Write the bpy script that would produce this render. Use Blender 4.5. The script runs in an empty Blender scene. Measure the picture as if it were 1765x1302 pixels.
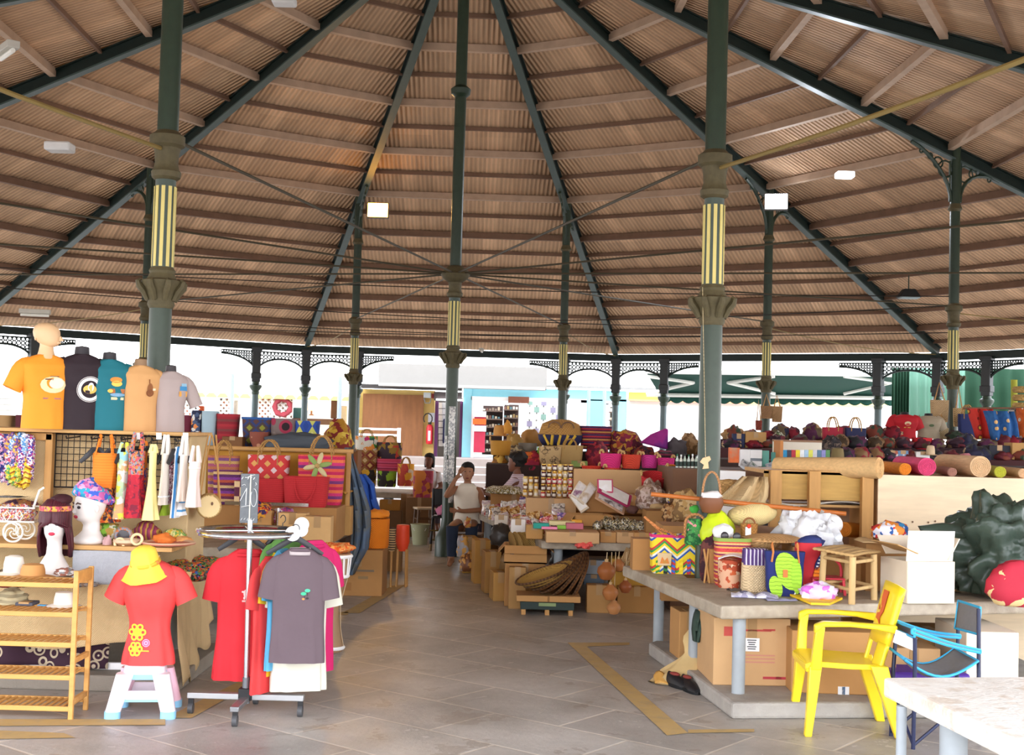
import bpy, bmesh, math, random
from math import sin, cos, pi, sqrt, atan2, radians
from mathutils import Vector as V, Matrix, noise
C = bpy.context.scene.collection
RND = random.Random(7)
# ---------------------------------------------------------------- camera
F, PIT, ROL, CH = 2162.8, 0.0432, 0.0278, 1.7
PW, PH = 1765, 1302
def ray(px, py):
    X, Y = px-PW/2, py-PH/2
    c, s = cos(ROL), sin(ROL)
    x, y = c*X+s*Y, -s*X+c*Y
    return V((x/F, cos(PIT)+y/F*sin(PIT), sin(PIT)-y/F*cos(PIT)))
def at(px, py, d):                     # point seen at a pixel, at distance d in front
    r = ray(px, py); r = r*(d/r.y); return V((r.x, d, r.z+CH))
def gz(px, py, z=0.0):                 # point seen at a pixel, on the level z
    r = ray(px, py); r = r*((z-CH)/r.z); return V((r.x, r.y, z))
cd = bpy.data.cameras.new('camera'); cam = bpy.data.objects.new('camera', cd); C.objects.link(cam)
cd.sensor_width = 36; cd.lens = 36*F/PW; cd.clip_end = 300; cd.clip_start = .05
cam.matrix_world = Matrix.Translation((0, 0, CH)) @ Matrix.Rotation(pi/2+PIT, 4, 'X') @ Matrix.Rotation(ROL, 4, 'Z')
bpy.context.scene.camera = cam
# ---------------------------------------------------------------- materials
def lin(h, a=1.0):
    if not isinstance(h, str): return tuple(h)+((a,) if len(h) == 3 else ())
    h = h.lstrip('#'); o = []
    for i in (0, 2, 4):
        c = int(h[i:i+2], 16)/255
        o.append(c/12.92 if c <= .04045 else ((c+.055)/1.055)**2.4)
    return (*o, a)
_mc = {}
class NT:
    def __init__(s, nt): s.nt = nt; s.n = nt.nodes; s.l = nt.links
    def new(s, t, **k):
        n = s.n.new(t)
        for a, b in k.items(): setattr(n, a, b)
        return n
    def put(s, sock, v):
        if isinstance(v, bpy.types.NodeSocket): s.l.new(v, sock)
        else: sock.default_value = v
    def m(s, op, a, b=0.0, c=0.0):
        n = s.new('ShaderNodeMath', operation=op); s.put(n.inputs[0], a); s.put(n.inputs[1], b); s.put(n.inputs[2], c); return n.outputs[0]
    def mix(s, f, a, b, bt='MIX'):
        n = s.new('ShaderNodeMix', data_type='RGBA', blend_type=bt); s.put(n.inputs[0], f); s.put(n.inputs[6], a); s.put(n.inputs[7], b); return n.outputs[2]
    def ramp(s, f, cols, interp='CONSTANT', pos=None):
        n = s.new('ShaderNodeValToRGB'); r = n.color_ramp; r.interpolation = interp; k = len(cols)
        while len(r.elements) < k: r.elements.new(.5)
        for i, c in enumerate(cols):
            r.elements[i].position = pos[i] if pos else (i/k if interp == 'CONSTANT' else i/max(1, k-1)); r.elements[i].color = lin(c)
        s.put(n.inputs[0], f); return n.outputs[0]
    def noise(s, vec, scale, det=3, rough=.55):
        n = s.new('ShaderNodeTexNoise'); n.inputs['Scale'].default_value = scale; n.inputs['Detail'].default_value = det; n.inputs['Roughness'].default_value = rough
        if vec is not None: s.l.new(vec, n.inputs['Vector'])
        return n.outputs[0]
    def vor(s, vec, scale, out='Distance', rnd=1.0):
        n = s.new('ShaderNodeTexVoronoi'); n.inputs['Scale'].default_value = scale; n.inputs['Randomness'].default_value = rnd; s.l.new(vec, n.inputs['Vector']); return n.outputs[out]
def fract(t, a): return t.m('FRACT', a)
def K(col, pat=None, rough=.75, metal=0., var=.12, vs=7., bump=0., bs=80., emit=0., alpha=1., trans=0., coord='Object', spec=.35, coat=0.):
    key = repr((col, pat, rough, metal, var, vs, bump, bs, emit, alpha, trans, coord, spec, coat))
    if key in _mc: return _mc[key]
    m = bpy.data.materials.new('surface'); _mc[key] = m; m.use_nodes = True; m.diffuse_color = lin(col)
    t = NT(m.node_tree); b = t.n['Principled BSDF']
    tc = t.new('ShaderNodeTexCoord'); vec = tc.outputs[coord]
    sp = t.new('ShaderNodeSeparateXYZ'); t.l.new(vec, sp.inputs[0]); ax = {'x': sp.outputs[0], 'y': sp.outputs[1], 'z': sp.outputs[2]}
    c = lin(col); h = None
    if pat:
        k = pat[0]
        if k == 'st':                                    # bands
            a = ax[pat[1]]; a = t.m('ADD', a, t.m('MULTIPLY', t.noise(vec, 9.), pat[4] if len(pat) > 4 else .006))
            c = t.ramp(fract(t, t.m('MULTIPLY', a, pat[2])), pat[3])
        elif k == 'zig':
            w = t.m('ABSOLUTE', t.m('SUBTRACT', fract(t, t.m('MULTIPLY', ax[pat[5] if len(pat) > 5 else 'x'], pat[2])), .5))
            c = t.ramp(fract(t, t.m('ADD', t.m('MULTIPLY', ax['z'], pat[1]), t.m('MULTIPLY', w, pat[3]))), pat[4])
        elif k == 'dia':
            u = t.m('ABSOLUTE', t.m('SUBTRACT', fract(t, t.m('MULTIPLY', ax['x'], pat[1])), .5)); w = t.m('ABSOLUTE', t.m('SUBTRACT', fract(t, t.m('MULTIPLY', ax['z'], pat[2])), .5))
            c = t.ramp(t.m('ADD', u, w), pat[3])
        elif k == 'flo':
            nz = t.new('ShaderNodeTexNoise'); nz.inputs['Scale'].default_value = pat[1]*1.3; t.l.new(vec, nz.inputs['Vector']); va = t.new('ShaderNodeVectorMath', operation='MULTIPLY_ADD'); t.l.new(nz.outputs['Color'], va.inputs[0]); va.inputs[1].default_value = (1.1/pat[1],)*3; t.l.new(vec, va.inputs[2])
            c = t.ramp(t.vor(va.outputs[0], pat[1]*1.7, 'Color'), pat[2])
        elif k == 'dot':
            d = t.vor(vec, pat[1], rnd=.6); c = t.ramp(d, pat[2], pos=pat[3])
        elif k == 'blot': c = t.ramp(t.noise(vec, pat[1], 3), pat[2], 'LINEAR', pos=pat[3] if len(pat) > 3 else [0]+[.36+.28*i/(len(pat[2])-1) for i in range(1, len(pat[2]))])
        elif k == 'chk':
            n = t.new('ShaderNodeTexChecker'); n.inputs['Scale'].default_value = pat[1]; n.inputs['Color1'].default_value = c; n.inputs['Color2'].default_value = lin(pat[2]); t.l.new(vec, n.inputs[0]); c = n.outputs[0]
        elif k == 'wood':
            mp = t.new('ShaderNodeMapping'); mp.inputs['Scale'].default_value = {'x': (1, 9, 9), 'y': (9, 1, 9), 'z': (9, 9, 1)}[pat[1]]; t.l.new(vec, mp.inputs[0])
            n = t.noise(mp.outputs[0], pat[2] if len(pat) > 2 else 2.5, 4, .6); d = lin(col); c = t.mix(n, [x*.62 for x in d[:3]]+[1], [min(1, x*1.25) for x in d[:3]]+[1])
        elif k == 'wv':                                  # woven straw: two crossing waves
            u = t.m('SINE', t.m('MULTIPLY', t.m('ADD', ax['x'], ax['y']), pat[1])); w = t.m('SINE', t.m('MULTIPLY', ax['z'], pat[1])); h = t.m('MULTIPLY', u, w)
            d = lin(col); c = t.mix(t.m('MULTIPLY_ADD', h, .5, .5), [x*.72 for x in d[:3]]+[1], [min(1, x*1.12) for x in d[:3]]+[1])
        elif k == 'wvs':                                 # bands of woven straw
            c = t.ramp(fract(t, t.m('MULTIPLY', ax['z'], pat[1])), pat[2])
            u = t.m('SINE', t.m('MULTIPLY', t.m('ADD', ax['x'], ax['y']), 260.)); w = t.m('SINE', t.m('MULTIPLY', ax['z'], 260.)); h = t.m('MULTIPLY', u, w)
    if var:
        n = t.noise(vec, vs, 4); f = t.m('MULTIPLY_ADD', n, 2*var, 1-var)
        g = t.new('ShaderNodeCombineColor')
        for i in range(3): t.put(g.inputs[i], f)
        c = t.mix(1.0, c, g.outputs[0], 'MULTIPLY')
    t.put(b.inputs['Base Color'], c)
    b.inputs['Roughness'].default_value = rough; b.inputs['Metallic'].default_value = metal; b.inputs['Specular IOR Level'].default_value = spec
    if coat: b.inputs['Coat Weight'].default_value = coat
    if alpha < 1: b.inputs['Alpha'].default_value = alpha
    if trans: b.inputs['Transmission Weight'].default_value = trans
    if emit: t.put(b.inputs['Emission Color'], lin(col)); b.inputs['Emission Strength'].default_value = emit
    if bump:
        n = t.new('ShaderNodeBump'); n.inputs['Strength'].default_value = bump; n.inputs['Distance'].default_value = .01
        t.put(n.inputs['Height'], h if h is not None else t.noise(vec, bs, 3)); t.l.new(n.outputs[0], b.inputs['Normal'])
    return m
def straw(col='#c9a468', f=240., b=.5): return K(col, ('wv', f), rough=.85, bump=b, var=.15, vs=9)
# ---------------------------------------------------------------- meshes
def RZ(a): return Matrix.Rotation(a, 3, 'Z')
def RX(a): return Matrix.Rotation(a, 3, 'X')
def RY(a): return Matrix.Rotation(a, 3, 'Y')
class MB:
    def __init__(s): s.v = []; s.f = []; s.m = []
    def add(s, vs, fs, m=0):
        b = len(s.v); s.v += [tuple(x) for x in vs]; s.f += [tuple(b+i for i in f) for f in fs]; s.m += [m]*len(fs); return s
    def box(s, c, d, R=None, m=0, top=(1, 1)):
        vs = []
        for z in (-.5, .5):
            for x, y in ((-.5, -.5), (.5, -.5), (.5, .5), (-.5, .5)):
                k = top if z > 0 else (1, 1); p = V((x*d[0]*k[0], y*d[1]*k[1], z*d[2])); vs.append((R @ p if R else p)+V(c))
        return s.add(vs, [(3, 2, 1, 0), (4, 5, 6, 7), (0, 1, 5, 4), (1, 2, 6, 5), (2, 3, 7, 6), (3, 0, 4, 7)], m)
    def loft(s, rings, cap=True, m=0, closed=True):
        n = len(rings[0]); vs = [p for r in rings for p in r]; fs = []
        for i in range(len(rings)-1):
            for j in range(n if closed else n-1): fs.append((i*n+j, i*n+(j+1) % n, (i+1)*n+(j+1) % n, (i+1)*n+j))
        if cap and closed: fs += [tuple(reversed(range(n))), tuple((len(rings)-1)*n+j for j in range(n))]
        return s.add(vs, fs, m)
    def tube(s, pts, r, n=6, closed=False, m=0, flat=1.0):
        P = [V(p) for p in pts]; k = len(P); R = r if isinstance(r, (list, tuple)) else [r]*k; rings = []; nrm = None
        for i in range(k):
            a = P[i-1] if (i or closed) else P[0]; b = P[(i+1) % k] if (i < k-1 or closed) else P[-1]
            t = (b-a); t = t.normalized() if t.length > 1e-9 else V((0, 0, 1))
            if nrm is None: nrm = t.cross(V((0, 0, 1))); nrm = nrm.normalized() if nrm.length > 1e-3 else V((1, 0, 0))
            nrm = nrm-t*nrm.dot(t); nrm = nrm.normalized() if nrm.length > 1e-6 else t.orthogonal().normalized(); bi = t.cross(nrm)
            rings.append([P[i]+nrm*(R[i]*cos(2*pi*j/n))+bi*(R[i]*flat*sin(2*pi*j/n)) for j in range(n)])
        if closed: rings.append(rings[0]); return s.loft(rings, False, m)
        return s.loft(rings, True, m)
    def cyl(s, a, b, r, r2=None, n=12, m=0): return s.tube([a, b], [r, r if r2 is None else r2], n, m=m)
    def lathe(s, prof, n=18, c=(0, 0, 0), sx=1, sy=1, m=0, cap=True, wob=0, seed=0):
        g = []
        for r, z in prof:
            g.append([V((c[0]+r*sx*cos(2*pi*j/n)*(1+wob*noise.noise((cos(2*pi*j/n)*1.7+seed, sin(2*pi*j/n)*1.7, z*5))), c[1]+r*sy*sin(2*pi*j/n)*(1+wob*noise.noise((cos(2*pi*j/n)*1.7+seed, sin(2*pi*j/n)*1.7, z*5))), c[2]+z)) for j in range(n)])
        return s.loft(g, cap, m)
    def sheet(s, fn, nu, nv, m=0):
        return s.loft([[V(fn(i/nu, j/nv)) for i in range(nu+1)] for j in range(nv+1)], False, m, closed=False)
    def poly(s, pts, ax, h, o=(0, 0, 0), m=0, R=None):          # outline (a,b) pulled h along ax
        def P(a, b, c):
            p = V((a, b, c)) if ax == 'z' else V((a, c, b)) if ax == 'y' else V((c, a, b)); return (R @ p if R else p)+V(o)
        return s.loft([[P(a, b, 0) for a, b in pts], [P(a, b, h) for a, b in pts]], True, m)
    def blob(s, r, n=14, k=9, wob=.25, fq=2., seed=0, c=(0, 0, 0), flat=0., m=0):
        g = []
        for i in range(k+1):
            th = -pi/2+pi*i/k; q = []
            for j in range(n):
                d = V((cos(th)*cos(2*pi*j/n), cos(th)*sin(2*pi*j/n), sin(th))); o = V((seed, seed*.7, 0)); w = 1+wob*(noise.noise(d*fq+o)+.35*noise.noise(d*fq*2.7+o)+.15*(1-abs(noise.noise(d*fq*4+o))*2))
                p = V((d.x*r[0]*w, d.y*r[1]*w, d.z*r[2]*w)); p.z = max(p.z, -r[2]*(1-flat)); q.append(p+V(c))
            g.append(q)
        return s.loft(g, True, m)
    def build(s, name, mat, parent=None, loc=None, rz=0, smooth=True, bevel=0, sub=0, solid=0, ang=40, R=None):
        me = bpy.data.meshes.new(name); me.from_pydata(s.v, [], s.f)
        mats = mat if isinstance(mat, (list, tuple)) else [mat]
        for x in mats: me.materials.append(x)
        me.polygons.foreach_set('material_index', s.m)
        bm = bmesh.new(); bm.from_mesh(me); bmesh.ops.recalc_face_normals(bm, faces=bm.faces); bm.to_mesh(me); bm.free()
        if smooth: me.polygons.foreach_set('use_smooth', [True]*len(me.polygons)); me.set_sharp_from_angle(angle=radians(ang))
        me.update(); o = bpy.data.objects.new(name, me); C.objects.link(o)
        if parent: o.parent = parent
        if loc is not None: o.location = loc
        if R is not None: o.rotation_euler = R.to_euler()
        elif rz: o.rotation_euler = (0, 0, rz)
        if solid: q = o.modifiers.new('s', 'SOLIDIFY'); q.thickness = solid; q.offset = 0
        if bevel: q = o.modifiers.new('b', 'BEVEL'); q.width = bevel; q.segments = 2; q.limit_method = 'ANGLE'
        if sub: q = o.modifiers.new('u', 'SUBSURF'); q.levels = sub; q.render_levels = sub
        return o
def tag(o, label=None, cat=None, group=None, kind=None):
    for k, v in (('label', label), ('category', cat), ('group', group), ('kind', kind)):
        if v: o[k] = v
    return o
def thing(name, label, cat, loc, rz=0, group=None, R=None, sc=1):
    o = bpy.data.objects.new(name, None); C.objects.link(o); o.empty_display_size = .1; o.location = loc
    o.rotation_euler = R.to_euler() if R is not None else (0, 0, rz); o.scale = (sc,)*3
    return tag(o, label, cat, group)
def single(mb, name, mat, label, cat, loc=(0, 0, 0), rz=0, group=None, **k): return tag(mb.build(name, mat, None, loc, rz, **k), label, cat, group)
def struct(mb, name, mat, **k): return tag(mb.build(name, mat, **k), kind='structure')
def dup(o, loc=None, rz=None, label=None, group=None, sc=None):
    def cp(a, p):
        c = a.copy(); C.objects.link(c)
        if p: c.parent = p
        for ch in a.children: cp(ch, c)
        return c
    c = cp(o, None)
    if loc is not None: c.location = loc
    if rz is not None: c.rotation_euler = (0, 0, rz)
    if sc: c.scale = (sc,)*3
    return tag(c, label, None, group)
def arc(c, r, a0, a1, n, pl='xz'):
    o = []
    for i in range(n+1):
        a = a0+(a1-a0)*i/n; u, w = r*cos(a), r*sin(a)
        o.append(V((c[0]+u, c[1], c[2]+w)) if pl == 'xz' else V((c[0]+u, c[1]+w, c[2])) if pl == 'xy' else V((c[0], c[1]+u, c[2]+w)))
    return o
# ---------------------------------------------------------------- the hall: twelve-sided roof on iron columns
CX, CY, RR, RO, HE, HA, DL = -.8101, 17.0258, 7.948, 15.151, 3.744, 8.92, -.032
def rad(j): return radians(15+30*j)+DL
def pol(r, j, z, off=0): a = rad(j)+off; return V((CX+r*sin(a), CY+r*cos(a), z))
iron = K('#2c3b2b', rough=.42, var=.3, vs=14, spec=.5); iron_dk = K('#18241f', rough=.5, var=.25, vs=9); rust = K('#5a5138', rough=.7, var=.4, vs=22, bump=.2)
gold = K('#dcca7c', rough=.55, var=.12); darkwood = K('#7a5c48', rough=.8, var=.3, vs=5); palewood = K('#b89a80', rough=.8, var=.25, vs=5)
steel_lt = K('#7d8684', rough=.5, var=.2)
# roof sheet with its own UVs: u across, v down the slope
def roof_mat():
    m = bpy.data.materials.new('roof_sheet'); m.use_nodes = True; t = NT(m.node_tree); b = t.n['Principled BSDF']
    u = t.new('ShaderNodeUVMap'); u.uv_map = 'UVMap'; sp = t.new('ShaderNodeSeparateXYZ'); t.l.new(u.outputs[0], sp.inputs[0]); x, y = sp.outputs[0], sp.outputs[1]
    w = t.m('SINE', t.m('MULTIPLY', x, 2*pi/.085))
    mp = t.new('ShaderNodeMapping'); mp.inputs['Scale'].default_value = (1.5, .35, 1); t.l.new(u.outputs[0], mp.inputs[0])
    n = t.noise(mp.outputs[0], 3., 5, .6)
    cell = t.new('ShaderNodeTexWhiteNoise', noise_dimensions='2D'); cb = t.new('ShaderNodeCombineXYZ'); t.put(cb.inputs[0], t.m('FLOOR', t.m('MULTIPLY', x, 1.25))); t.put(cb.inputs[1], t.m('FLOOR', t.m('MULTIPLY', y, .5))); t.l.new(cb.outputs[0], cell.inputs['Vector'])
    strip = t.m('LESS_THAN', fract(t, t.m('MULTIPLY', x, .62)), .16)
    f = t.m('ADD', t.m('MULTIPLY_ADD', n, .55, .52), t.m('MULTIPLY', cell.outputs[0], .16)); f = t.m('ADD', f, t.m('MULTIPLY', strip, .2)); f = t.m('ADD', f, t.m('MULTIPLY', w, .13))
    g = t.new('ShaderNodeCombineColor')
    for i in range(3): t.put(g.inputs[i], f)
    c = t.mix(1., lin('#cda682'), g.outputs[0], 'MULTIPLY'); t.put(b.inputs['Base Color'], c); b.inputs['Roughness'].default_value = .85; b.inputs['Specular IOR Level'].default_value = .2
    bp = t.new('ShaderNodeBump'); bp.inputs['Strength'].default_value = .6; bp.inputs['Distance'].default_value = .02; t.put(bp.inputs['Height'], w); t.l.new(bp.outputs[0], b.inputs['Normal'])
    return m
me = bpy.data.meshes.new('ceiling'); vs, fs, uv = [], [], []
for j in range(12):
    A, B, D = V((CX, CY, HA+.14)), pol(RO+.35, j, HE+.02), pol(RO+.35, j+1, HE+.02); b = len(vs)
    n = (B-A).cross(D-A).normalized(); n = n if n.z > 0 else -n
    vs += [A, B, D, A+n*.04, B+n*.04, D+n*.04]; fs += [(b, b+1, b+2), (b+5, b+4, b+3), (b+1, b+4, b+5, b+2)]
    e = (D-B).normalized(); md = (B+D)/2; sl = (md-A).normalized()
    for f in fs[-3:]: uv += [((vs[i]-A).dot(e)+50+j*7, (vs[i]-A).dot(sl)) for i in f]
me.from_pydata([tuple(x) for x in vs], [], fs); ul = me.uv_layers.new(name='UVMap')
for i, q in enumerate(uv): ul.data[i].uv = q
me.materials.append(roof_mat()); o = bpy.data.objects.new('ceiling', me); C.objects.link(o); o['kind'] = 'structure'
def beam(mb, A, B, w, h, m=0, up=V((0, 0, 1))):              # bar from A to B, hanging h below
    t = (B-A).normalized(); s = t.cross(up).normalized(); u = s.cross(t).normalized()
    q = [[P-s*w/2, P+s*w/2, P+s*w/2-u*h, P-s*w/2-u*h] for P in (A, B)]; mb.loft(q, True, m)
for j in range(12):
    A, B = V((CX, CY, HA)), pol(RO, j, HE); A = A+(B-A)*.01; mb = MB(); up = V((0, 0, 1))
    beam(mb, A+up*.1, B+up*.1, .05, .2); beam(mb, A+up*.1, B+up*.1, .13, .02); beam(mb, A-up*.09, B-up*.09, .13, .025, 1)
    struct(mb, f'rafter_beam_{j+1}', [iron_dk, K('#46544e', rough=.45, var=.15)], smooth=False)
    mb = MB(); k = 0; tt = .109
    while tt < .99:
        for (x, w, h, m) in ((tt, .1, .12, 1 if tt < .6 else 0), (tt+.0513, .05, .07, 0)):
            if x < .985:
                P = V((CX, CY, HA))+(pol(RO, j, HE)-V((CX, CY, HA)))*x; Q = V((CX, CY, HA))+(pol(RO, j+1, HE)-V((CX, CY, HA)))*x
                beam(mb, P+up*.13, Q+up*.13, w, h, m)
        tt += .1022
    struct(mb, f'purlin_beam_{j+1}', [darkwood, palewood], smooth=False)
    mb = MB(); beam(mb, pol(RO, j, HE-.02), pol(RO, j+1, HE-.02), .12, .17); struct(mb, f'eave_beam_{j+1}', iron_dk, smooth=False)
# columns
def ring_scroll(mb, c, r, R, n=10):                           # small iron circle in the plane of R
    mb.tube([c+R @ V((r*cos(2*pi*i/n), 0, r*sin(2*pi*i/n))) for i in range(n)], .015, 4, closed=True)
def iron_column(top, hub=False):
    t = thing('iron_column', 'x', 'column', (0, 0, 0)); t['kind'] = 'thing'
    mb = MB().lathe([(.17, 0), (.17, .25), (.13, .32), (.1, .4), (.088, .5), (.082, 2.5), (.08, 2.58)], 20); mb.lathe([(.078, 2.8), (.082, 2.84), (.075, 3.5), (.085, 3.53)], 20); mb.lathe([(.078, 3.6), (.078, top)], 16)
    mb.build('shaft', iron, t)
    mb = MB().lathe([(.085, 2.54), (.1, 2.57), (.095, 2.6), (.1, 2.62), (.12, 2.68), (.15, 2.72), (.155, 2.745), (.11, 2.76), (.09, 2.8), (.098, 2.82), (.08, 2.85)], 20)
    for i in range(8):
        a = 2*pi*i/8; d = V((cos(a), sin(a), 0)); mb.tube([d*.1+V((0, 0, 2.6)), d*.13+V((0, 0, 2.66)), d*.165+V((0, 0, 2.7)), d*.175+V((0, 0, 2.735)), d*.155+V((0, 0, 2.75))], [.02, .026, .026, .02, .012], 6)
    mb.build('capital', rust, t)
    for i in range(10):
        a = 2*pi*(i+.5)/10; mb = MB().box((0, 0, 0), (.006, .026, .6)); mb.build('flute_strip', gold, t, loc=(.079*cos(a), .079*sin(a), 3.15), rz=a, smooth=False)
    MB().lathe([(.08, 3.5), (.105, 3.52), (.11, 3.56), (.095, 3.58), (.085, 3.62), (.09, 3.7), (.1, 3.74), (.13, 3.76), (.13, 3.83), (.1, 3.85), (.08, 3.87)], 20).build('collar', rust, t)
    return t
def spandrel(mb, z0, z1, w, sgn):                             # bracket curve from the shaft up to the rafter, filled with scrolls
    pts = [V((sgn*(.08+w*(1-cos(a))), 0, z0+(z1(1)-z0)*sin(a))) for a in [i*pi/2/8 for i in range(9)]]
    pts = [V((p.x, 0, z0+(z1((abs(p.x)-.08)/w*sgn)-z0)*sin(i*pi/2/8))) for i, p in enumerate(pts)]
    mb.tube(pts, .03, 6); mb.tube([V((sgn*.1, 0, z0)), V((sgn*.1, 0, z1(0)))], .018, 5)
    for i, f in enumerate((.12, .3, .5, .72)):
        x = sgn*(.1+w*f); zz = z1(f*sgn); lo = z0+(zz-z0)*sin(math.acos(max(0, 1-f))); r = max(.03, min(.13, (zz-lo)*.42)); k = int((zz-lo)/(2*r)+.3)
        for q in range(max(1, k)): ring_scroll(mb, V((x, 0, zz-.03-r-q*2*r)), r, Matrix.Identity(3), 12)
ring_c = iron_column(6.32)
slope = (HE-HA)/RO
hr = HA+slope*RR-.12
for sgn in (1, -1):
    mb = MB(); spandrel(mb, 5.45, lambda f: hr+slope*.72*f, .72, sgn); mb.build('bracket', iron, ring_c)
MB().lathe([(.08, 5.3), (.11, 5.34), (.08, 5.42)], 14).build('band', rust, ring_c)
names = {0: 'dark iron column standing in front of the blue shop, before the big straw basket', 1: 'iron column with a cold white lamp on its bracket, straw bags hanging low', -1: 'iron column with the orange lamp at its top, beside the plywood shop front',
         2: 'iron column before the green screen, straw bags hanging on it', -2: 'dark iron column half hidden behind the tan shirt bust and a thicker column', 5: 'close thick green column behind the cane basket handle, white and gold flutes', -6: 'close thick green column behind the grey T-shirt bust, gold flutes',
         3: 'iron column outside the frame beyond the hanging fabrics', -3: 'iron column outside the frame beyond the straw hat stall', 4: 'iron column outside the frame past the plywood counter', -4: 'iron column outside the frame past the lattice stall', -5: 'iron column outside the frame behind the bead stall'}
for j in (0, 1, -1, 2, -2, 5, -6):
    p = pol(RR, j, 0); q = ring_c if j == 0 else dup(ring_c); q.location = p; q.rotation_euler = (0, 0, pi/2-rad(j)); q['label'] = names[j]; q['group'] = 'ring of iron columns under the roof'
cc = iron_column(8.9); cc.location = (CX, CY, 0); cc['label'] = 'central green pole of the hall pasted with white notices, tie rods meeting on it'
MB().lathe([(.08, 3.7), (.17, 3.76), (.2, 3.82), (.17, 3.88), (.08, 3.94)], 16).build('hub', rust, cc); MB().lathe([(.08, 6.26), (.13, 6.3), (.14, 6.37), (.08, 6.42)], 14).build('band', iron, cc)
pp = MB()
for i, (z0, z1, a0, a1) in enumerate(((1.36, 2.02, -1.9, -.8), (.98, 1.36, -1.75, -.75), (1.0, 1.3, -2.6, -1.8), (1.3, 1.62, -2.7, -2.0), (.72, .98, -1.6, -.8))):
    p = MB().loft([[V((.089*cos(a0+(a1-a0)*k/6), .089*sin(a0+(a1-a0)*k/6), z)) for k in range(7)] for z in (z0, z1)], False, closed=False); p.build('notice', K('#e9e9e6' if i != 2 else '#d8ccb4', ('blot', 22, ['#efefec', '#efefec', '#8a8f95', '#efefec']), var=.05), cc, solid=.003)
# tie rods, radially from the hub through the ring to the eaves
for j in range(12):
    d = V((sin(rad(j)), cos(rad(j)), 0)); h = V((CX, CY, 3.83)); mb = MB().cyl(h+d*.15, h+d*(RR-.1), .013, n=6); struct(mb, f'tie_rod_beam_{j+1}', K('#4a4230', rough=.6))
    mb = MB(); a, b = h+d*(RR+.1), pol(RO, j, HE-.05); a.z = 3.72; mb.tube([a+(b-a)*(i/8)-V((0, 0, .1*sin(pi*i/8))) for i in range(9)], .016 if j in (5, -6 % 12, 4, 6) else .01, 6); struct(mb, f'eave_rod_beam_{j+1}', K('#8a7440', rough=.6))
for n, (j, k, z) in enumerate(((-2, 1, 3.56), (-3, 1, 3.7), (-2, 2, 3.42), (-1, 2, 3.84), (-3, 2, 3.98))):
    a, b = pol(RR, j, z), pol(RR, k, z); mb = MB().tube([a+(b-a)*(i/10)-V((0, 0, .12*sin(pi*i/10))) for i in range(11)], .008, 5); single(mb, 'electric_cable', K('#2a2622'), f'thin dark cable slung across the hall between columns, {["lowest", "second", "middle", "fourth", "highest"][n]} of five', 'cable')
# outer columns: vertex columns flanked by two, joined by small iron arches
def outer_column():
    t = thing('eave_column', 'x', 'column', (0, 0, 0)); t['kind'] = 'thing'
    MB().lathe([(.15, 0), (.15, .3), (.1, .4), (.085, .5), (.078, 2.45)], 14).build('shaft', K('#5d6b6c', rough=.5, var=.2), t)
    MB().lathe([(.085, 2.44), (.1, 2.5), (.09, 2.53), (.15, 2.62), (.15, 2.67), (.1, 2.7), (.09, 2.76)], 12).build('capital', iron, t)
    mb = MB().box((0, 0, 3.18), (.2, .2, .86)); mb.box((0, 0, 2.9), (.24, .24, .14)); mb.box((0, 0, 3.56), (.26, .26, .1)); mb.build('pier', K('#3a3c3c', rough=.6), t, bevel=.015); return t
def arch_panel(name, A, B, full, label):                      # pierced iron arch between two column heads
    d = B-A; L = d.length; t = d.normalized(); R = Matrix((t, V((-t.y, t.x, 0)), V((0, 0, 1)))).transposed(); mb = MB(); ztop, zs = 3.5, 2.95
    P = lambda x, z: A+R @ V((x, 0, z))
    mb.tube([P(0, ztop), P(L, ztop)], .018, 5)
    w = L/2 if full else L
    zc = [(L*i/14, zs+(3.34-zs)*sqrt(max(0, 1-((i/14-.5)*2)**2))) if full else (L*i/14, zs+(3.42-zs)*sin(math.acos(max(0, 1-i/14)))) for i in range(15)]
    mb.tube([P(x, z) for x, z in zc], .028, 5)
    for i in range(0, 14):
        x = L*(i+.5)/14; lo = (zc[i][1]+zc[i+1][1])/2; z = ztop; r = L/28*.92
        while z-2*r > lo-.02 and z > zs: ring_scroll(mb, P(x, z-r), r, R, 7); z -= 2*r
    tag(mb.build(name, iron_dk), kind='structure')
oc = outer_column(); first = True; n = 0
wh = {-3: 'far past the shelter of straw hats', -2: 'near the white lattice', -1: 'before the lattice stall', 0: 'before the blue shop door', 1: 'before the green screen', 2: 'behind the hanging fabrics'}
for j in (-3, -2, -1, 0, 1, 2):
    v = pol(RO-.05, j, 0); e1 = (pol(RO, j+1, 0)-pol(RO, j, 0)).normalized(); e0 = (pol(RO, j-1, 0)-pol(RO, j, 0)).normalized()
    for s, (p, tx) in enumerate(((v, 'corner'), (v+e1*1.3, 'flanking'), (v+e0*1.3, 'flanking'))):
        q = oc if first else dup(oc); first = False; q.location = p; q.rotation_euler = (0, 0, -rad(j)); q['group'] = 'slim columns along the eaves'
        q['label'] = f'slim grey {tx} column under the eaves {wh[j]}'+('' if s == 0 else ', clockwise side' if s == 1 else ', counterclockwise side')
    for e in (e1, e0):
        n += 1; arch_panel(f'trim_{n}', v, v+e*1.3, True, ''); arch_panel(f'trim_{n+20}', v+e*1.3, v+e*2.2, False, '')
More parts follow.
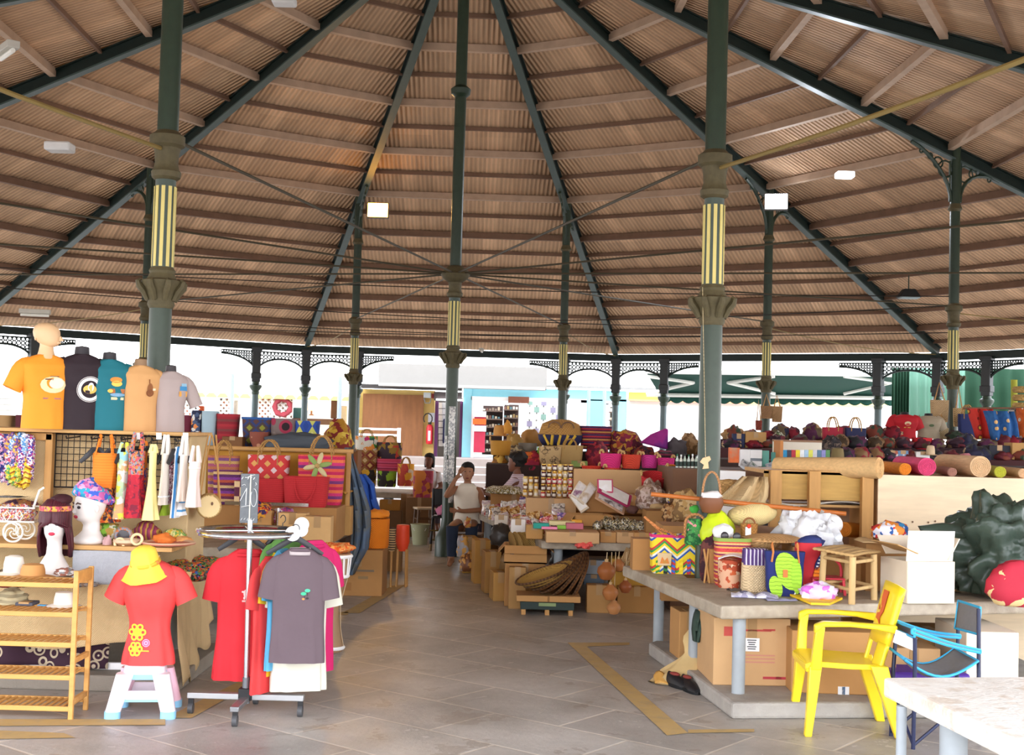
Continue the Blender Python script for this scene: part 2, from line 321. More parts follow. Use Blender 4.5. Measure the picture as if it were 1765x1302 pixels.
# lamps and fittings under the roof
def floodlight(p, col, em, label, power, warm, rz):
    t = thing('floodlight', label, 'lamp', p, rz); MB().box((0, .07, 0), (.42, .1, .3)).build('housing', K('#55504a', rough=.5), t, bevel=.01); MB().box((0, .012, 0), (.38, .012, .26)).build('lens', K(col, emit=em, var=0), t)
    MB().tube([(-.2, .08, -.02), (-.2, .2, .12), (.2, .2, .12), (.2, .08, -.02)], .012, 5).build('bracket', iron, t)
    ld = bpy.data.lights.new('flood', 'SPOT'); ld.energy = power; ld.color = warm; ld.spot_size = radians(150); ld.spot_blend = .6; ld.shadow_soft_size = .15
    lo = bpy.data.objects.new('floodlight_beam', ld); C.objects.link(lo); lo.parent = t; lo.location = (0, -.06, 0); lo.rotation_euler = (radians(-52), 0, 0)
floodlight(at(651, 362, 23.9), '#ffb347', 30, 'orange glowing floodlight beside the column before the plywood shop front', 190, (1, .55, .15), 0)
floodlight(at(1338, 347, 22.2), '#eaf2ff', 30, 'cold white floodlight on the bracketed column toward the awning', 350, (.85, .92, 1), -.2)
def tube_light(px, py, d, rz, L, label, lit=0):
    t = thing('ceiling_strip_light', label, 'lamp', at(px, py, d), rz); MB().box((0, 0, .03), (L, .1, .06)).build('housing', K('#b9b3a6', rough=.5), t, bevel=.006); MB().cyl((-L*.46, 0, -.02), (L*.46, 0, -.02), .02, n=8).build('tube', K('#e8e4d8', emit=lit) if lit else K('#e8e4d8', rough=.3), t)
for px, py, d, rz, L, tx in ((805, 284, 27, 0, .62, 'unlit strip light under the roof behind the central pole'), (60, 541, 17, .2, .4, 'unlit strip light above the bald shirt bust'), (12, 90, 10, -.9, .35, 'unlit strip light under the roof beside a rafter in the corner'), (830, 605, 30, 1.5, .35, 'unlit strip light hanging at the eaves past the central pole')): tube_light(px, py, d, rz, L, tx)
def junction(px, py, d, label, lit=0):
    single(MB().box((0, 0, 0), (.26, .2, .09)), 'bulkhead_lamp', K('#e4e4e6', emit=lit, var=.03) if lit else K('#dddad5'), label, 'lamp', at(px, py, d), bevel=.02)
junction(1456, 302, 18.5, 'lit square white lamp on a purlin between two columns', 4); junction(103, 254, 12.5, 'square white lamp on a purlin near the thick column'); junction(490, 2, 14, 'small grey box lamp under the upper roof')
t = thing('loudspeaker', 'black loudspeaker hanging from the roof over the awning', 'speaker', at(1566, 506, 24)); MB().box((0, 0, 0), (.42, .3, .16), top=(.5, .6)).build('body', K('#23282a', rough=.5), t, bevel=.01); MB().box((0, -.02, -.09), (.36, .24, .02)).build('grille', K('#9fb0b4', rough=.3), t); MB().tube([(0, 0, .08), (0, 0, .35)], .012, 5).build('hanger', iron, t)
# ---------------------------------------------------------------- floor
def floor_mat():
    m = bpy.data.materials.new('stone_floor'); m.use_nodes = True; t = NT(m.node_tree); b = t.n['Principled BSDF']; tc = t.new('ShaderNodeTexCoord'); o = tc.outputs['Object']
    mp = t.new('ShaderNodeMapping'); mp.inputs['Rotation'].default_value = (0, 0, radians(38)); t.l.new(o, mp.inputs[0])
    br = t.new('ShaderNodeTexBrick'); br.inputs['Scale'].default_value = 1; br.inputs['Mortar Size'].default_value = .011; br.inputs['Mortar Smooth'].default_value = .4; br.inputs['Brick Width'].default_value = .95; br.inputs['Row Height'].default_value = .6
    br.inputs['Color1'].default_value = (.82, .82, .83, 1); br.inputs['Color2'].default_value = (1.08, 1.08, 1.08, 1); br.inputs['Mortar'].default_value = (1.4, 1.36, 1.28, 1); t.l.new(mp.outputs[0], br.inputs[0])
    n1 = t.noise(o, 1.1, 6, .62); n2 = t.noise(o, 14, 5, .7); n3 = t.noise(o, 2.6, 4, .7)
    c = t.ramp(n1, ['#8d877f', '#aca69e', '#c2bcb5'], 'LINEAR', [.3, .5, .7]); c = t.mix(t.m('MULTIPLY_ADD', n2, .9, -.2), c, lin('#9a958f'), 'MIX'); c = t.mix(1., c, br.outputs[0], 'MULTIPLY')
    wh = t.m('GREATER_THAN', t.m('ADD', t.m('MULTIPLY', n2, .5), t.m('MULTIPLY', n3, .5)), .612); c = t.mix(t.m('MULTIPLY', wh, .5), c, lin('#cfcac4')); st = t.m('LESS_THAN', n3, .4); c = t.mix(t.m('MULTIPLY', st, .35), c, lin('#6a5844'))
    t.put(b.inputs['Base Color'], c); t.put(b.inputs['Roughness'], t.m('MULTIPLY_ADD', n3, .5, .16)); b.inputs['Specular IOR Level'].default_value = .4
    bp = t.new('ShaderNodeBump'); bp.inputs['Strength'].default_value = .35; bp.inputs['Distance'].default_value = .012; t.put(bp.inputs['Height'], t.m('SUBTRACT', n2, t.m('MULTIPLY', br.outputs[1], 1.))); t.l.new(bp.outputs[0], b.inputs['Normal'])
    return m
mb = MB().lathe([(RO+1.6, -.3), (RO+1.6, 0), (.01, 0)], 48, c=(CX, CY, 0)); struct(mb, 'floor', floor_mat(), smooth=False)
mb = MB().box((0, 25, -.45), (240, 200, .3)); struct(mb, 'street_ground', K('#b9b4ac', rough=.9, var=.15, vs=.5), smooth=False)
ylw = K('#b0935f', ('blot', 9, ['#8f8470', '#b89a62', '#b3986a']), rough=.8, coord='Object'); n = 0
def mark(pts, m=None):
    global n; n += 1; mb = MB().add([tuple(gz(x, y, .004)) for x, y in pts], [tuple(range(len(pts)))]); struct(mb, f'floor_marking_{n}', m or ylw)
mark([(978, 1108), (1003, 1108), (1186, 1264), (1150, 1268)]); mark([(1003, 1108), (1010, 1115), (1085, 1112), (1085, 1108)]); mark([(1186, 1258), (1186, 1264), (1300, 1262), (1300, 1257)])
mark([(590, 1057), (620, 1057), (700, 1008), (675, 1010)]); mark([(560, 1055), (560, 1062), (600, 1060), (600, 1055)]); mark([(285, 1238), (330, 1238), (480, 1155), (452, 1155)]); mark([(-40, 1240), (-40, 1252), (285, 1250), (285, 1240)]); mark([(-40, 1258), (-40, 1275), (130, 1272), (110, 1264)])
# ---------------------------------------------------------------- light
w = bpy.data.worlds.new('overcast_sky'); bpy.context.scene.world = w; w.use_nodes = True; t = NT(w.node_tree); bg = t.n['Background']
tc = t.new('ShaderNodeTexCoord'); sp = t.new('ShaderNodeSeparateXYZ'); t.l.new(tc.outputs['Generated'], sp.inputs[0])
t.put(bg.inputs[0], t.ramp(sp.outputs[2], ['#ffffff', '#eef4ff', '#dfeaff'], 'LINEAR', [0, .3, 1])); bg.inputs[1].default_value = 5.5
sc = bpy.context.scene; sc.view_settings.view_transform = 'Standard'; sc.view_settings.look = 'None'; sc.view_settings.exposure = 0.4; sc.view_settings.gamma = 1; sc.view_settings.use_curve_mapping = False
sc.cycles.max_bounces = 8; sc.cycles.diffuse_bounces = 5; sc.cycles.glossy_bounces = 3; sc.cycles.transparent_max_bounces = 12; sc.cycles.sample_clamp_indirect = 6; sc.cycles.use_denoising = True
# ---------------------------------------------------------------- makers of wares
def pb(px, d, z):
    y = 744.4+(px-882)*.0278+(CH-z)*F/d; p = at(px, y, d); p.z = z; return p
def Q(x0, y0, x1, y1, d, z=None):     # foot point, width and height of what is seen in a box, d metres away
    p = at((x0+x1)/2, y1, d); h = (y1-y0)*d/F; w = (x1-x0)*d/F
    if z is not None: h += p.z-z; p.z = z
    return p, w, h
def rrect(w, d, z, n=5, r=.3):
    o = []; rr = min(w, d)*r
    for k, (sx, sy) in enumerate(((1, 1), (-1, 1), (-1, -1), (1, -1))):
        for i in range(n):
            a = k*pi/2+i*pi/2/(n-1); o.append(V((sx*(w/2-rr)+rr*cos(a), sy*(d/2-rr)+rr*sin(a), z)))
    return o
card = K('#b98a55', rough=.85, var=.14, vs=4); card2 = K('#c9a173', rough=.85, var=.12, vs=4); card3 = K('#a87a48', rough=.85, var=.16, vs=5); card_w = K('#e6d9c4', rough=.8, var=.06); tapem = K('#a98557', rough=.35, var=.1)
def carton(label, loc, w, d, h, rz=0, mat=None, opened=0, marks=(), tape=True, group=None, name='carton', tilt=None):
    mat = mat or card; t = thing(name, label, 'box', loc, rz, group, R=tilt)
    if not opened: body = MB().box((0, 0, h/2), (w, d, h)).build('body', mat, t, bevel=.006)
    else:
        k = .006; mb = MB().box((0, 0, k), (w, d, 2*k))
        for x, y, a, b in ((0, -d/2+k, w, 2*k), (0, d/2-k, w, 2*k), (-w/2+k, 0, 2*k, d-4*k), (w/2-k, 0, 2*k, d-4*k)): mb.box((x, y, h/2), (a, b, h))
        body = mb.build('body', mat, t)
        fl = min(w, d)*.38*opened
        for x, y, a, b, R in ((0, -d/2, w*.97, fl, RX(radians(52))), (0, d/2, w*.97, fl, RX(radians(-35))), (-w/2, 0, fl, d*.97, RY(radians(-50))), (w/2, 0, fl, d*.97, RY(radians(40)))):
            o = R @ V((0 if x == 0 else (fl/2 if x > 0 else -fl/2), 0 if y == 0 else (fl/2 if y > 0 else -fl/2), 0)); MB().box(V((x, y, h))+o, (a, b, .006), R).build('flap', mat, t, smooth=False)
    if tape and not opened: MB().box((0, -d*.25-.001, h+.0015), (.06, d*.52, .003)).box((0, -d/2-.0015, h*.82), (.06, .003, h*.36)).build('tape', tapem, body, smooth=False)
    for i, (x, z, a, b, c) in enumerate(marks): MB().box((x*w, -d/2-.0015, z*h), (a, .003, b)).build('printed_mark', K(c, var=.05), body, smooth=False)
    return t
def tote(label, loc, w, d, h, mat, hm=None, rz=0, flare=1.12, hh=.16, group=None, name='woven_bag', hang=0, rim=None, soft=.3, tilt=None, cat='bag', lug=True):
    t = thing(name, label, cat, loc, rz, group, R=tilt); q = []
    for k, f in ((0, .93), (.08, 1.), (.5, (1+flare)/2), (1, flare)): q.append(rrect(w*f, d*(f if k < 1 else f*.85), h*k, 5, soft))
    q.append(rrect(w*flare-.016, d*flare*.85-.016, h, 5, soft)); q.append(rrect(w*flare*.96-.02, d*flare*.8-.02, h*.55, 5, soft))
    MB().loft(q).build('body', mat, t)
    if rim: MB().loft([rrect(w*flare+.008, d*flare*.85+.008, h*.93, 5, soft), rrect(w*flare+.012, d*flare*.85+.012, h*1.005, 5, soft), rrect(w*flare-.01, d*flare*.85-.01, h*1.005, 5, soft)], False).build('rim', rim, t)
    if hh:
        for sy in (-1, 1):
            a = w*.26; y = sy*d*flare*.4; pts = [V((a*cos(x), y+(sy*-.0 if not hang else -.04*sin(x)), h*.96+(hh if not hang else -hh)*sin(x))) for x in [pi*i/10 for i in range(11)]]
            MB().tube([V((a, y*1.04, h*.8))]+pts+[V((-a, y*1.04, h*.8))], .009, 6).build('handle', hm or straw('#b98c50'), t)
    return t
def basket(label, loc, r, h, mat, hm=None, rz=0, group=None, flare=1.1, tilt=None, handles=2, lid=None, name='woven_basket'):
    t = thing(name, label, 'basket', loc, rz, group, R=tilt)
    MB().lathe([(.01, 0), (r*.92, 0), (r, h*.12), (r*(1+flare)/2, h*.6), (r*flare, h), (r*flare-.012, h*1.005), (r*flare*.93-.012, h*.5), (.01, .02)], 22).build('body', mat, t)
    for i in range(handles):
        a = pi*i; c = V((r*flare*cos(a), r*flare*sin(a), h)); MB().tube([c+V((0, .34*r*cos(x), .36*r*sin(x))) for x in [pi*k/8-.15 for k in range(9)]], .012, 6).build('handle', hm or straw('#d9b274'), t)
    if lid: MB().lathe([(r*flare*1.04, h*.97), (r*flare*1.04, h*1.03), (r*flare*.7, h*1.16), (.01, h*1.2)], 22).build('lid', lid, t)
    return t
def bundle(label, loc, r, mat, seed=0, rz=0, wob=.35, name='cloth_bundle', cat='bundle', group=None, fq=2.2, flat=.35):
    return single(MB().blob(r, 22, 14, wob, fq, seed, (0, 0, r[2]*(1-flat)), flat), name, mat, label, cat, loc, rz, group, ang=75)
def roll(label, a, b, r, mat, name='mat_roll', endm=None, group=None, cat='roll'):
    t = thing(name, label, cat, a, 0, group); a, b = V(a), V(b); e = b-a; MB().tube([V(), e], r, 20).build('body', mat, t)
    u = e.normalized(); s = u.cross(V((0, 0, 1))).normalized(); w = s.cross(u)
    pts = [-u*.003+s*(r*.95*k/60*cos(k*.55))+w*(r*.95*k/60*sin(k*.55)) for k in range(4, 60)]
    MB().tube(pts, .0055, 4).build('spiral_end', endm or mat, t); return t
def hat(label, loc, r, mat, rz=0, tilt=None, group=None, band=None, h=.11, brim=1.9, name='straw_hat'):
    t = thing(name, label, 'hat', loc, rz, group, R=tilt); MB().lathe([(r*brim, 0), (r*brim*.75, .008), (r*1.05, .012), (r, h*.55), (r*.86, h*.92), (r*.5, h), (.005, h*1.01)], 22, sy=.92).build('body', mat, t)
    if band: MB().lathe([(r*1.06, .014), (r*1.045, h*.3)], 22, sy=.92, cap=False).build('band', band, t, solid=.004)
    return t
def clasp(t): return t
# T-shirt surface
def interp(tab, s):
    for (a, x), (b, y) in zip(tab, tab[1:]):
        if s <= b: k = (s-a)/(b-a); k = k*k*(3-2*k); return x+(y-x)*k
    return tab[-1][1]
class Shirt:
    def __init__(s, w, d, h, waist=.86, hem=.96, fold=0., seed=0, neck=.3, chest=1.):
        s.w, s.d, s.h, s.fold, s.seed = w, d, h, fold, seed
        s.tw = [(0, hem), (.38, waist), (.72, .97), (.84, 1.), (.915, .86), (.96, .6), (1, neck)]; s.td = [(0, hem), (.38, waist), (.68, chest), (.85, .88), (.93, .66), (1, .5)]
    def crease(s, x, z): q = noise.noise((x*9+s.seed*3.1, z*3.2, s.seed*1.7))+.6*noise.noise((x*16+z*9, z*8-x*6, s.seed*2.3)); return 1+(.1+1.2*s.fold)*q*(1-(z/s.h)**4)
    def ring(s, k, n=60, m=0.):
        o = []; hw, hd = s.w*interp(s.tw, k)+m, s.d*interp(s.td, k)+m
        for j in range(n):
            a = 2*pi*j/n; c, q = cos(a), sin(a); e = .84
            f = 1+s.fold*(1-k)**1.3*(sin(7*a+s.seed)+.6*sin(11*a+2.1*s.seed+k*2)); f2 = 1+1.5*(f-1)
            o.append(V((hw*f*math.copysign(abs(c)**e, c), hd*f2*math.copysign(abs(q)**e, q)*s.crease(hw*c, k*s.h), k*s.h)))
        return o
    def front(s, x, z, off=.004):
        k = z/s.h; hw, hd = s.w*interp(s.tw, k), s.d*interp(s.td, k); u = min(.98, abs(x)/hw); a = math.acos(u**(1/.84)); a = a if x >= 0 else pi-a
        f2 = 1+1.5*(s.fold*(1-k)**1.3*(sin(-7*a+s.seed)+.6*sin(-11*a+2.1*s.seed+k*2)))
        return V((x, -hd*f2*abs(sin(a))**.84*s.crease(hw*math.copysign(u**(1/.84), x), z)-off*1.3, z))
    def body(s, n=30): return MB().loft([s.ring(i/n) for i in range(n+1)])
    def sleeves(s, mb, L=.2, r=.085, spread=.5, sides=(1, -1), fd=.35, drop=.0):
        for sg in sides:
            p = V((sg*s.w*.6, 0, s.h*.9)); ax = V((0, 1, 0)); g = []; N = 8; a1 = math.atan2(1, spread)
            for i in range(N):
                k = i/(N-1); a = .5+(a1-.5)*min(1, k*2.2); d = V((sg*cos(a), 0, -sin(a)))
                if i: p = p+d*((L+s.w*.3)/(N-1))
                bx = d.cross(ax); rr = r*(.5+.5*min(1, k*2.6)**.7)*(1-.1*k)
                g.append([p+ax*(rr*s.d/s.w*1.3*cos(2*pi*j/16)*(1+.06*sin(3*2*pi*j/16+s.seed)*k))+bx*(rr*sin(2*pi*j/16)) for j in range(16)])
            e = [V(v)*.86+p*.14-d*.02 for v in g[-1]]
            mb.loft(g+[e])
        return mb
    def print(s, parent, shapes, name='print'):       # flat shapes laid on the cloth front
        mats = []; mb = MB()
        for sh in shapes:
            col = sh[-1]; m = K(col, var=.06, rough=.7)
            if m not in mats: mats.append(m)
            i = mats.index(m); kind = sh[0]
            if kind == 'ring':
                _, x, z, r, q = sh[:5]; n = 24; mb.loft([[s.front(x+rr*cos(2*pi*k/n), z+rr*sin(2*pi*k/n)) for k in range(n)] for rr in (r, q)], False, i)
            else:
                if kind == 'disc': _, x, z, a, b = sh[:5]; pts = [(x+a*cos(2*pi*k/14), z+b*sin(2*pi*k/14)) for k in range(14)]
                elif kind == 'rect': _, x, z, a, b = sh[:5]; pts = [(x-a/2, z-b/2), (x+a/2, z-b/2), (x+a/2, z+b/2), (x-a/2, z+b/2)]
                else: pts = sh[1]
                mb.add([s.front(x, z, .005) for x, z in pts], [tuple(range(len(pts)))], i)
        mb.build(name, mats, parent, smooth=False)
def hanger(label, loc, w, rz=0, mat=None, group=None, hook=.09):
    m = mat or K('#2c2b2e', rough=.4); mb = MB().tube([(-w, 0, -.075), (-w*.55, 0, -.03), (-.02, 0, .012), (.02, 0, .012), (w*.55, 0, -.03), (w, 0, -.075)], [.009, .012, .012, .012, .012, .009], 6, flat=1.6)
    mb.tube([(0, 0, .01), (0, 0, hook*.55)]+[V((.022*sin(a), 0, hook*.55+.024-.024*cos(a))) for a in [pi*k/7*1.4 for k in range(1, 8)]], .003, 5)
    return single(mb, 'clothes_hanger', m, label, 'hanger', loc, rz, group)
def hung_shirt(label, loc, w, h, mat, rz=0, fold=.05, seed=0, pr=None, collar=None, sl=.19, group='T-shirts on the round rail', d=.055, drop=.02):
    t = thing('tee_shirt', label, 'T-shirt', loc, rz, group); s = Shirt(w, d, h, .95, 1.02, fold, seed, neck=.36)
    b = s.sleeves(s.body(), sl, w*.46, .2, drop=drop).build('body', mat, t, ang=60)
    MB().loft([[V((p.x*1.04, p.y*1.1-(.02 if p.y < 0 else 0), h*(.985 if p.y > 0 else .955)+dz)) for p in s.ring(1.)] for dz in (-.008, .012)], False).build('collar', collar or mat, b, solid=.004)
    if pr: s.print(b, pr)
    return t
def dress(label, loc, wt, wb, h, mat, rz=0, seed=0, strap=.12, group='small dresses hung on the wire grid', top=None, d=.05, band=None, k0=.62):
    t = thing('dress', label, 'dress', loc, rz, group); g = []; n = 30
    for i in range(15):
        k = i/14; w = wb+(wt*.86-wb)*min(1, k/k0)**.8 if k < k0 else wt*(.86+.14*(k-k0)/(1-k0)); q = []
        for j in range(n):
            a = 2*pi*j/n; f = 1+.13*(1-k)*sin(6*a+seed)+.07*(1-k)*sin(9*a+seed*2+k*3); q.append(V((w/2*cos(a)*f, d*(1.2-.5*k)*sin(a)*f*(1+.5*(1-k)), h*k)))
        g.append(q)
    c = int(15*k0) if top else 15
    MB().loft(g[:c+1]).build('skirt' if top else 'body', mat, t)
    if top: MB().loft(g[c:]).build('bodice', top, t)
    if band: MB().loft([[V((p.x*1.04, p.y*1.08, z)) for p in g[int(15*band[0])]] for z in (h*band[0]-band[1]/2, h*band[0]+band[1]/2)], False).build('waistband', band[2], t, solid=.003)
    for s in (-1, 1):
        if strap: MB().tube([(s*wt*.36, -d*.5, h*.97), (s*wt*.26, -d*.2, h+strap*.6), (s*wt*.2, 0, h+strap), (s*wt*.28, d*.3, h+strap*.5), (s*wt*.36, d*.5, h*.97)], .012, 5, flat=.4).build('strap', top or mat, t)
    return t
def bead_strand(label, loc, w, h, mat, group='bead strands hanging beside the grid', seed=0):
    r = random.Random(seed); mb = MB()
    for k in range(3):
        pts = [V((w*(.3+.1*k)*sin(a)*1.0, -.012*k+.02*cos(a*2), -h/2*(1-cos(a))*(1-.04*k))) for a in [2*pi*i/40 for i in range(40)]]
        mb.tube(pts, [.016+.007*((i*7+k) % 3) for i in range(40)], 6, closed=True)
    return single(mb, 'bead_necklace', mat, label, 'necklace', loc, 0, group)
def rod(label, a, b, r, mat, name='wooden_rod', cat='rod'): return single(MB().cyl(a, b, r, n=10), name, mat, label, cat)
def slab_table(label, poly, zt, th, legs, plinth=None, mat=None, lr=.045):
    t = thing('concrete_table', label, 'table', (0, 0, 0)); mb = MB().poly(poly, 'z', th, (0, 0, zt-th)); mb.build('tabletop', mat or concrete, t, bevel=.014, smooth=False)
    for x, y, z0 in legs: MB().cyl((x, y, z0), (x, y, zt-th), lr, n=14).build('leg', K('#9aa0a4', rough=.55, var=.2), t)
    return t
def conc_mat(c='#9c8f7d', dark='#75664f'):
    return K(c, ('blot', 3.5, [dark, c, '#aea290', c], [0, .36, .5, .62]), rough=.6, var=.22, vs=18, bump=.5, bs=40)
concrete = conc_mat(); concrete_w = K('#d8d2c8', ('blot', 5, ['#c9b9a6', '#dcd6cc', '#e2ddd4', '#cfc2b2']), rough=.6, var=.16, vs=22, bump=.6, bs=45)
burlap = K('#d3b688', ('wv', 520.), rough=.95, var=.16, vs=5, bump=.3); woodl = K('#c99b5f', ('wood', 'x'), rough=.6, var=.08); woodz = K('#c08f52', ('wood', 'z'), rough=.6, var=.08); ply = K('#e6cfae', ('wood', 'x', 1.2), rough=.6, var=.06); black = K('#1d1c1e', rough=.5); chrome = K('#d5d8dc', rough=.16, metal=1., var=0); whitep = K('#f0efee', rough=.4, var=.03)
JOLLY = ['#c22b2e', '#e3b53a', '#2c6fae', '#2f8a4c', '#c23c84', '#e8e0d0', '#51306b']
# ---------------------------------------------------------------- shops across the street, on a raised walk
D0 = 37.5
def pbox(mb, x0, y0, x1, y1, d, dep, m=0):
    a, b = at(x0, (y0+y1)/2, d), at(x1, (y0+y1)/2, d); c = at((x0+x1)/2, (y0+y1)/2, d); h = (y1-y0)*d/F; mb.box((c.x, d+dep/2, c.z), (b.x-a.x, dep, h), m=m); return mb
def pp_(name, mat, par, x0, y0, x1, y1, d, dep, **k): return pbox(MB(), x0, y0, x1, y1, d, dep).build(name, mat, par, smooth=False, **k)
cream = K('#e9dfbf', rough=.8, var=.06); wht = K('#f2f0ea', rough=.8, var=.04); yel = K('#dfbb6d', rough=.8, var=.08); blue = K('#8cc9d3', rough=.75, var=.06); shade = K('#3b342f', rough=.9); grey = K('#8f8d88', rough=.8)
def step_front():
    mb = MB(); z = 1.0
    for i in range(5): mb.box((0, D0-1.0-.35*i, (z-.2*i)/2-.05), (60, 2.0 if i == 0 else .36, z-.2*i-.1))
    struct(mb, 'street_curb_1', K('#a3948a', rough=.85, var=.15), smooth=False)
    mb = MB()
    for i in range(5): mb.box((-3, D0-2.0-.35*(i-1)-.185, z-.2*i-.12), (14, .02, .03))
    struct(mb, 'street_curb_2', K('#e3e0da', rough=.8), smooth=False)
step_front()
S = lambda name, label, cat='shop': thing(name, label, cat, (0, 0, 0))
t = S('plywood_shop', 'closed yellow shop front boarded with a big brown plywood sheet')
pp_('wall', yel, t, 612, 672, 748, 800, D0+.25, .2); pp_('plywood_sheet', K('#8c5c38', ('wood', 'z', 1.1), rough=.75, var=.12), t, 624, 680, 729, 797, D0+.1, .06); pp_('gutter', K('#3a3532'), t, 622, 664, 796, 671, D0-.3, .5); pp_('pier', K('#cdd46a', rough=.7), t, 600, 676, 614, 795, D0-.1, .4)
single(pbox(MB(), 738, 712, 749, 728, D0+.2, .03), 'paper_notice', K('#d9d9dd'), 'pale paper notice on the yellow pier above the extinguisher', 'notice', smooth=False)
t2 = S('meter_box', 'grey electric meter box on the yellow pier near the plywood', 'box'); pp_('body', K('#bfc3c2'), t2, 730, 677, 742, 686, D0+.05, .2); MB().tube([at(731, 687, D0+.1), at(733, 695, D0+.1), at(741, 695, D0+.1), at(743, 687, D0+.1)], .02, 5).build('cable', grey, t2)
single(pbox(MB(), 744, 679, 750, 687, D0+.22, .03), 'alarm_plate', K('#b24a4a'), 'small red plate beside the grey meter box', 'sign', smooth=False)
t2 = S('fire_extinguisher', 'red fire extinguisher hanging on the yellow pier', 'extinguisher'); c = at(740, 748, D0); MB().lathe([(.03, -.3), (.09, -.28), (.1, -.2), (.1, .2), (.07, .28), (.03, .3)], 16, c=(c.x, c.y+.08, c.z-.02)).build('cylinder', K('#c5202c', rough=.3), t2); MB().box((c.x, c.y-.02, c.z-.06), (.07, .01, .3)).build('instruction_label', K('#e2cfcf'), t2); MB().tube([V((c.x+.02, c.y+.05, c.z+.28))]+[V((c.x-.06+.13*cos(a), c.y+.05, c.z+.45+.16*sin(a))) for a in [-.9+.6*i for i in range(9)]], .018, 5).build('hose', K('#37322c'), t2); MB().box((c.x, c.y+.08, c.z+.31), (.1, .06, .05)).build('valve', black, t2)
# shoe shop door with white boxes
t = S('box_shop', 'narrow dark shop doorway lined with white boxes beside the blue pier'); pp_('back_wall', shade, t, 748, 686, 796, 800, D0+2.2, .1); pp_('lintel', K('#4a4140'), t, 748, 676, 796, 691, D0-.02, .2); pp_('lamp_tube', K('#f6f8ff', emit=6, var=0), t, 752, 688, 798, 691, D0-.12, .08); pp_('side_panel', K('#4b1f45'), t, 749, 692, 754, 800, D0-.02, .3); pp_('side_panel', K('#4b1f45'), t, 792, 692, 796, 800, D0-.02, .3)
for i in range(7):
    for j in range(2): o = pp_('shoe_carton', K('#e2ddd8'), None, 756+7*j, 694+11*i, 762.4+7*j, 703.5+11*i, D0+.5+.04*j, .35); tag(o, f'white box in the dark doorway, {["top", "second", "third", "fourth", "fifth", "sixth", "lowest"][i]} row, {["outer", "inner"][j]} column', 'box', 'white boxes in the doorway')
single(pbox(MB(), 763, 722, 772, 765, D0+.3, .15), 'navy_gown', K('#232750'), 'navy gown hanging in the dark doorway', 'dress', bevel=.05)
# blue shop
t = S('blue_shop', 'light blue shop with white framed openings showing shelves and racks')
pp_('fascia', blue, t, 812, 671, 1080, 689, D0, .3); pp_('pier', blue, t, 797, 668, 812, 800, D0-.05, .35); pp_('pier', blue, t, 1013, 689, 1042, 790, D0, .3); pp_('pier', blue, t, 1066, 689, 1080, 790, D0, .3); pp_('floor_slab', grey, t, 798, 792, 1079, 800, D0+.1, 5)
pp_('back_wall', K('#a8a39c'), t, 812, 680, 1079, 795, D0+5, .1); pp_('door_frame', wht, t, 812, 686, 1013, 692, D0-.05, .2); pp_('door_frame', wht, t, 812, 690, 817, 795, D0-.05, .2); pp_('door_frame', wht, t, 1000, 690, 1013, 790, D0-.05, .2); pp_('door_frame', wht, t, 1042, 696, 1048, 790, D0-.05, .2); pp_('door_frame', wht, t, 1042, 692, 1066, 698, D0-.05, .2); pp_('awning_rail', grey, t, 812, 667, 1300, 671, D0-.2, .1)
for x, y in ((858, 696), (896, 696), (905, 716)): pp_('lamp_tube', K('#ffffff', emit=7, var=0), t, x, y, x+20, y+3, D0+3, .1)
single(pbox(MB(), 876, 684, 912, 695, D0-.15, .05), 'brown_signboard', K('#8a5540', rough=.7), 'brown sign board over the blue shop door', 'sign', smooth=False)
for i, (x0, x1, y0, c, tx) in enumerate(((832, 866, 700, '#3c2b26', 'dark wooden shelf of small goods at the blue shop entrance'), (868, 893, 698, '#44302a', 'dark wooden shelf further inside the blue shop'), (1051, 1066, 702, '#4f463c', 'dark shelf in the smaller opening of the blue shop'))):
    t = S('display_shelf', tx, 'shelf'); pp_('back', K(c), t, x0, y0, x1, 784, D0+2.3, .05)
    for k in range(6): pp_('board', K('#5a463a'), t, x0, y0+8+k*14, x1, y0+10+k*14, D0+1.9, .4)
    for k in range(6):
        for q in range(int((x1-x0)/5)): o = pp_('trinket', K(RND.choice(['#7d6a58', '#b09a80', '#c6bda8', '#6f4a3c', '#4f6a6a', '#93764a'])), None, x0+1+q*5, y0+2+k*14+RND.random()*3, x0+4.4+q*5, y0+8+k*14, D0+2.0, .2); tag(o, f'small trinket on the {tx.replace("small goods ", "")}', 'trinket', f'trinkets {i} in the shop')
for i, x in enumerate((912, 924, 936, 952, 962)):
    t = S('card_rack', f'tall wire card rack inside the blue shop, {["first", "second", "third", "fourth", "fifth"][i]} from the dark shelves', 'rack'); c = at(x, 745, D0+1.4); MB().cyl((c.x, c.y, 1.0), (c.x, c.y, 2.9), .02, n=6).build('pole', grey, t); MB().lathe([(.08, 1.0), (.02, 1.03)], 10, c=(c.x, c.y, 0)).build('base', grey, t)
    for k in range(7): MB().box((c.x, c.y-.05, 1.3+.22*k), (.16, .1, .17)).build('card', K(['#d8d5cf', '#7d9484', '#b9b3a4', '#8a7d8e', '#c9bdb0'][(i+k) % 5]), t)
for x in (1014, 1041): single(MB().cyl((at(x, 720, D0-.4).x, D0-.4, .9), (at(x, 720, D0-.4).x, D0-.4, 3.0), .055, n=10), 'drain_pipe', K('#8fb4c0'), 'slim blue pipe before the blue shop '+('near the awning' if x > 1020 else 'near its wide door'), 'pipe')
single(pbox(MB(), 985, 702, 996, 791, D0-.3, .04), 'poster_board', K('#e6d9dc', ('blot', 5, ['#e8e4e6', '#e0a8b4', '#d8d49c'])), 'pale poster board standing at the blue shop door', 'poster', smooth=False)
t = S('poster_stand', 'red stand with white and orange cards at the blue shop entrance', 'stand'); pp_('body', K('#b8324a'), t, 817, 715, 836, 780, D0-.3, .2)
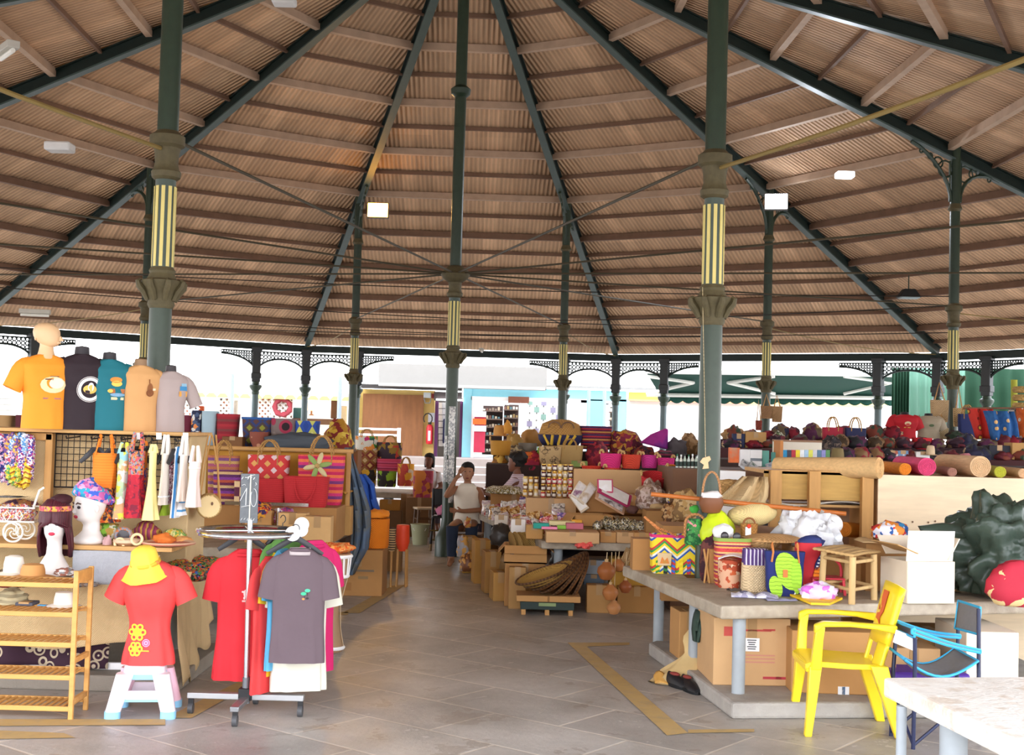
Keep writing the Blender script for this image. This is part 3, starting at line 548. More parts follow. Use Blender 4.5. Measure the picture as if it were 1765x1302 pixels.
for y0, c in ((709, '#e8e8ec'), (722, '#e07030'), (734, '#e4e6ea')): pp_('card', K(c), t, 815, y0, 838, y0+10, D0-.36, .04)
t = S('white_canopy', 'long off-white canopy box above the plywood and blue shops', 'canopy'); pp_('fascia', K('#8f8b84', rough=.8, var=.05), t, 652, 630, 943, 667, D0-2.0, 1.5); pp_('lower_edge', K('#a39f98'), t, 652, 664, 940, 669, D0-2.05, .2)  # off-white fascia coloured grey to hold the shade on its near face
t = S('yellow_shop', 'white shop front with a yellow sign band and orange edge'); pp_('wall', wht, t, 1084, 676, 1560, 810, D0+.2, .3); pp_('sign_band', K('#f2c65a', rough=.7, var=.04), t, 1084, 679, 1292, 691, D0-.05, .2); pp_('sign_edge', K('#e9a078'), t, 1084, 691, 1292, 694, D0-.1, .25)
for k, wd in enumerate((7, 3, 5, 4, 8)): pp_('lettering', K('#6b5a30'), t, 1143+sum((7, 3, 5, 4, 8)[:k])+k*2, 683, 1143+sum((7, 3, 5, 4, 8)[:k])+k*2+wd, 688, D0-.12, .06)
t = S('green_awning', 'dark green retractable awning with scalloped edge and folding white arms', 'awning'); a = [at(1112, 640, 33.4), at(1545, 645, 33.4), at(1545, 684, 35.6), at(1136, 679, 35.6)]; gm = K('#0d3f33', rough=.8, var=.06)
MB().add([tuple(v) for v in a]+[tuple(v+V((0, 0, .04))) for v in a], [(3, 2, 1, 0), (4, 5, 6, 7), (0, 1, 5, 4), (1, 2, 6, 5), (2, 3, 7, 6), (3, 0, 4, 7)]).build('cloth', gm, t, smooth=False)
pts = []; A, B = a[3], a[2]; n = 120
for i in range(n+1): p = A+(B-A)*(i/n); pts.append((p, .2+.07*abs(sin(i*pi/6))))
MB().loft([[p for p, _ in pts], [p-V((0, 0, h)) for p, h in pts]], False, closed=False).build('valance', gm, t, solid=.01)
for y, d in ((641, 33.3), (681, 35.4)): MB().tube([at(1115, y, d), at(1545, y+6, d)], .06, 6).build('rail', K('#d8d6cc'), t)
for x, s in ((1150, 1), (1300, -1), (1490, 1)): MB().tube([at(x-35*s, 649, 33.5), at(x+45*s, 660, 34.2), at(x-35*s, 679, 35.2)], .05, 6).build('arm', K('#e2e0d6'), t)
pp_('scalloped_frieze', K('#f0d080'), S('shop_frieze', 'pale yellow frieze band on the white wall under the awning', 'frieze'), 1292, 690, 1530, 699, D0-.05, .2)
# lattice stall and shutters towards the other end
t = S('lattice_stall', 'cream roofed stall with white lattice panels and a red wreath'); pp_('roof_band', K('#f0ead8'), t, 290, 655, 600, 684, D0-.5, 3); pp_('patterned_band', K('#d8d27a', ('dia', 3, 3, ['#cdd06a', '#efe8c8'])), t, 290, 680, 600, 687, D0-.56, .1); pp_('back_wall', K('#f4f2ee'), t, 280, 684, 600, 800, D0+3, .1); pp_('counter', K('#6b4a34'), t, 500, 722, 580, 732, D0+.5, .5)
for x0, x1 in ((300, 342), (378, 396), (440, 466), (470, 503)):
    mb = MB(); c0, c1 = at(x0, 687, D0-.2), at(x1, 740, D0-.2); w, h = c1.x-c0.x, c0.z-c1.z; st = .17
    for s in (1, -1):
        k = -h
        while k < w:
            p, q = [], []
            xa, xb = max(0, k), min(w, k+h)
            if xb > xa+.05:
                za, zb = (xa-k), (xb-k); za, zb = (za, zb) if s > 0 else (h-za, h-zb); mb.tube([(c0.x+xa, D0-.2+.02*s, c1.z+za), (c0.x+xb, D0-.2+.02*s, c1.z+zb)], .032, 4)
            k += st
    mb.build('lattice', wht, t); pp_('interior_shade_panel', K('#6a5748', ('flo', 2, ['#6a5748', '#a86a4a', '#8a7a6a', '#4a4440'])), t, x0, 687, x1, 745, D0+.3, .05)  # panels coloured dark stand for the dim stall interior behind the lattice
c = at(487, 702, D0-.4); MB().tube([c+V((.23*cos(a), 0, .23*sin(a))) for a in [2*pi*i/14 for i in range(14)]], [.06+.03*(i % 2) for i in range(14)], 6, closed=True).build('wreath', K('#8a2f36', bump=.5), t)
t = S('table_lamp', 'glowing warm lamp on the counter of the lattice stall', 'lamp'); c = at(537, 708, D0+.6); MB().lathe([(.14, 0), (.2, .15), (.15, .42), (.05, .5)], 12, c=c).build('shade', K('#ffcf8a', emit=5, var=0), t); MB().lathe([(.1, -.15), (.03, -.1), (.03, .02)], 10, c=c).build('base', darkwood, t)
for i, (x0, x1, y0, y1, c) in enumerate(((505, 520, 703, 722, '#3d6f7e'), (570, 580, 690, 722, '#6b4b3a'), (340, 350, 700, 722, '#c45a34'), (402, 408, 690, 735, '#e8e4dc'), (322, 330, 694, 716, '#b8674a'), (586, 598, 700, 735, '#c9b8a4'))): single(pbox(MB(), x0, y0, x1, y1, D0+.8, .2), 'stall_box', K(c, var=.3, vs=4), f'{["teal painted", "tall brown", "orange", "white narrow", "rust coloured", "pale stacked"][i]} box among the wares of the lattice stall', 'box', bevel=.03)
t = S('white_shutter', 'white slatted shutter wall beyond the shirt busts', 'shutter'); pp_('wall', wht, t, -120, 652, 300, 790, D0+.6, .2)
for k in range(7): pp_('slat', K('#d9d7d2'), t, -100, 658+k*10, 28, 665+k*10, D0+.45, .1)
t = S('white_railing', 'white tubular railing in front of the plywood sheet', 'railing')
for y in (740, 750): MB().tube([at(560, y-2, 34.2), at(690, y+1, 34.2)], .035, 6).build('rail', wht, t)
for x in (565, 688): MB().tube([at(x, 738, 34.2), V((at(x, 738, 34.2).x, 34.2, .1))], .05, 6).build('post', wht, t)
for i, x in enumerate((400, 586)): single(MB().cyl((at(x, 700, 35).x, 35, .3), (at(x, 660, 35).x, 35, 3.1), .06, n=10), 'steel_post', K('#8f979b'), 'slim grey steel post before the '+('lattice stall' if i == 0 else 'green-yellow pier'), 'post')
# green screen between the eave columns
t = S('shade_curtain', 'translucent green shade cloth hung between the eave columns', 'screen'); gs = K('#33573f', rough=.8, var=.2, vs=2, trans=.0); gl = K('#7a9c88', rough=.8, var=.1, vs=2)
def curtain(x0, y0, x1, y1, d, mat, name):
    mb = MB(); a, b = at(x0, y0, d), at(x1, y0, d); zb = at((x0+x1)/2, y1, d).z; mb.sheet(lambda u, v: (a.x+(b.x-a.x)*u, d+.05*sin(u*40), a.z+(zb-a.z)*v), 60, 3); mb.build(name, mat, t, solid=.01)
for m in (gs, gl):
    n = NT(m.node_tree); b = n.n['Principled BSDF']; tr = n.new('ShaderNodeBsdfTranslucent'); mx = n.new('ShaderNodeMixShader'); mx.inputs[0].default_value = .55; tr.inputs[0].default_value = lin('#3c5f48' if m is gs else '#9dbfae'); n.l.new(b.outputs[0], mx.inputs[1]); n.l.new(tr.outputs[0], mx.inputs[2]); n.l.new(mx.outputs[0], n.n['Material Output'].inputs[0])
curtain(1538, 634, 1570, 745, 30.4, gs, 'cloth'); curtain(1568, 634, 1666, 745, 30, gl, 'cloth'); curtain(1664, 634, 1830, 760, 29.4, gs, 'cloth')
# ---------------------------------------------------------------- stall with shirts, dresses and hats
ZT = .66
struct(MB().box((-3.2, 8.6, .05), (2.3, 1.3, .1)), 'floor_plinth_slab', K('#8f867a', rough=.8, var=.2, bump=.4), bevel=.01, smooth=False)
slab_table('concrete stall table hung with burlap, carrying hats and shirt busts', [(-4.2, 8.0), (-2.12, 8.0), (-2.18, 9.12), (-4.2, 9.12)], ZT, .08, [(-2.3, 8.15, .1), (-2.35, 8.95, .1), (-3.6, 8.15, .1)])
# burlap hanging round the table
def drape(p, z0, zb, nu=40, nv=12, amp=.03, seed=0):
    L = [V(a) for a in p]; n = len(L)-1
    def fn(u, v):
        k = u*n; i = min(n-1, int(k)); a = L[i]+(L[i+1]-L[i])*(k-i); z = z0+(zb(u)-z0)*v; q = noise.noise((u*9+seed, v*1.5, seed))
        d = (L[i+1]-L[i]).normalized(); nn = V((d.y, -d.x, 0)); return a+nn*(.015+amp*v*(.6+q*1.4)+.02*v)+V((0, 0, z))
    return MB().sheet(fn, nu, nv)
t = thing('burlap_drape', 'burlap cloth draped over the stall table down behind the wooden rack', 'cloth', (0, 0, 0))
drape([(-4.2, 7.98, 0), (-2.9, 7.98, 0), (-2.1, 7.98, 0)], .665, lambda u: .34-.07*u+.04*sin(u*9), 60, 14, .03, 2).build('front_fall', burlap, t, solid=.004)
drape([(-2.1, 7.98, 0), (-2.13, 8.5, 0), (-2.16, 9.05, 0)], .665, lambda u: .04+.3*max(0, u-.3)+.05*sin(u*14), 40, 14, .05, 5).build('side_fall', burlap, t, solid=.004)
MB().sheet(lambda u, v: (-2.19+.1*u+.05*v, 7.93-.05*v+.04*sin(u*7), .3-.3*v), 8, 8).build('corner_tail', burlap, t, solid=.004)
p, w, h = Q(-60, 1108, 196, 1152, 8.25)
single(MB().sheet(lambda u, v: (p.x-w/2+w*u, 8.1+.03*sin(u*14)-.02*v, .34-.2*v-.03*u), 40, 6), 'scroll_cloth', K('#3a2230', ('dot', 11, ['#c9b9a0', '#3a2230', '#bcaa90', '#3a2230', '#3a2230'], [0, .16, .3, .42, .6]), rough=.9, var=.1), 'dark cloth with pale ring scrolls hanging under the burlap table', 'cloth', solid=.004)
single(MB().box((-2.95, 8.14, .125), (1.5, .03, .045)), 'white_board', whitep, 'white board lying on the plinth below the scroll cloth', 'board', bevel=.004)
# shelf on blocks
single(MB().box((-3.1, 8.25, .89), (1.95, .5, .028)), 'shelf_plank', woodl, 'long wooden plank on a concrete block carrying wig heads and bowls', 'shelf', bevel=.003, smooth=False)
t = thing('concrete_block', 'grey concrete block holding up the plank above the table', 'block', (-2.6, 8.2, ZT), .18); mb = MB()
for x in (-.165, -.06, .06, .165): mb.box((x, 0, .107), (.035 if abs(x) > .1 else .03, .38, .213))
mb.box((0, -.18, .107), (.36, .03, .213)); mb.box((0, .18, .107), (.36, .03, .213)); mb.build('body', K('#a9abb0', rough=.9, var=.12, vs=30, bump=.5), t)
# back display box with grid
t = thing('display_box', 'tall burlap covered box behind the hung dresses, shirt busts on top', 'display', (0, 0, 0)); MB().box((-3.2, 8.86, 1.135), (2.02, .48, .95)).build('body', burlap, t, bevel=.01); MB().box((-3.2, 8.74, 1.622), (2.08, .74, .024)).build('top_board', woodl, t, bevel=.003)
a, b = at(97, 745, 8.55), at(322, 745, 8.55); t = thing('wire_grid', 'black wire grid panel carrying the hanging dresses', 'grid', (0, 0, 0)); mb = MB(); zt, zb = 1.6, 1.24; n = 22
for i in range(n+1): x = a.x+(b.x-a.x)*i/n; mb.cyl((x, 8.56, zb), (x, 8.56, zt), .0028, n=5)
for i in range(9): z = zb+(zt-zb)*i/8; mb.cyl((a.x, 8.556, z), (b.x, 8.556, z), .0028, n=5)
mb.build('wire', black, t); mb = MB().tube([(a.x, 8.55, zb), (a.x, 8.55, zt), (b.x, 8.55, zt), (b.x, 8.55, zb)], .006, 6, closed=True); mb.build('frame', black, t)
for x in (133, 175, 225, 278, 318): q = at(x, 752, 8.5); MB().tube([(q.x, 8.55, 1.585), (q.x, 8.3, 1.575), (q.x, 8.29, 1.59)], .005, 5).build('arm', black, t)
for i, x in enumerate((240, 274, 320)): q = at(x, 752, 8.3); single(MB().box((0, 0, 0), (.035, .004, .045), RX(.2)), 'price_tag', whitep, f'small white tag on the wire arm above the {["red dress", "white dresses", "pale pink dress"][i]}', 'tag', q, smooth=False)
t = thing('bead_board', 'burlap board in a wooden frame hung with bead strands', 'board', (0, 0, 0)); q = at(92, 800, 8.52); MB().box((q.x-.45, 8.53, 1.23), (.9, .02, .72)).build('panel', burlap, t); MB().box((q.x-.02, 8.5, 1.23), (.05, .05, .74)).box((q.x-.45, 8.5, 1.58), (.9, .05, .05)).build('frame', woodz, t, bevel=.004)
for i, (x, y0, y1, w, c, tx) in enumerate(((5, 754, 826, .14, ['#3d3f8a', '#d9d5dd', '#b02f48', '#24407c'], 'blue and white bead strand at the end of the board'), (16, 755, 830, .1, ['#4a4f9c', '#e0a0b4', '#2f2f6a', '#c9c9d4'], 'violet blue bead strand next to the orange one'), (25, 752, 800, .06, ['#e09a34', '#6b4a8a', '#d8b050'], 'short orange bead strand'), (37, 752, 790, .09, ['#e6e6ea', '#5a8fc0', '#d0d4da'], 'white bead strand above the yellow scarf beads'), (50, 755, 828, .07, ['#c03c7a', '#463a90', '#e0dce0', '#a8305c'], 'magenta and blue bead strand by the frame'), (28, 795, 834, .06, ['#3f9a5a', '#d2c04a', '#7a9a40'], 'green bead strand low on the board'), (41, 790, 838, .1, ['#e8b92c', '#9a5a24', '#f0d050'], 'yellow and brown zigzag bead strand'))):
    q = at(x, y0, 8.42); bead_strand(tx, q, w, (y1-y0)*8.42/F, K(c[0], ('zig', 28, 14, 1.0, c) if i == 6 else ('flo', 55, c), rough=.4, var=.05), seed=i)
# shirt busts
def bust(px, d, wpx, hpx, mat, rz, label, pr, sl=.16, neck='#332f33', head=False, zt=1.634, ws=1., spread=.45):
    p = pb(px, d, zt); h = hpx*d/F; w = wpx*d/F/2; t = thing('shirt_bust', label, 'mannequin', p, rz, 'shirt busts on top of the burlap box'); s = Shirt(w, w*.58, h, .8, .84, .012, px, chest=1.06)
    b = s.sleeves(s.body(32), sl, w*.42, spread, fd=1.).build('tee_shirt', mat, t, ang=60); nm = K(neck, rough=.5)
    k = h/.5; nk = w*.3
    if head:
        mb = MB().lathe([(nk*1.3, -.03), (nk, .02), (nk*.86, .06), (nk*.9, .085)], 16, c=(0, .0, h)); mb.build('neck', nm, t)
        hm = MB(); g = []
        for zz, rx, ry, oy in ((.06, .03, .035, -.02), (.075, .05, .055, -.022), (.1, .062, .075, -.012), (.14, .07, .088, .0), (.175, .071, .09, .004), (.21, .062, .08, .008), (.235, .04, .052, .01), (.245, .012, .015, .01)): g.append([V((rx*cos(2*pi*j/20), oy+ry*sin(2*pi*j/20), h+zz*.86)) for j in range(20)])
        hm.loft(g).box((0, -.098, h+.105), (.016, .03, .03), RX(-.3), top=(.5, .4)).box((0, -.083, h+.078), (.03, .016, .012)); o = hm.build('head', nm, t, ang=60, rz=.85)
        for sx in (-1, 1): MB().blob((.008, .018, .026), 8, 6, 0, c=(sx*.07, .01, h+.115)).build('ear', nm, t)
    else: MB().lathe([(nk*1.25, -.03), (nk*1.02, .0), (nk*.95, .045*k), (nk*.8, .05*k), (.003, .055*k)], 18, c=(0, .005, h)).build('neck', nm, t)
    MB().loft([[V((p.x*1.12, p.y*1.12+.002, h-.012+dz)) for p in s.ring(1.)] for dz in (-.008, .008)], False).build('collar', mat, b, solid=.004)
    s.print(b, pr); return t
bust(74, 8.3, 86, 128, K('#ee932a', var=.05, bump=.8, bs=5.), .6, 'bald mannequin bust in a bright orange T-shirt with a pale print', [('disc', .03, .29, .085, .055, '#f2d6a4'), ('disc', .05, .3, .05, .035, '#f6e8cc'), ('rect', .0, .325, .05, .008, '#6d4a3c'), ('rect', .035, .345, .06, .006, '#7a4e3a'), ('rect', .03, .2, .12, .01, '#b0706a')], .17, '#dcb58a', True)
bust(136, 8.42, 84, 130, K('#2c2026', var=.1, bump=.8, bs=5.), .5, 'headless bust in a black T-shirt with a round white badge print', [('ring', .045, .27, .058, .078, '#e4e0dc'), ('ring', .045, .27, .082, .086, '#cfcac6'), ('disc', .045, .27, .045, .03, '#e3bd62'), ('disc', .05, .285, .02, .03, '#f0ece6'), ('rect', .03, .25, .03, .025, '#33262c')], .14)
bust(184, 8.5, 78, 122, K('#1d6c78', var=.06, bump=.8, bs=5.), .45, 'headless bust in a teal T-shirt with a coloured drawing', [('disc', .035, .34, .04, .02, '#d98a3c'), ('disc', .04, .315, .036, .02, '#e8c25a'), ('rect', .045, .265, .1, .03, '#b06a3c'), ('disc', -.0, .265, .018, .012, '#e8c25a'), ('disc', .05, .24, .05, .012, '#7fa6c4'), ('rect', .05, .215, .085, .018, '#e0cfa6')], .14)
bust(238, 8.58, 72, 113, K('#cc9a64', var=.06, bump=.8, bs=5.), .45, 'headless bust in a tan T-shirt with a small brown animal drawing', [('disc', .055, .285, .02, .042, '#8a552e'), ('disc', .055, .26, .026, .025, '#7d4a28'), ('rect', .05, .338, .008, .03, '#8a552e'), ('rect', .083, .285, .02, .014, '#ead8b8')], .17, '#8d6f52')
bust(291, 8.68, 62, 104, K('#a89894', var=.06, bump=.8, bs=5.), .55, 'headless bust in a grey T-shirt with a blue and orange picture', [('rect', .07, .3, .055, .03, '#3f87b8'), ('rect', .075, .325, .04, .02, '#8fb8d0'), ('rect', .07, .262, .065, .035, '#dfa04c')], .19, '#3a3436')
# dresses
pr1 = ('flo', 38, ['#e06a24', '#3c2a3a', '#e8852c', '#b8461f', '#5a3a4a', '#e9b23c'])
def ds(x0, x1, y0, y1, d, mat, tx, wt=None, **k):
    p, w, h = Q(x0, y0, x1, y1, d); return dress(tx, p, (wt or (x1-x0)*.8)*d/F, w, h, mat, seed=x0, **k)
ds(150, 203, 782, 900, 8.33, K('#a8562a', ('flo', 40, ['#e8742a', '#4a2f36', '#d85a24', '#6a4a4a', '#e89a3c', '#2f2a3e'])), 'halter dress with bright orange top and dark patterned skirt', top=K('#ee7a22', ('st', 'z', 55, ['#ee8228', '#e87820']), var=.1), k0=.5)
ds(188, 212, 790, 893, 8.42, K('#7d8a3c', ('flo', 34, ['#6a7a34', '#d8652c', '#c9a84a', '#8a3a2c', '#4f5a3a'])), 'green and orange patterned dress behind the orange halter dress', strap=.05)
ds(196, 222, 780, 894, 8.3, K('#dcd8d0', ('flo', 15, ['#e8e4dc', '#8fc0c8', '#dfe2d6', '#d8a878', '#e0e04c', '#b8cfa8', '#6a5a9a'])), 'pale tie-dye strap dress with turquoise and yellow patches', strap=.06)
ds(214, 250, 778, 892, 8.27, K('#b01f34', ('flo', 26, ['#b01f34', '#b01f34', '#c22a3a', '#7d2036', '#a81c30'])), 'red dress with a grey printed bodice', top=K('#6a6a72', ('flo', 50, ['#3f3f4c', '#8a8a92', '#c0505c', '#e07a3c', '#2f3040']))); ds(236, 252, 772, 870, 8.36, K('#3a4fb0', ('flo', 40, ['#e88a34', '#3a4fb0', '#ec7a2c', '#5a3f9a'])), 'narrow orange and blue dress between the red and yellow ones', strap=.04, top=K('#f08a2c'))
ds(246, 273, 778, 896, 8.25, K('#efe39a', var=.05), 'plain pale yellow dress hanging beside the red one', wt=12, strap=.04)
ds(274, 290, 782, 870, 8.3, K('#dcd2c6', var=.06), 'white cotton dress with a pale hem band, first of the white ones', band=(.16, .012, whitep)); ds(286, 300, 786, 868, 8.4, K('#7a5a60', ('flo', 60, ['#3c2f40', '#a88a90', '#8a4a5c', '#d8ccd0'])), 'dark small flowered dress squeezed between white ones', strap=.04)
ds(296, 308, 782, 892, 8.32, K('#c9d2dc', ('st', 'x', 16, ['#3a7ab0', '#dfe2e4', '#c9d4de', '#e6e6e8'])), 'white dress with blue edging, longest of the white ones', strap=.04); ds(306, 322, 784, 864, 8.28, K('#e2d8cc', var=.05), 'cream cotton dress before the blue edged one'); ds(302, 320, 860, 888, 8.36, K('#e8e8ea', ('st', 'z', 18, ['#e8e8ea', '#e8e8ea', '#4a90c4', '#e8e8ea'])), 'white skirt with a blue band below the cream dress', strap=0)
ds(321, 345, 796, 874, 8.22, K('#e8d2c8', var=.05), 'pale pink strap dress hanging free at the end of the row', strap=.1, band=(.86, .02, K('#efdcd4'))); ds(276, 292, 866, 888, 8.42, K('#a8c83c', var=.08), 'lime green cloth hanging under the first white dress', strap=0)
for i, (x, y, w, rz, tx) in enumerate(((166, 778, .1, .2, 'over the orange halter dress'), (193, 780, .09, 0, 'empty between orange and pale dresses'), (212, 779, .08, 1.3, 'over the pale tie-dye dress'), (232, 776, .1, .5, 'over the red dress'), (256, 776, .09, .9, 'over the yellow dress'), (283, 780, .07, 1.2, 'over the first white dress'), (303, 780, .07, 1.1, 'over the blue edged dress'), (318, 778, .07, 1.3, 'over the cream dress'))):
    hanger('black hanger '+tx, at(x, y, 8.32+.02*(i % 2)), w, rz, group='black hangers on the wire arms')
# round bamboo handbag with long straps
t = thing('round_handbag', 'round light bamboo handbag hanging by long leather straps', 'bag', at(360, 872, 8.7), .25); MB().lathe([(.01, -.09), (.078, -.09), (.085, -.07), (.085, .07), (.078, .09), (.01, .09)], 28).build('body', straw('#d9b476', 300), t, R=RX(pi/2)); MB().lathe([(.07, .0), (.072, .004), (.005, .006)], 28).build('lid', K('#e6cb95', rough=.6), t, loc=(0, -.09, 0), R=RX(pi/2)); MB().blob((.008, .006, .012), 8, 6, 0, c=(.02, -.1, .02)).build('clasp', darkwood, t)
lt = K('#b98a4e', rough=.6)
for x0, x1, y in ((-.075, -.02, -.05), (-.06, .0, .05), (.075, .005, -.05), (.065, .03, .05)): MB().tube([(x0, y, .04), (x0*.6+x1*.4, y*.6, .28), (x1, 0, .49)], .008, 5, flat=.5).build('strap', lt, t)
# wig heads
def wig_head(label, loc, rz, hairf, capm, sc=1., nk=1., dz=0.):
    t = thing('wig_head', label, 'mannequin head', loc, rz, sc=sc); sk = K('#e6dfda', rough=.35, var=.02); g = []
    for z, rx, ry, oy in ((0, .085, .075, 0), (.02, .1, .085, 0), (.05, .1, .08, 0), (.085, .075, .06, .005), (.12, .052, .048, .01), (.17, .048, .046, .012), (.2, .05, .052, .005), (.215, .055, .064, -.008), (.235, .062, .077, -.012), (.27, .07, .088, -.004), (.31, .075, .094, 0), (.345, .072, .09, .004), (.375, .058, .072, .008), (.392, .03, .036, .01), (.396, .006, .006, .01)): g.append([V((rx*cos(2*pi*j/24), oy+ry*sin(2*pi*j/24), (z*nk if z < .215 else z-.215*(1-nk)))) for j in range(24)])
    hd = MB().loft(g).build('head', sk, t, ang=70); MB().loft([[V((a*.011, -.088-b, z)) for a, b in ((-1, 0), (0, .012*k), (1, 0), (0, -.01))] for z, k in ((.305, .3), (.285, .9), (.268, 1.7), (.258, 1.2), (.254, .1))]).build('nose', sk, hd); MB().blob((.022, .011, .011), 10, 6, .0, c=(0, -.084, .238)).build('lips', K('#c03a50'), hd)
    for s in (-1, 1):
        MB().blob((.017, .008, .009), 8, 6, 0, c=(s*.03, -.084, .292)).build('eye', K('#3a3036'), hd); MB().tube([(s*.015, -.093, .31), (s*.03, -.092, .318), (s*.046, -.08, .312)], .0042, 5).build('eyebrow', K('#5a4038'), hd); MB().blob((.007, .014, .022), 8, 6, 0, c=(s*.077, .005, .285)).build('ear', sk, hd)
    hairf(t)
    for o in list(t.children)+list(hd.children):
        if o != hd: o.location.z -= .215*(1-nk)
def hair1(t):
    hm = K('#42161f', ('st', 'x', 90, ['#4a1a24', '#3a121b', '#551f2b'], .02), rough=.5, var=.3, vs=30); g = []
    for z, rx, ry, oy, gap in ((.1, .1, .07, .05, 1.25), (.16, .11, .085, .03, 1.05), (.22, .108, .1, .015, .95), (.27, .1, .108, .01, .85), (.3, .1, .112, .004, .0), (.345, .096, .108, .004, 0), (.39, .085, .095, .006, 0), (.42, .055, .062, .008, 0), (.43, .01, .01, .008, 0)):
        r = []
        for j in range(33):
            a = -pi/2+gap+(2*pi-2*gap)*j/32; f = 1+.04*sin(17*a+z*30); r.append(V((rx*cos(a)*f, oy+ry*sin(a)*f, z)))
        g.append(r)
    MB().loft(g, False, closed=False).build('hair', hm, t, solid=.012); MB().loft([[V((.1*cos(a), .008+.115*sin(a), z)) for a in [-pi/2-1.5+3.*j/20 for j in range(21)]] for z in (.362, .39)], False, closed=False).build('headband', K('#c86a6c', ('flo', 40, ['#d87a78', '#e8a04a', '#b84a5a', '#7a3040'])), t, solid=.012); MB().blob((.07, .08, .035), 16, 8, .2, c=(.03, .02, .42)).build('hat_crown', K('#3c1820', rough=.8), t)
def hair2(t):
    fl = K('#c870a0', ('flo', 26, ['#d87aa8', '#3f5fc0', '#b85a98', '#2f9ab8', '#e0a0c0', '#4a48b0'])); MB().loft([[V(((rx*(1+.04*sin(9*a))*cos(a)), oy+ry*(1+.04*sin(9*a))*sin(a), z-.03*sin(a))) for a in [2*pi*j/28 for j in range(28)]] for z, rx, ry, oy in ((.33, .083, .102, .004), (.345, .092, .112, .006), (.38, .088, .106, .012), (.415, .066, .08, .016), (.43, .03, .036, .018), (.433, .004, .004, .018))], True).build('head_scarf', fl, t); MB().blob((.05, .03, .03), 14, 8, .35, c=(.0, .11, .33), seed=3).build('scarf_knot', fl, t)
p = at(92, 974, 7.92); wig_head('white mannequin head with dark red wig and flowered headband', (p.x, p.y, .72), .12, hair1, None, 1.12); bpy.data.objects['wig_head'].scale = (.94, .98, 1.12); p = at(151, 946, 8.12); wig_head('white mannequin head in profile with a pink and blue scarf', (p.x, 8.14, .904), -.8, hair2, None, 1.12, .62)
# white wire cart
t = thing('wire_planter_cart', 'small white scrolled wire cart holding bead jewellery', 'cart', (pb(14, 8.18, .904)), 0); wm = K('#ece8dc', rough=.4); 
for y in (-.09, .09):
    MB().tube([(-.2, y, .13), (.2, y, .13), (.2, y, .22), (-.2, y, .22)], .006, 5, closed=True).build('side_frame', wm, t); c = V((.07, y*1.15, .065)); mb = MB().tube([c+V((.062*cos(a), 0, .062*sin(a))) for a in [2*pi*i/24 for i in range(24)]], .007, 6, closed=True)
    for k in range(3):
        a0 = 2.1*k; mb.tube([c+V((.006*q*cos(a0+q*.42), 0, .006*q*sin(a0+q*.42))) for q in range(1, 10)], .004, 5)
    mb.build('wheel', wm, t)
    for x in (-.12, -.05, .02, .1): MB().tube([(x, y, .13), (x-.025, y, .17), (x, y, .2), (x+.025, y, .17), (x, y, .13)], .004, 5).build('scroll', wm, t)
MB().tube([(.1, 0, .13), (.15, 0, .2), (.19, 0, .33), (.22, 0, .35)], .008, 6).build('handle', wm, t); MB().box((0, 0, .13), (.4, .18, .008)).build('tray', wm, t)
for i, (x, z, c) in enumerate(((-.1, .2, '#7a6a74'), (.0, .21, '#b06a4a'), (.1, .2, '#5a5a6a'))): q = pb(14, 8.18, .904); bundle(f'{["grey", "rust", "dark"][i]} tangle of bead jewellery in the white wire cart', (q.x+x, 8.18, .904+.135), (.07, .07, .06), K(c, ('flo', 70, [c, '#d8d0d4', '#c0505c', '#e0b050', '#3a3a6a'])), i, name='bead_tangle', cat='jewellery')
def goods(rows, d0=None):
    for kind, x0, y0, x1, y1, d, col, tx, *r in rows:
        m = col if not isinstance(col, (str, tuple, list)) else K(col) if isinstance(col, str) else K(col[0], col[1] if len(col) > 1 else None); p, w, h = Q(x0, y0, x1, y1, d); z = r[0] if r else None
        if z is not None: h += p.z-z; p.z = z
        if kind == 'b': bundle(tx, p, (w/2, min(w/2, .22), h/1.65), m, x0)
        elif kind == 'k': basket(tx, p, w/2/1.05, h, m)
        elif kind == 'c': carton(tx, p, w, min(max(w*.7, .12), .4), h, 0, m)
        elif kind == 't': tote(tx, p, w/1.1, max(.07, w*.35), h, m, hh=.1)
        elif kind == 'h': hat(tx, p, w/3.4, m, h=max(h, .05))
        elif kind == 'd': single(MB().lathe([(w*.3, 0), (w*.5, h*.5), (w*.5, h), (w*.46, h), (w*.3, h*.3), (.004, h*.2)], 20), 'bowl', m, tx, 'bowl', p)
        elif kind == 's': single(MB().box((0, 0, h/2), (w, w*.7, h)), 'gift_box', m, tx, 'box', p, bevel=min(h, w)*.08)
beads = ['#2f2a5a', '#c9a83c', '#b03a3c', '#4a8a4a', '#1f1c28', '#d86a34', '#3a5aa8']
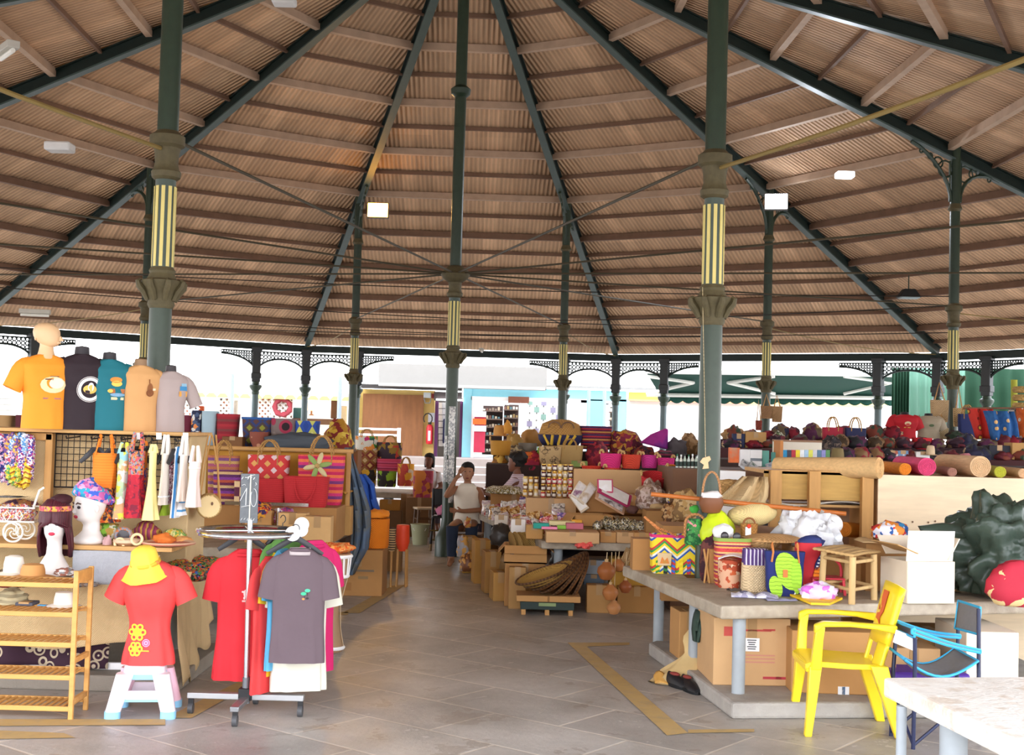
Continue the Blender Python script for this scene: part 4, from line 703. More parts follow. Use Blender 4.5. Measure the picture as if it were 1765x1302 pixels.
goods([('b', -20, 858, 40, 880, 8.3, ('#8a8f98', ('flo', 20, ['#d8dce0', '#6a7484', '#a8b0b8', '#4a5060'])), 'silvery grey folded scarf lying above the white cart', 1.18), ('b', 5, 862, 60, 892, 8.45, ('#7a5060', ('flo', 20, ['#7a4a5c', '#b87a4a', '#5a3a54', '#c9a06a'])), 'plum and orange scarf heap behind the white cart', 1.1),
 ('d', 195, 930, 240, 956, 8.1, '#d9b898', 'pale shallow bowl of rings behind the light hoop', .904), ('d', 245, 934, 335, 957, 8.12, ('#c08a6a', ('st', 'z', 40, ['#d8b090', '#b8705a'])), 'wide coral and straw tray with bracelets on the plank', .904),
 ('b', 165, 898, 205, 930, 8.4, ('#7aa03c', ('flo', 18, ['#8ac040', '#c9a050', '#5a7a30', '#e0d8c0'])), 'green printed pouch beside the scarfed wig head', .904), ('b', 228, 900, 275, 928, 8.45, ('#7a2f4a', ('st', 'x', 30, ['#7a2f4a', '#9a3a50', '#b88a3a'])), 'maroon striped pouch under the red dress', .904), ('b', 282, 912, 318, 930, 8.42, ('#c9a83c', ('flo', 30, ['#d8b040', '#7aa050', '#e0d08a'])), 'yellow green bead mat behind the coral tray', .904),
 ('b', 176, 925, 192, 955, 8.1, '#c9a0a0', 'pale pink trinket pouch at the plank edge'), ('b', 262, 920, 300, 938, 8.25, '#e07a34', 'orange wicker coil on the coral tray'), ('b', 300, 925, 330, 940, 8.3, '#d8985a', 'tan woven coil on the coral tray'),
 ('h', -5, 958, 52, 990, 7.62, '#ece4d6', 'cream cotton hat on the wooden rack', .76), ('h', 22, 972, 90, 1002, 7.5, '#c08a50', 'tan leather hat with turned brim on the wooden rack', .76), ('b', 95, 980, 130, 1003, 7.6, ('#b8a8a0', ('flo', 30, ['#e0dcd8', '#a06a5a', '#8a8a8a'])), 'pale crumpled cloth at the rack end', .76),
 ('b', -5, 1016, 44, 1050, 7.48, ('#a89c7c', ('st', 'z', 30, ['#b0a482', '#8f8468'])), 'khaki sun visor cap on the second rack shelf', .6), ('c', 32, 1037, 62, 1052, 7.46, '#4a4a54', 'small dark grey box on the second rack shelf', .6), ('s', 66, 1043, 80, 1049, 7.44, '#4a9ad0', 'bright blue small case on the second rack shelf', .6), ('h', 82, 1020, 136, 1054, 7.46, '#e6ded2', 'white cloth cap on the second rack shelf', .6),
 ('b', -10, 1005, 60, 1022, 7.8, ('#5a3a44', ('flo', 20, ['#2f2a34', '#8a3a34', '#4a6a3a', '#6a4a3a'])), 'dark mixed cloth heap under the cream hat shelf', .665), ('b', 100, 1005, 170, 1020, 7.9, ('#9a9490', ('flo', 26, ['#c0bcb8', '#6a6a74', '#a88a6a'])), 'grey woven heap behind the rack post', .665)])
for i, (x, y, d, c) in enumerate(((292, 992, 8.12, beads), (322, 985, 8.3, beads[1:]), (345, 978, 8.5, beads[2:]), (310, 975, 8.55, beads[::-1]), (352, 968, 8.85, beads[1:]))): p = pb(x, d, .665); bundle(f'heap of dark beaded bracelets on the burlap, {["nearest the block", "second", "third", "inner", "far end"][i]}', p, (.13, .1, .06), K(c[0], ('flo', 60, c), rough=.4), i, name='bracelet_heap', cat='jewellery')
single(MB().box((0, 0, 0), (.1, .004, .08), RX(-.9)), 'price_card', K('#e0b880'), 'tan card leaning among the beaded bracelets', 'card', pb(315, 8.05, .72), smooth=False)
for i, (x, y, r) in enumerate(((206, 937, .03), (236, 930, .032))): p = at(x, y, 8.05); single(MB().tube([V((r*cos(a), .01*sin(a), r*sin(a))) for a in [2*pi*k/20 for k in range(20)]], .009, 8, closed=True), 'bangle', K('#ead0a0', rough=.4), ['light wooden bangle standing by the pale bowl', 'light wooden bangle standing by the coral tray'][i], 'bangle', p, .3*i)
t = thing('bead_mirror', 'round framed mirror leaning behind the bangles', 'mirror', at(213, 925, 8.2)); MB().tube([V((.05*cos(a), 0, .05*sin(a))) for a in [2*pi*k/20 for k in range(20)]], .013, 6, closed=True).build('frame', K('#b8683c', ('flo', 60, ['#c0703c', '#8a8a94'])), t); MB().lathe([(.045, 0), (.045, .006), (.003, .007)], 20).build('glass', K('#4a464a', rough=.15), t, R=RX(pi/2))
# bamboo rack
t = thing('bamboo_shoe_rack', 'light bamboo rack of slatted shelves before the burlap drape', 'rack', (0, 0, 0)); bm = K('#cf9a54', ('wood', 'x'), rough=.5, var=.08); xr = gz(131, 1235).x; xl = xr-1.0; yf, yb = 7.19, 7.44
for x in (xr, xl):
    for y in (yf, yb): MB().box((x, y, .42), (.028, .024, .84)).build('post', bm, t, bevel=.004)
    MB().box((x, (yf+yb)/2, .8), (.022, yb-yf, .07)).build('end_panel', bm, t, bevel=.004)
    for z in (.1, .33): MB().box((x, (yf+yb)/2, z), (.02, yb-yf, .03)).build('side_rail', bm, t)
for z in (.06, .235, .42, .59, .755):
    for y in (yf, yb): MB().box(((xl+xr)/2, y, z), (1.0, .018, .028)).build('shelf_rail', bm, t, bevel=.003)
    mb = MB()
    for i in range(26): mb.box((xl+.02+.0384*i, (yf+yb)/2, z+.008), (.016, yb-yf, .008))
    mb.build('shelf_slat', bm, t, smooth=False)
# stool with torso
st = gz(243, 1232); st.y += .06; t = thing('plastic_stool', 'low white and pink plastic stool with pale blue feet under the torso', 'stool', st, .15); wp = K('#f1e4ec', rough=.35, var=.03); bp = K('#8fc8ea', rough=.35, var=.03)
MB().loft([rrect(.235, .235, .24, 5), rrect(.23, .23, .275, 5), rrect(.21, .21, .285, 5)]).build('seat', wp, t)
for k in range(4):
    a = pi/4+k*pi/2; top, ft = V((.1*sqrt(2)*cos(a), .1*sqrt(2)*sin(a), .245)), V((.155*sqrt(2)*cos(a), .155*sqrt(2)*sin(a), .03)); g = []
    for i in range(5): c = top+(ft-top)*(i/4); g.append([c+RZ(a-pi/4) @ v for v in rrect(.1-.016*i/4, .1-.016*i/4, 0, 4, .35)])
    MB().loft(g).build('leg', wp if k in (2, 3) else K('#f6c8d8', rough=.35, var=.03), t); MB().loft([[ft+RZ(a-pi/4) @ v+V((0, 0, z)) for v in rrect(.088, .088, 0, 4, .35)] for z in (.012, -.03)]).build('foot_band', bp, t)
    b = a+pi/2
    for zz, hh, m, o in ((.125, .05, wp, .128), (.095, .014, bp, .134), (.225, .03, bp, .108)): c = V((o*cos(b-pi/4)*1.0, o*sin(b-pi/4), zz)); MB().box((0, 0, 0), (o*2*.8, .014, hh)).build('cross_rail', m, t, loc=c, rz=b-pi/4+pi/2, smooth=False)
s = Shirt(.165, .1, .6, .7, .92, .03, 3, chest=1.12); t = thing('torso_form', 'woman torso form in a coral red T-shirt with yellow flowers, yellow hat at its neck', 'mannequin', (st.x+.015, st.y, .285), .1); b = s.sleeves(s.body(32), .16, .075, .5, fd=1.).build('tee_shirt', K('#dc4543', var=.05, bump=.8, bs=5.), t, ang=60); fl = []
for cx, cz, R, n in ((-.06, .19, .034, 6), (-.065, .095, .024, 6)):
    for k in range(n): fl.append(('ring', cx+R*cos(2*pi*k/n), cz+R*sin(2*pi*k/n), .009, .019, '#f2cc3a'))
    fl.append(('disc', cx, cz, .018, .018, '#f0c030'))
fl += [('ring', -.005, .13, .004, .014, '#b090c8'), ('ring', -.005, .13, .018, .022, '#c0a0d0'), ('rect', -.01, .085, .05, .008, '#e8a83c')]; s.print(b, fl); MB().lathe([(.045, -.02), (.04, .03)], 14, c=(0, 0, .6)).build('neck', K('#e0c0a0'), t)
hp = V((st.x-.015, st.y-.02, .285+.56)); t = thing('sun_hat', 'bright yellow sun hat tipped on the neck of the red torso', 'hat', hp, 0, R=RX(.34) @ RY(-.1)); hy = K('#f4cf4a', rough=.8, var=.04); MB().lathe([(.15, -.04), (.14, -.032), (.086, .03), (.082, .05), (.07, .105), (.045, .125), (.004, .13)], 26, wob=.12).build('body', hy, t); MB().lathe([(.087, .028), (.085, .048)], 26, cap=False).build('band', K('#dcae38'), t, solid=.004); MB().blob((.014, .01, .012), 8, 6, .2, c=(.08, -.03, .04)).build('bow', K('#c07a38'), t)
# round clothes rail
rc = pb(423, 7.42, 0); t = thing('round_clothes_rail', 'chrome round clothes rail on castors with a crossed foot', 'rail', (rc.x, rc.y, 0)); zr = 1.075; top = pb(431, 7.42, 1.1)-rc
MB().tube([(0, 0, .1), (top.x*.5, 0, .6), (top.x, 0, 1.14)], .0165, 12).build('pole', K('#b9bcc0', rough=.25, metal=.9), t); MB().cyl((0, 0, .07), (0, 0, .22), .024).build('sleeve', K('#6f7276', rough=.4, metal=.6), t); MB().box((0, 0, .125), (.08, .07, .07)).build('clamp', black, t, bevel=.006)
for z, r in ((zr, .3), (zr-.02, .295)): MB().tube([(top.x+r*cos(a), r*sin(a), z) for a in [2*pi*k/40 for k in range(40)]], .013 if z == zr else .008, 8, closed=True).build('ring', chrome, t)
for a in (.3, .3+pi/2): MB().cyl((top.x+.3*cos(a), .3*sin(a), zr), (top.x-.3*cos(a), -.3*sin(a), zr), .009).build('spoke', chrome, t)
MB().box((0, .0, .11), (.68, .05, .035)).build('foot_bar', K('#a9a9aa', rough=.35, metal=.7), t, bevel=.004); MB().box((0, -.16, .1), (.05, .3, .03)).build('foot_bar', K('#8a8a8c', rough=.35, metal=.7), t, bevel=.004)
for x, y in ((-.32, 0), (.32, 0), (0, -.28), (0, .3)): o = MB().cyl((x-.014, y, .032), (x+.014, y, .032), .032, n=16).build('castor', K('#4a4a4c', rough=.5), t); MB().box((x, y, .075), (.03, .02, .05)).build('fork', black, o)
for i, (a, z) in enumerate(((-.42, zr), (-.02, zr+.015), (.2, zr+.04))): c = V((rc.x+top.x+.3*cos(a), rc.y+.3*sin(a), z)); single(MB().lathe([(.012, -.005), (.042, -.005), (.044, 0), (.042, .005), (.012, .005)], 24), 'size_disc', whitep, f'round white size disc on the clothes rail ring, {["lowest", "middle", "upper"][i]}', 'disc', c, R=RX(1.35) @ RY(.3))
t = thing('chalkboard_sign', 'small chalkboard price sign reading 10 above the clothes rail', 'sign', (rc.x+top.x-.01, rc.y-.0, zr+.04)); cb = K('#5a5d60', ('blot', 14, ['#55585b', '#6a6d70', '#5d6063']), rough=.9); ck = K('#eceeee', rough=.95); bd = MB().box((0, 0, .15), (.105, .012, .29)).build('board', cb, t, bevel=.002); MB().tube([(.006, -.009, .01), (.006, -.009, .29)], .004, 6).build('pole_tip', K('#cfc8ba', rough=.5), t); y = -.0085
def chalk(pts, r=.004, par=None): MB().tube([(x, y, z) for x, z in pts], r, 5, flat=.4).build('chalk_mark', ck, bd)
chalk([(-.052, .135), (-.03, .18), (-.018, .205)], .005); chalk([(-.016, .21), (-.018, .11)], .006); chalk([(-.045, .098), (-.01, .106), (.01, .108)], .006); chalk([(.028+.018*cos(a), .155+.052*sin(a)) for a in [2.4+5.6*k/18 for k in range(19)]], .0035)
for k in range(5): chalk([(-.046+.017*k, .262+.008*(k % 2)), (-.038+.017*k, .274)], .006); chalk([(-.044+.018*k, .02+.004*(k % 2)), (-.036+.018*k, .034)], .004)
chalk([(-.045, .225), (-.03, .232), (-.022, .226)], .005); chalk([(.035, .245), (.042, .232), (.034, .228)], .005); chalk([(-.02, .27), (.01, .285), (.03, .29)], .006)
def hs(px, dd, y0, y1, wpx, mat, tx, rz, **k): p = at(px, y1, dd); hung_shirt(tx, p, wpx*dd/F/2, (y1-y0)*dd/F, mat, rz, **k)
red = K('#c4232d', var=.07, bump=.8, bs=5.)
hs(421, 7.58, 950, 1172, 104, red, 'plain red T-shirt with a small white turtle print', .12, fold=.07, seed=1, drop=.04, sl=.2, pr=[('disc', .0, .52, .018, .026, '#f0c8c4'), ('disc', .004, .557, .008, .014, '#f0c8c4'), ('rect', 0, .475, .05, .01, '#eab0ac'), ('disc', -.02, .53, .009, .006, '#f0c8c4'), ('disc', .024, .53, .01, .006, '#f0c8c4'), ('disc', -.012, .493, .006, .009, '#f0c8c4')])
hs(461, 7.5, 962, 1190, 96, K('#d03a3a', var=.07, bump=.8, bs=5.), 'lighter red T-shirt seen edge-on beside the plain red one', 1.15, fold=.06, seed=4, d=.04); hs(474, 7.56, 955, 1160, 90, K('#e8b92a', var=.07), 'yellow T-shirt seen edge-on between red and blue', 1.25, fold=.05, seed=6, d=.03); hs(481, 7.52, 950, 1150, 90, K('#5aa6cc', var=.07), 'sky blue T-shirt seen edge-on on the rail', 1.25, fold=.05, seed=2, d=.03)
hs(487, 7.62, 925, 1140, 92, K('#5f8f46', var=.07), 'green T-shirt with only its shoulder showing', .9, fold=.05, seed=3, d=.04, sl=.12); hs(534, 7.6, 935, 1160, 92, K('#c01c5e', var=.07, bump=.8, bs=5.), 'magenta T-shirt behind the taupe one', .8, fold=.05, seed=5, d=.04); hs(512, 7.48, 948, 1190, 94, K('#d2cebe', var=.05, bump=.8, bs=5.), 'off-white long T-shirt showing below the taupe one', .3, fold=.06, seed=8, d=.05, sl=.24)
hs(511, 7.3, 948, 1142, 92, K('#5f4f55', var=.08, bump=.8, bs=5.), 'taupe T-shirt with two small green palms, facing out', .1, fold=.03, seed=9, d=.05, sl=.2, collar=K('#b0a4a4'), pr=[('disc', .03, .4, .016, .01, '#3fae84'), ('disc', .052, .418, .016, .01, '#49b98e'), ('rect', .035, .385, .004, .024, '#3a3030'), ('rect', .052, .4, .004, .03, '#3a3030'), ('disc', .03, .37, .008, .006, '#d8884a'), ('disc', .052, .374, .008, .006, '#2f2a2c')])
hanger('black hanger inside the plain red T-shirt', pb(421, 7.58, 1.02), .15, .12, group='black hangers on the round rail'); hanger('dark hanger inside the taupe T-shirt', pb(509, 7.32, 1.03), .16, .1, group='black hangers on the round rail'); hanger('dark hanger in the green T-shirt', pb(487, 7.62, 1.06), .12, .9, group='black hangers on the round rail')
# djembe drum behind the rail
p = gz(569, 1112); p.y = 9.6; p.x = pb(569, 9.6, 0).x; dz = .78; t = thing('goblet_drum', 'goblet drum with white rope rings and an orange cloth on its head', 'drum', p); MB().lathe([(.09, 0), (.1, .02), (.075, .12), (.055, .28), (.06, .4), (.11, .56), (.13, .68), (.13, .74), (.005, .745)], 22).build('shell', K('#9a7a5a', rough=.5), t)
for z, r in ((.03, .1), (.57, .118), (.72, .138)): MB().tube([(r*cos(a), r*sin(a), z) for a in [2*pi*k/24 for k in range(24)]], .014, 6, closed=True).build('rope_ring', whitep, t)
for k in range(16):
    a = 2*pi*k/16; MB().tube([(.135*cos(a), .135*sin(a), .72), (.118*cos(a+.12), .118*sin(a+.12), .57)], .008, 5).build('rope', whitep, t)
    if k < 12: MB().tube([(.118*cos(a), .118*sin(a), .57), (.066*cos(a), .066*sin(a), .36), (.072*cos(a), .072*sin(a), .18), (.1*cos(a), .1*sin(a), .03)], .004, 4).build('cord', K('#b8a080'), t)
single(MB().blob((.16, .15, .04), 20, 10, .35, c=(0, 0, .03)), 'orange_cloth', K('#e8762c', ('flo', 30, ['#f07a24', '#e89a50', '#e05a20', '#f0b070'])), 'crumpled orange printed cloth lying on the goblet drum', 'cloth', (p.x, p.y, .75))
# ---------------------------------------------------------------- bag stall along the aisle
slab_table('long concrete table beside the aisle carrying bags and open cartons', [(-1.8, 10.6), (-1.62, 13.4), (-4.6, 13.4), (-4.6, 10.6)], ZT, .09, [(-1.95, 10.8, 0), (-1.8, 13.2, 0), (-3, 10.8, 0)])
must = K('#b98532', rough=.85, var=.1)
t = thing('bag_shelf', 'stepped wooden shelf behind the red totes with a mustard cloth back', 'shelf', (0, 0, 0)); a, b = at(330, 778, 12.2), at(602, 778, 12.2); xa, xb = a.x, b.x
MB().box(((xa+xb)/2, 11.75, .81), (xb-xa, .6, .3)).build('step', card3, t); MB().box(((xa+xb)/2, 12.3, 1.05), (xb-xa, .03, .78)).build('cloth_back', must, t); MB().cyl((xa, 12.2, 1.465), (xb+.04, 12.2, 1.465), .022, n=10).build('top_rail', woodl, t)
for x in (xa+.02, xb): MB().box((x, 12.2, 1.06), (.04, .04, .8)).build('post', woodz, t)
def tq(x0, y0, x1, y1, d, mat, tx, z=None, hm=None, **k):
    p, w, h = Q(x0, y0, x1, y1, d, z); fl = k.pop('flare', 1.1); return tote(tx, p, w/fl, k.pop('dp', max(.08, w*.4)), h, mat, hm, flare=fl, **k)
def bandm(cols, f): return K(cols[0], ('wvs', f, cols), rough=.85, bump=.3, var=.12)
redw = K('#b3262b', ('st', 'z', 55, ['#b3262b', '#a81f26', '#bd2c30'], .02), rough=.8, bump=.5, bs=60)
tq(427, 785, 498, 832, 11.95, K('#c8383a', ('dia', 8, 8, ['#d8c0c0', '#c8383a', '#c8383a', '#d8a05a'])), 'red tote with pale and gold diamonds behind the chalkboard', .96); tq(513, 785, 593, 842, 11.95, bandm(['#c8285a', '#e0604a', '#7a3a7a', '#d83a78', '#e8784a'], 7), 'pink and purple striped tote with a straw flower', .96, hh=.2)
tq(440, 826, 494, 873, 11.6, redw, 'plain red woven tote next to the chalkboard', .96, hh=0); tq(488, 822, 566, 874, 11.55, redw, 'red woven tote with drooping handles in front of the striped one', .96, hang=1, hm=redw, hh=.22)
tq(358, 786, 411, 830, 11.95, bandm(['#a0506a', '#c09a60', '#7a4a7a', '#b06a4a'], 9), 'dusty striped tote at the back beside the round bamboo bag', .96); tq(366, 812, 416, 870, 11.6, bandm(['#5a2a5a', '#c9a878', '#6a2a4a', '#b0503a', '#7a3a8a'], 8), 'purple striped drum shaped bag below the dusty tote', .96, hh=.0, soft=.45); tq(403, 830, 424, 875, 11.5, K('#5a1f3a', ('chk', 12, '#d8b88a')), 'small plum and straw checked bag behind the chalkboard', .96, hh=0)
p, w, h = Q(525, 798, 568, 822, 11.68); t = thing('straw_flower', 'pale straw flower pinned on the pink striped tote', 'ornament', p); 
for k in range(6): a = pi*k/3+.2; MB().blob((.07, .015, .024), 10, 6, .1).build('petal', K('#c9b98a' if k % 2 else '#8aa05a'), t, loc=(.065*cos(a), 0, .1+.065*sin(a)), R=RY(-a))
MB().blob((.025, .022, .025), 10, 6, 0, c=(0, -.012, .1)).build('centre', straw('#c9a86a'), t)
single(MB().box((0, 0, 0), (.75, .03, .03)), 'metal_bar', chrome, 'thin metal bar lying before the red totes', 'bar', at(460, 869, 11.3), smooth=False); MB()
rod('short chrome post standing among the open cartons', V((at(479, 900, 11.2).x, 11.2, ZT)), at(479, 876, 11.2), .018, chrome, 'metal_post', 'post')
goods([('c', 425, 880, 470, 915, 11.2, '#c09058', 'open looking carton with striped cloth on the bag table', ZT), ('b', 430, 868, 470, 888, 11.2, ('#a0503a', ('flo', 26, ['#c83c2c', '#e0a030', '#3a2a5a', '#d8843c'])), 'orange and navy striped cloth spilling on the carton', .85), ('b', 470, 876, 508, 892, 11.3, ('#b05a7a', ('flo', 30, ['#c0487a', '#d8c8d0', '#7a4a8a'])), 'pink beaded cloth in the middle of the bag table', .82), ('b', 516, 876, 560, 895, 11.6, ('#8a9a3c', ('flo', 26, ['#a0c040', '#3a5a9a', '#d8c050', '#c05a3a'])), 'lime beaded cloth before the red totes', .84), ('c', 525, 890, 572, 922, 10.9, '#c9a06a', 'carton with folded flaps near the table corner', ZT), ('c', 482, 884, 530, 918, 11.1, '#d0a870', 'pale carton in the middle of the bag table', ZT), ('c', 560, 872, 606, 912, 12.2, '#b58a50', 'worn carton at the aisle corner of the bag table', ZT), ('b', 535, 905, 575, 922, 11.5, '#c4a070', 'crushed brown paper on the bag table', ZT)])
p, w, h = Q(556, 838, 606, 880, 12.5); single(MB().sheet(lambda u, v: (p.x-w/2+w*u, 12.0+.6*v, p.z+h*(1-.25*u)-.12*v*(1-u)+.02*sin(u*9)), 12, 8), 'mustard_cloth', must, 'mustard cloth draped over the end of the bag shelf', 'cloth', solid=.006)
# jeans cloth hanging at the end
def hang_cloth(pts, mat, tx, name='hanging_cloth', th=.02, seed=0):
    g = []
    for (x, y, wp, d) in pts:
        c = at(x, y, d); w = wp*.85*d/F; g.append([V((c.x-w/2+w*i/16, c.y+.05*sin(i*.9+y*.02+seed)-.05*sin(pi*i/16), c.z)) for i in range(17)])
    return single(MB().loft(g, False, closed=False), name, mat, tx, 'cloth', solid=th)
hang_cloth([(600, 772, 10, 12.9), (606, 800, 16, 12.85), (614, 840, 26, 12.8), (620, 880, 40, 12.75), (622, 910, 36, 12.72), (620, 945, 32, 12.72), (612, 968, 22, 12.7), (606, 990, 8, 12.7)], K('#596b80', ('blot', 4, ['#4a5a70', '#5f728a', '#6a6f70', '#566a82']), rough=.95), 'long faded blue denim cloth hanging at the aisle end of the bag stall')
hang_cloth([(622, 818, 16, 13.3), (630, 835, 32, 13.3), (634, 860, 30, 13.3), (640, 884, 34, 13.3)], K('#2f5ab0', var=.1), 'bright blue cloth behind the denim cloth', th=.03)
bx, w, h = Q(581, 945, 662, 1020, 13.0, 0); carton('big brown carton on the floor under the denim cloth', bx, w, .5, h, 0, card3, marks=((.12, .55, .2, .02, '#7a6a58'), (.1, .4, .1, .03, '#8a6f4c'), (-.2, .2, .06, .08, '#9a6a3a')))
basket('big bright orange basket with a loose cloth top standing on the carton', (pb(650, 13.05, 0).x-.02, 13.0, h+.003), .13, .3, K('#e8801c', ('wv', 300.), rough=.9, bump=.3, var=.06), flare=1.02, handles=0); bundle('orange cloth bunched on top of the big orange basket', (pb(650, 13.05, 0).x-.02, 13.0, h+.31), (.125, .12, .05), K('#ea8a22'), 4)
p, w, hh = Q(683, 906, 704, 950, 13.6); t = thing('footed_drum', 'red-orange drum on pale wooden legs by the aisle', 'drum', (p.x, p.y, 0)); MB().lathe([(.05, p.z), (.075, p.z+.1), (.07, p.z+hh), (.06, p.z+hh+.005)], 16).build('shell', K('#dc4420', rough=.5), t)
for s in (-1, 1): MB().cyl((s*.055, .03, 0), (s*.05, .03, p.z+.02), .013, n=8).build('leg', woodz, t); MB().cyl((s*.05, -.05, 0), (s*.045, -.03, p.z+.02), .013, n=8).build('leg', woodz, t)
p, w, hh = Q(668, 912, 682, 950, 13.5); single(MB().lathe([(.03, 0), (.04, .05), (.035, .2), (.042, .24), (.004, .245)], 14), 'striped_rattle', K('#5a3a2a', ('st', 'z', 40, ['#c9a878', '#3a2a22'])), 'striped slim rattle between the orange basket and the red drum', 'rattle', p); rod('pale stick under the striped rattle', V((p.x, 13.5, 0)), p, .012, woodz)
p, w, hh = Q(708, 905, 739, 938, 18.6, 0); t = thing('bucket', 'pale green plastic bucket on the aisle floor before the black stool', 'bucket', p); MB().lathe([(.01, 0), (.105, 0), (.138, hh), (.148, hh), (.146, hh+.01), (.13, hh), (.1, .02), (.01, .02)], 22).build('body', K('#a9ab88', rough=.5, var=.06), t); MB().tube(arc((0, -.1, hh*.95), .1, pi+.3, 2*pi-.3, 8), .006, 5).build('handle', whitep, t)
# far bag stack on its grey table
slab_table('short concrete table stacked with bright floral bags', [(pb(560, 20.6, ZT).x, 20.4), (pb(712, 20.6, ZT).x, 20.4), (pb(712, 20.6, ZT).x, 21.6), (pb(560, 20.6, ZT).x, 21.6)], ZT, .09, [(-2.0, 20.6, 0), (-2.9, 20.6, 0), (-2.0, 21.4, 0)])
bagc = [('#2f6a4a', ('flo', 9, ['#c02f6a', '#4a8a3a', '#d8d0c0', '#e08a3a', '#2f5a4a'])), ('#7a4a24', ('dia', 6, 6, ['#c9a060', '#7a2f24', '#8a5a2a', '#c0a070'])), ('#c99a2c', ('flo', 8, ['#d8a82c', '#2a2622', '#c9962c', '#3a2f28'])), ('#b08a34', ('flo', 8, ['#b8923c', '#8a6a24', '#3a2a34', '#b03a2a'])), ('#b02f4a', ('st', 'z', 12, ['#b02f4a', '#c0405a', '#8a2440', '#c04a6a'])), ('#3c3432', ('flo', 7, ['#3c3432', '#8ab02c', '#332c2c', '#7aa030'])), ('#b8452c', ('flo', 7, ['#b03a3a', '#e0a02c', '#c04a3a', '#d8c0a0']))]
for i, (x0, y0, x1, y1, d, c, tx) in enumerate(((614, 810, 648, 839, 20.5, 2, 'mustard and black bag, bottom of the far stack by the column'), (610, 776, 650, 811, 20.6, 1, 'brown bag with cream diamonds in the middle of the far stack'), (612, 752, 651, 777, 20.7, 0, 'green bag with magenta flowers on top of the far stack'), (650, 812, 683, 839, 20.5, 5, 'charcoal bag with a lime flower on the far table'), (649, 791, 692, 813, 20.6, 4, 'rose striped bag above the charcoal one'), (650, 763, 693, 792, 20.7, 3, 'mustard bag with dark flap on top of the rose striped one'), (684, 800, 713, 838, 20.5, 6, 'red bag with orange leaves at the end of the far table'))): tq(x0, y0, x1, y1, d, K(bagc[c][0], bagc[c][1]), tx, hh=.12 if i in (2, 5, 6) else 0, flare=1.05, soft=.4, dp=.25)
p, w, h = Q(712, 812, 745, 860, 20.0); tote('tall orange and pink printed bag in front of the white shirted woman', p, w, .2, h, K('#b85a2c', ('flo', 6, ['#c0622c', '#a83a4a', '#d8803a', '#b84a6a', '#8a3a2c'])), hh=0, flare=1.05)
goods([('c', 700, 858, 745, 915, 20.0, '#8a6440', 'tall brown carton behind the black stool', 0), ('c', 655, 862, 690, 880, 20.2, '#b07a34', 'orange brown carton under the far table'), ('c', 645, 880, 692, 938, 20.2, '#7a5a3c', 'dark carton on the floor under the far table', 0), ('c', 690, 852, 716, 915, 20.3, '#94704a', 'narrow carton under the end of the far table', 0)])
goods([('c', 652, 926, 692, 985, 15.1, '#8a6238', 'brown carton under the hooped baskets', 0)]); 
for i, (x0, y0, x1, y1) in enumerate(((660, 890, 688, 925), (655, 900, 676, 930))): p, w, h = Q(x0, y0, x1, y1, 15+i*.5); t = thing('hoop_basket', ['dark hooped basket behind the orange basket', 'striped hooped basket lower behind the orange basket'][i], 'basket', p); MB().tube(arc((0, 0, 0), w/2, 0, pi, 12), .014, 6).build('hoop', K('#5a3a3a'), t); MB().lathe([(w*.3, -.1), (w*.45, .02), (.01, .03)], 14).build('body', K('#4a2f34', ('st', 'z', 30, ['#5a2f3a', '#c0a070'])), t); t['category'] = 'basket'
rod('pale prop post under the hooped baskets', V((pb(658, 15, 0).x, 15.2, 0)), V((pb(658, 15, 0).x, 15.2, at(658, 926, 15.2).z)), .02, woodz)
def wood_stool(px, d, h, w, mat, tx, topm=None, yb=0):
    p = pb(px, d, 0); t = thing('wooden_stool', tx, 'stool', p, .3); MB().box((0, 0, h-.015), (w, w, .03)).build('seat', topm or mat, t, bevel=.006)
    for x, y in ((-1, -1), (1, -1), (1, 1), (-1, 1)): MB().cyl((x*w*.46, y*w*.46, 0), (x*w*.38, y*w*.38, h-.03), .02, n=8).build('leg', mat, t)
    for k in (.3, .65):
        for a, b in (((-1, -1), (1, -1)), ((-1, 1), (1, 1)), ((-1, -1), (-1, 1)), ((1, -1), (1, 1))): f = w*(.46-.08*k); MB().cyl((a[0]*f, a[1]*f, h*k), (b[0]*f, b[1]*f, h*k), .011, n=6).build('rung', mat, t)
    return t
wood_stool(730, 19.4, .5, .3, K('#6a4a2c', rough=.5), 'brown wooden stool with a pale seat behind the bucket', K('#cdb89a'))
p = pb(765, 17.9, 0); t = thing('folding_chair', 'tall black folding chair holding a pink bag, before the central pole', 'chair', p, .1); bk = K('#1b1a1b', rough=.45)
for s in (-1, 1):
    MB().tube([(s*.2, -.22, 0), (s*.17, .0, .42), (s*.17, .06, .86)], .018, 8).build('front_leg', bk, t); MB().tube([(s*.19, .26, 0), (s*.16, -.02, .46)], .017, 8).build('rear_leg', bk, t); MB().cyl((s*.2, -.22, 0), (s*.195, -.19, .09), .021, n=8).build('foot', K('#8a7050'), t)
MB().box((0, 0, .47), (.36, .34, .03)).build('seat', bk, t, bevel=.01); MB().box((0, .055, .74), (.36, .02, .24)).build('backrest', bk, t, bevel=.01)
for z in (.15, .28): MB().cyl((-.2, -.14, z), (.2, -.14, z), .012, n=6).build('rung', K('#6a5a2c'), t)
bundle('pink crumpled bag lying on the black folding chair', (p.x+.01, p.y-.04, .487), (.13, .12, .09), K('#d07a9a', var=.15), 9)
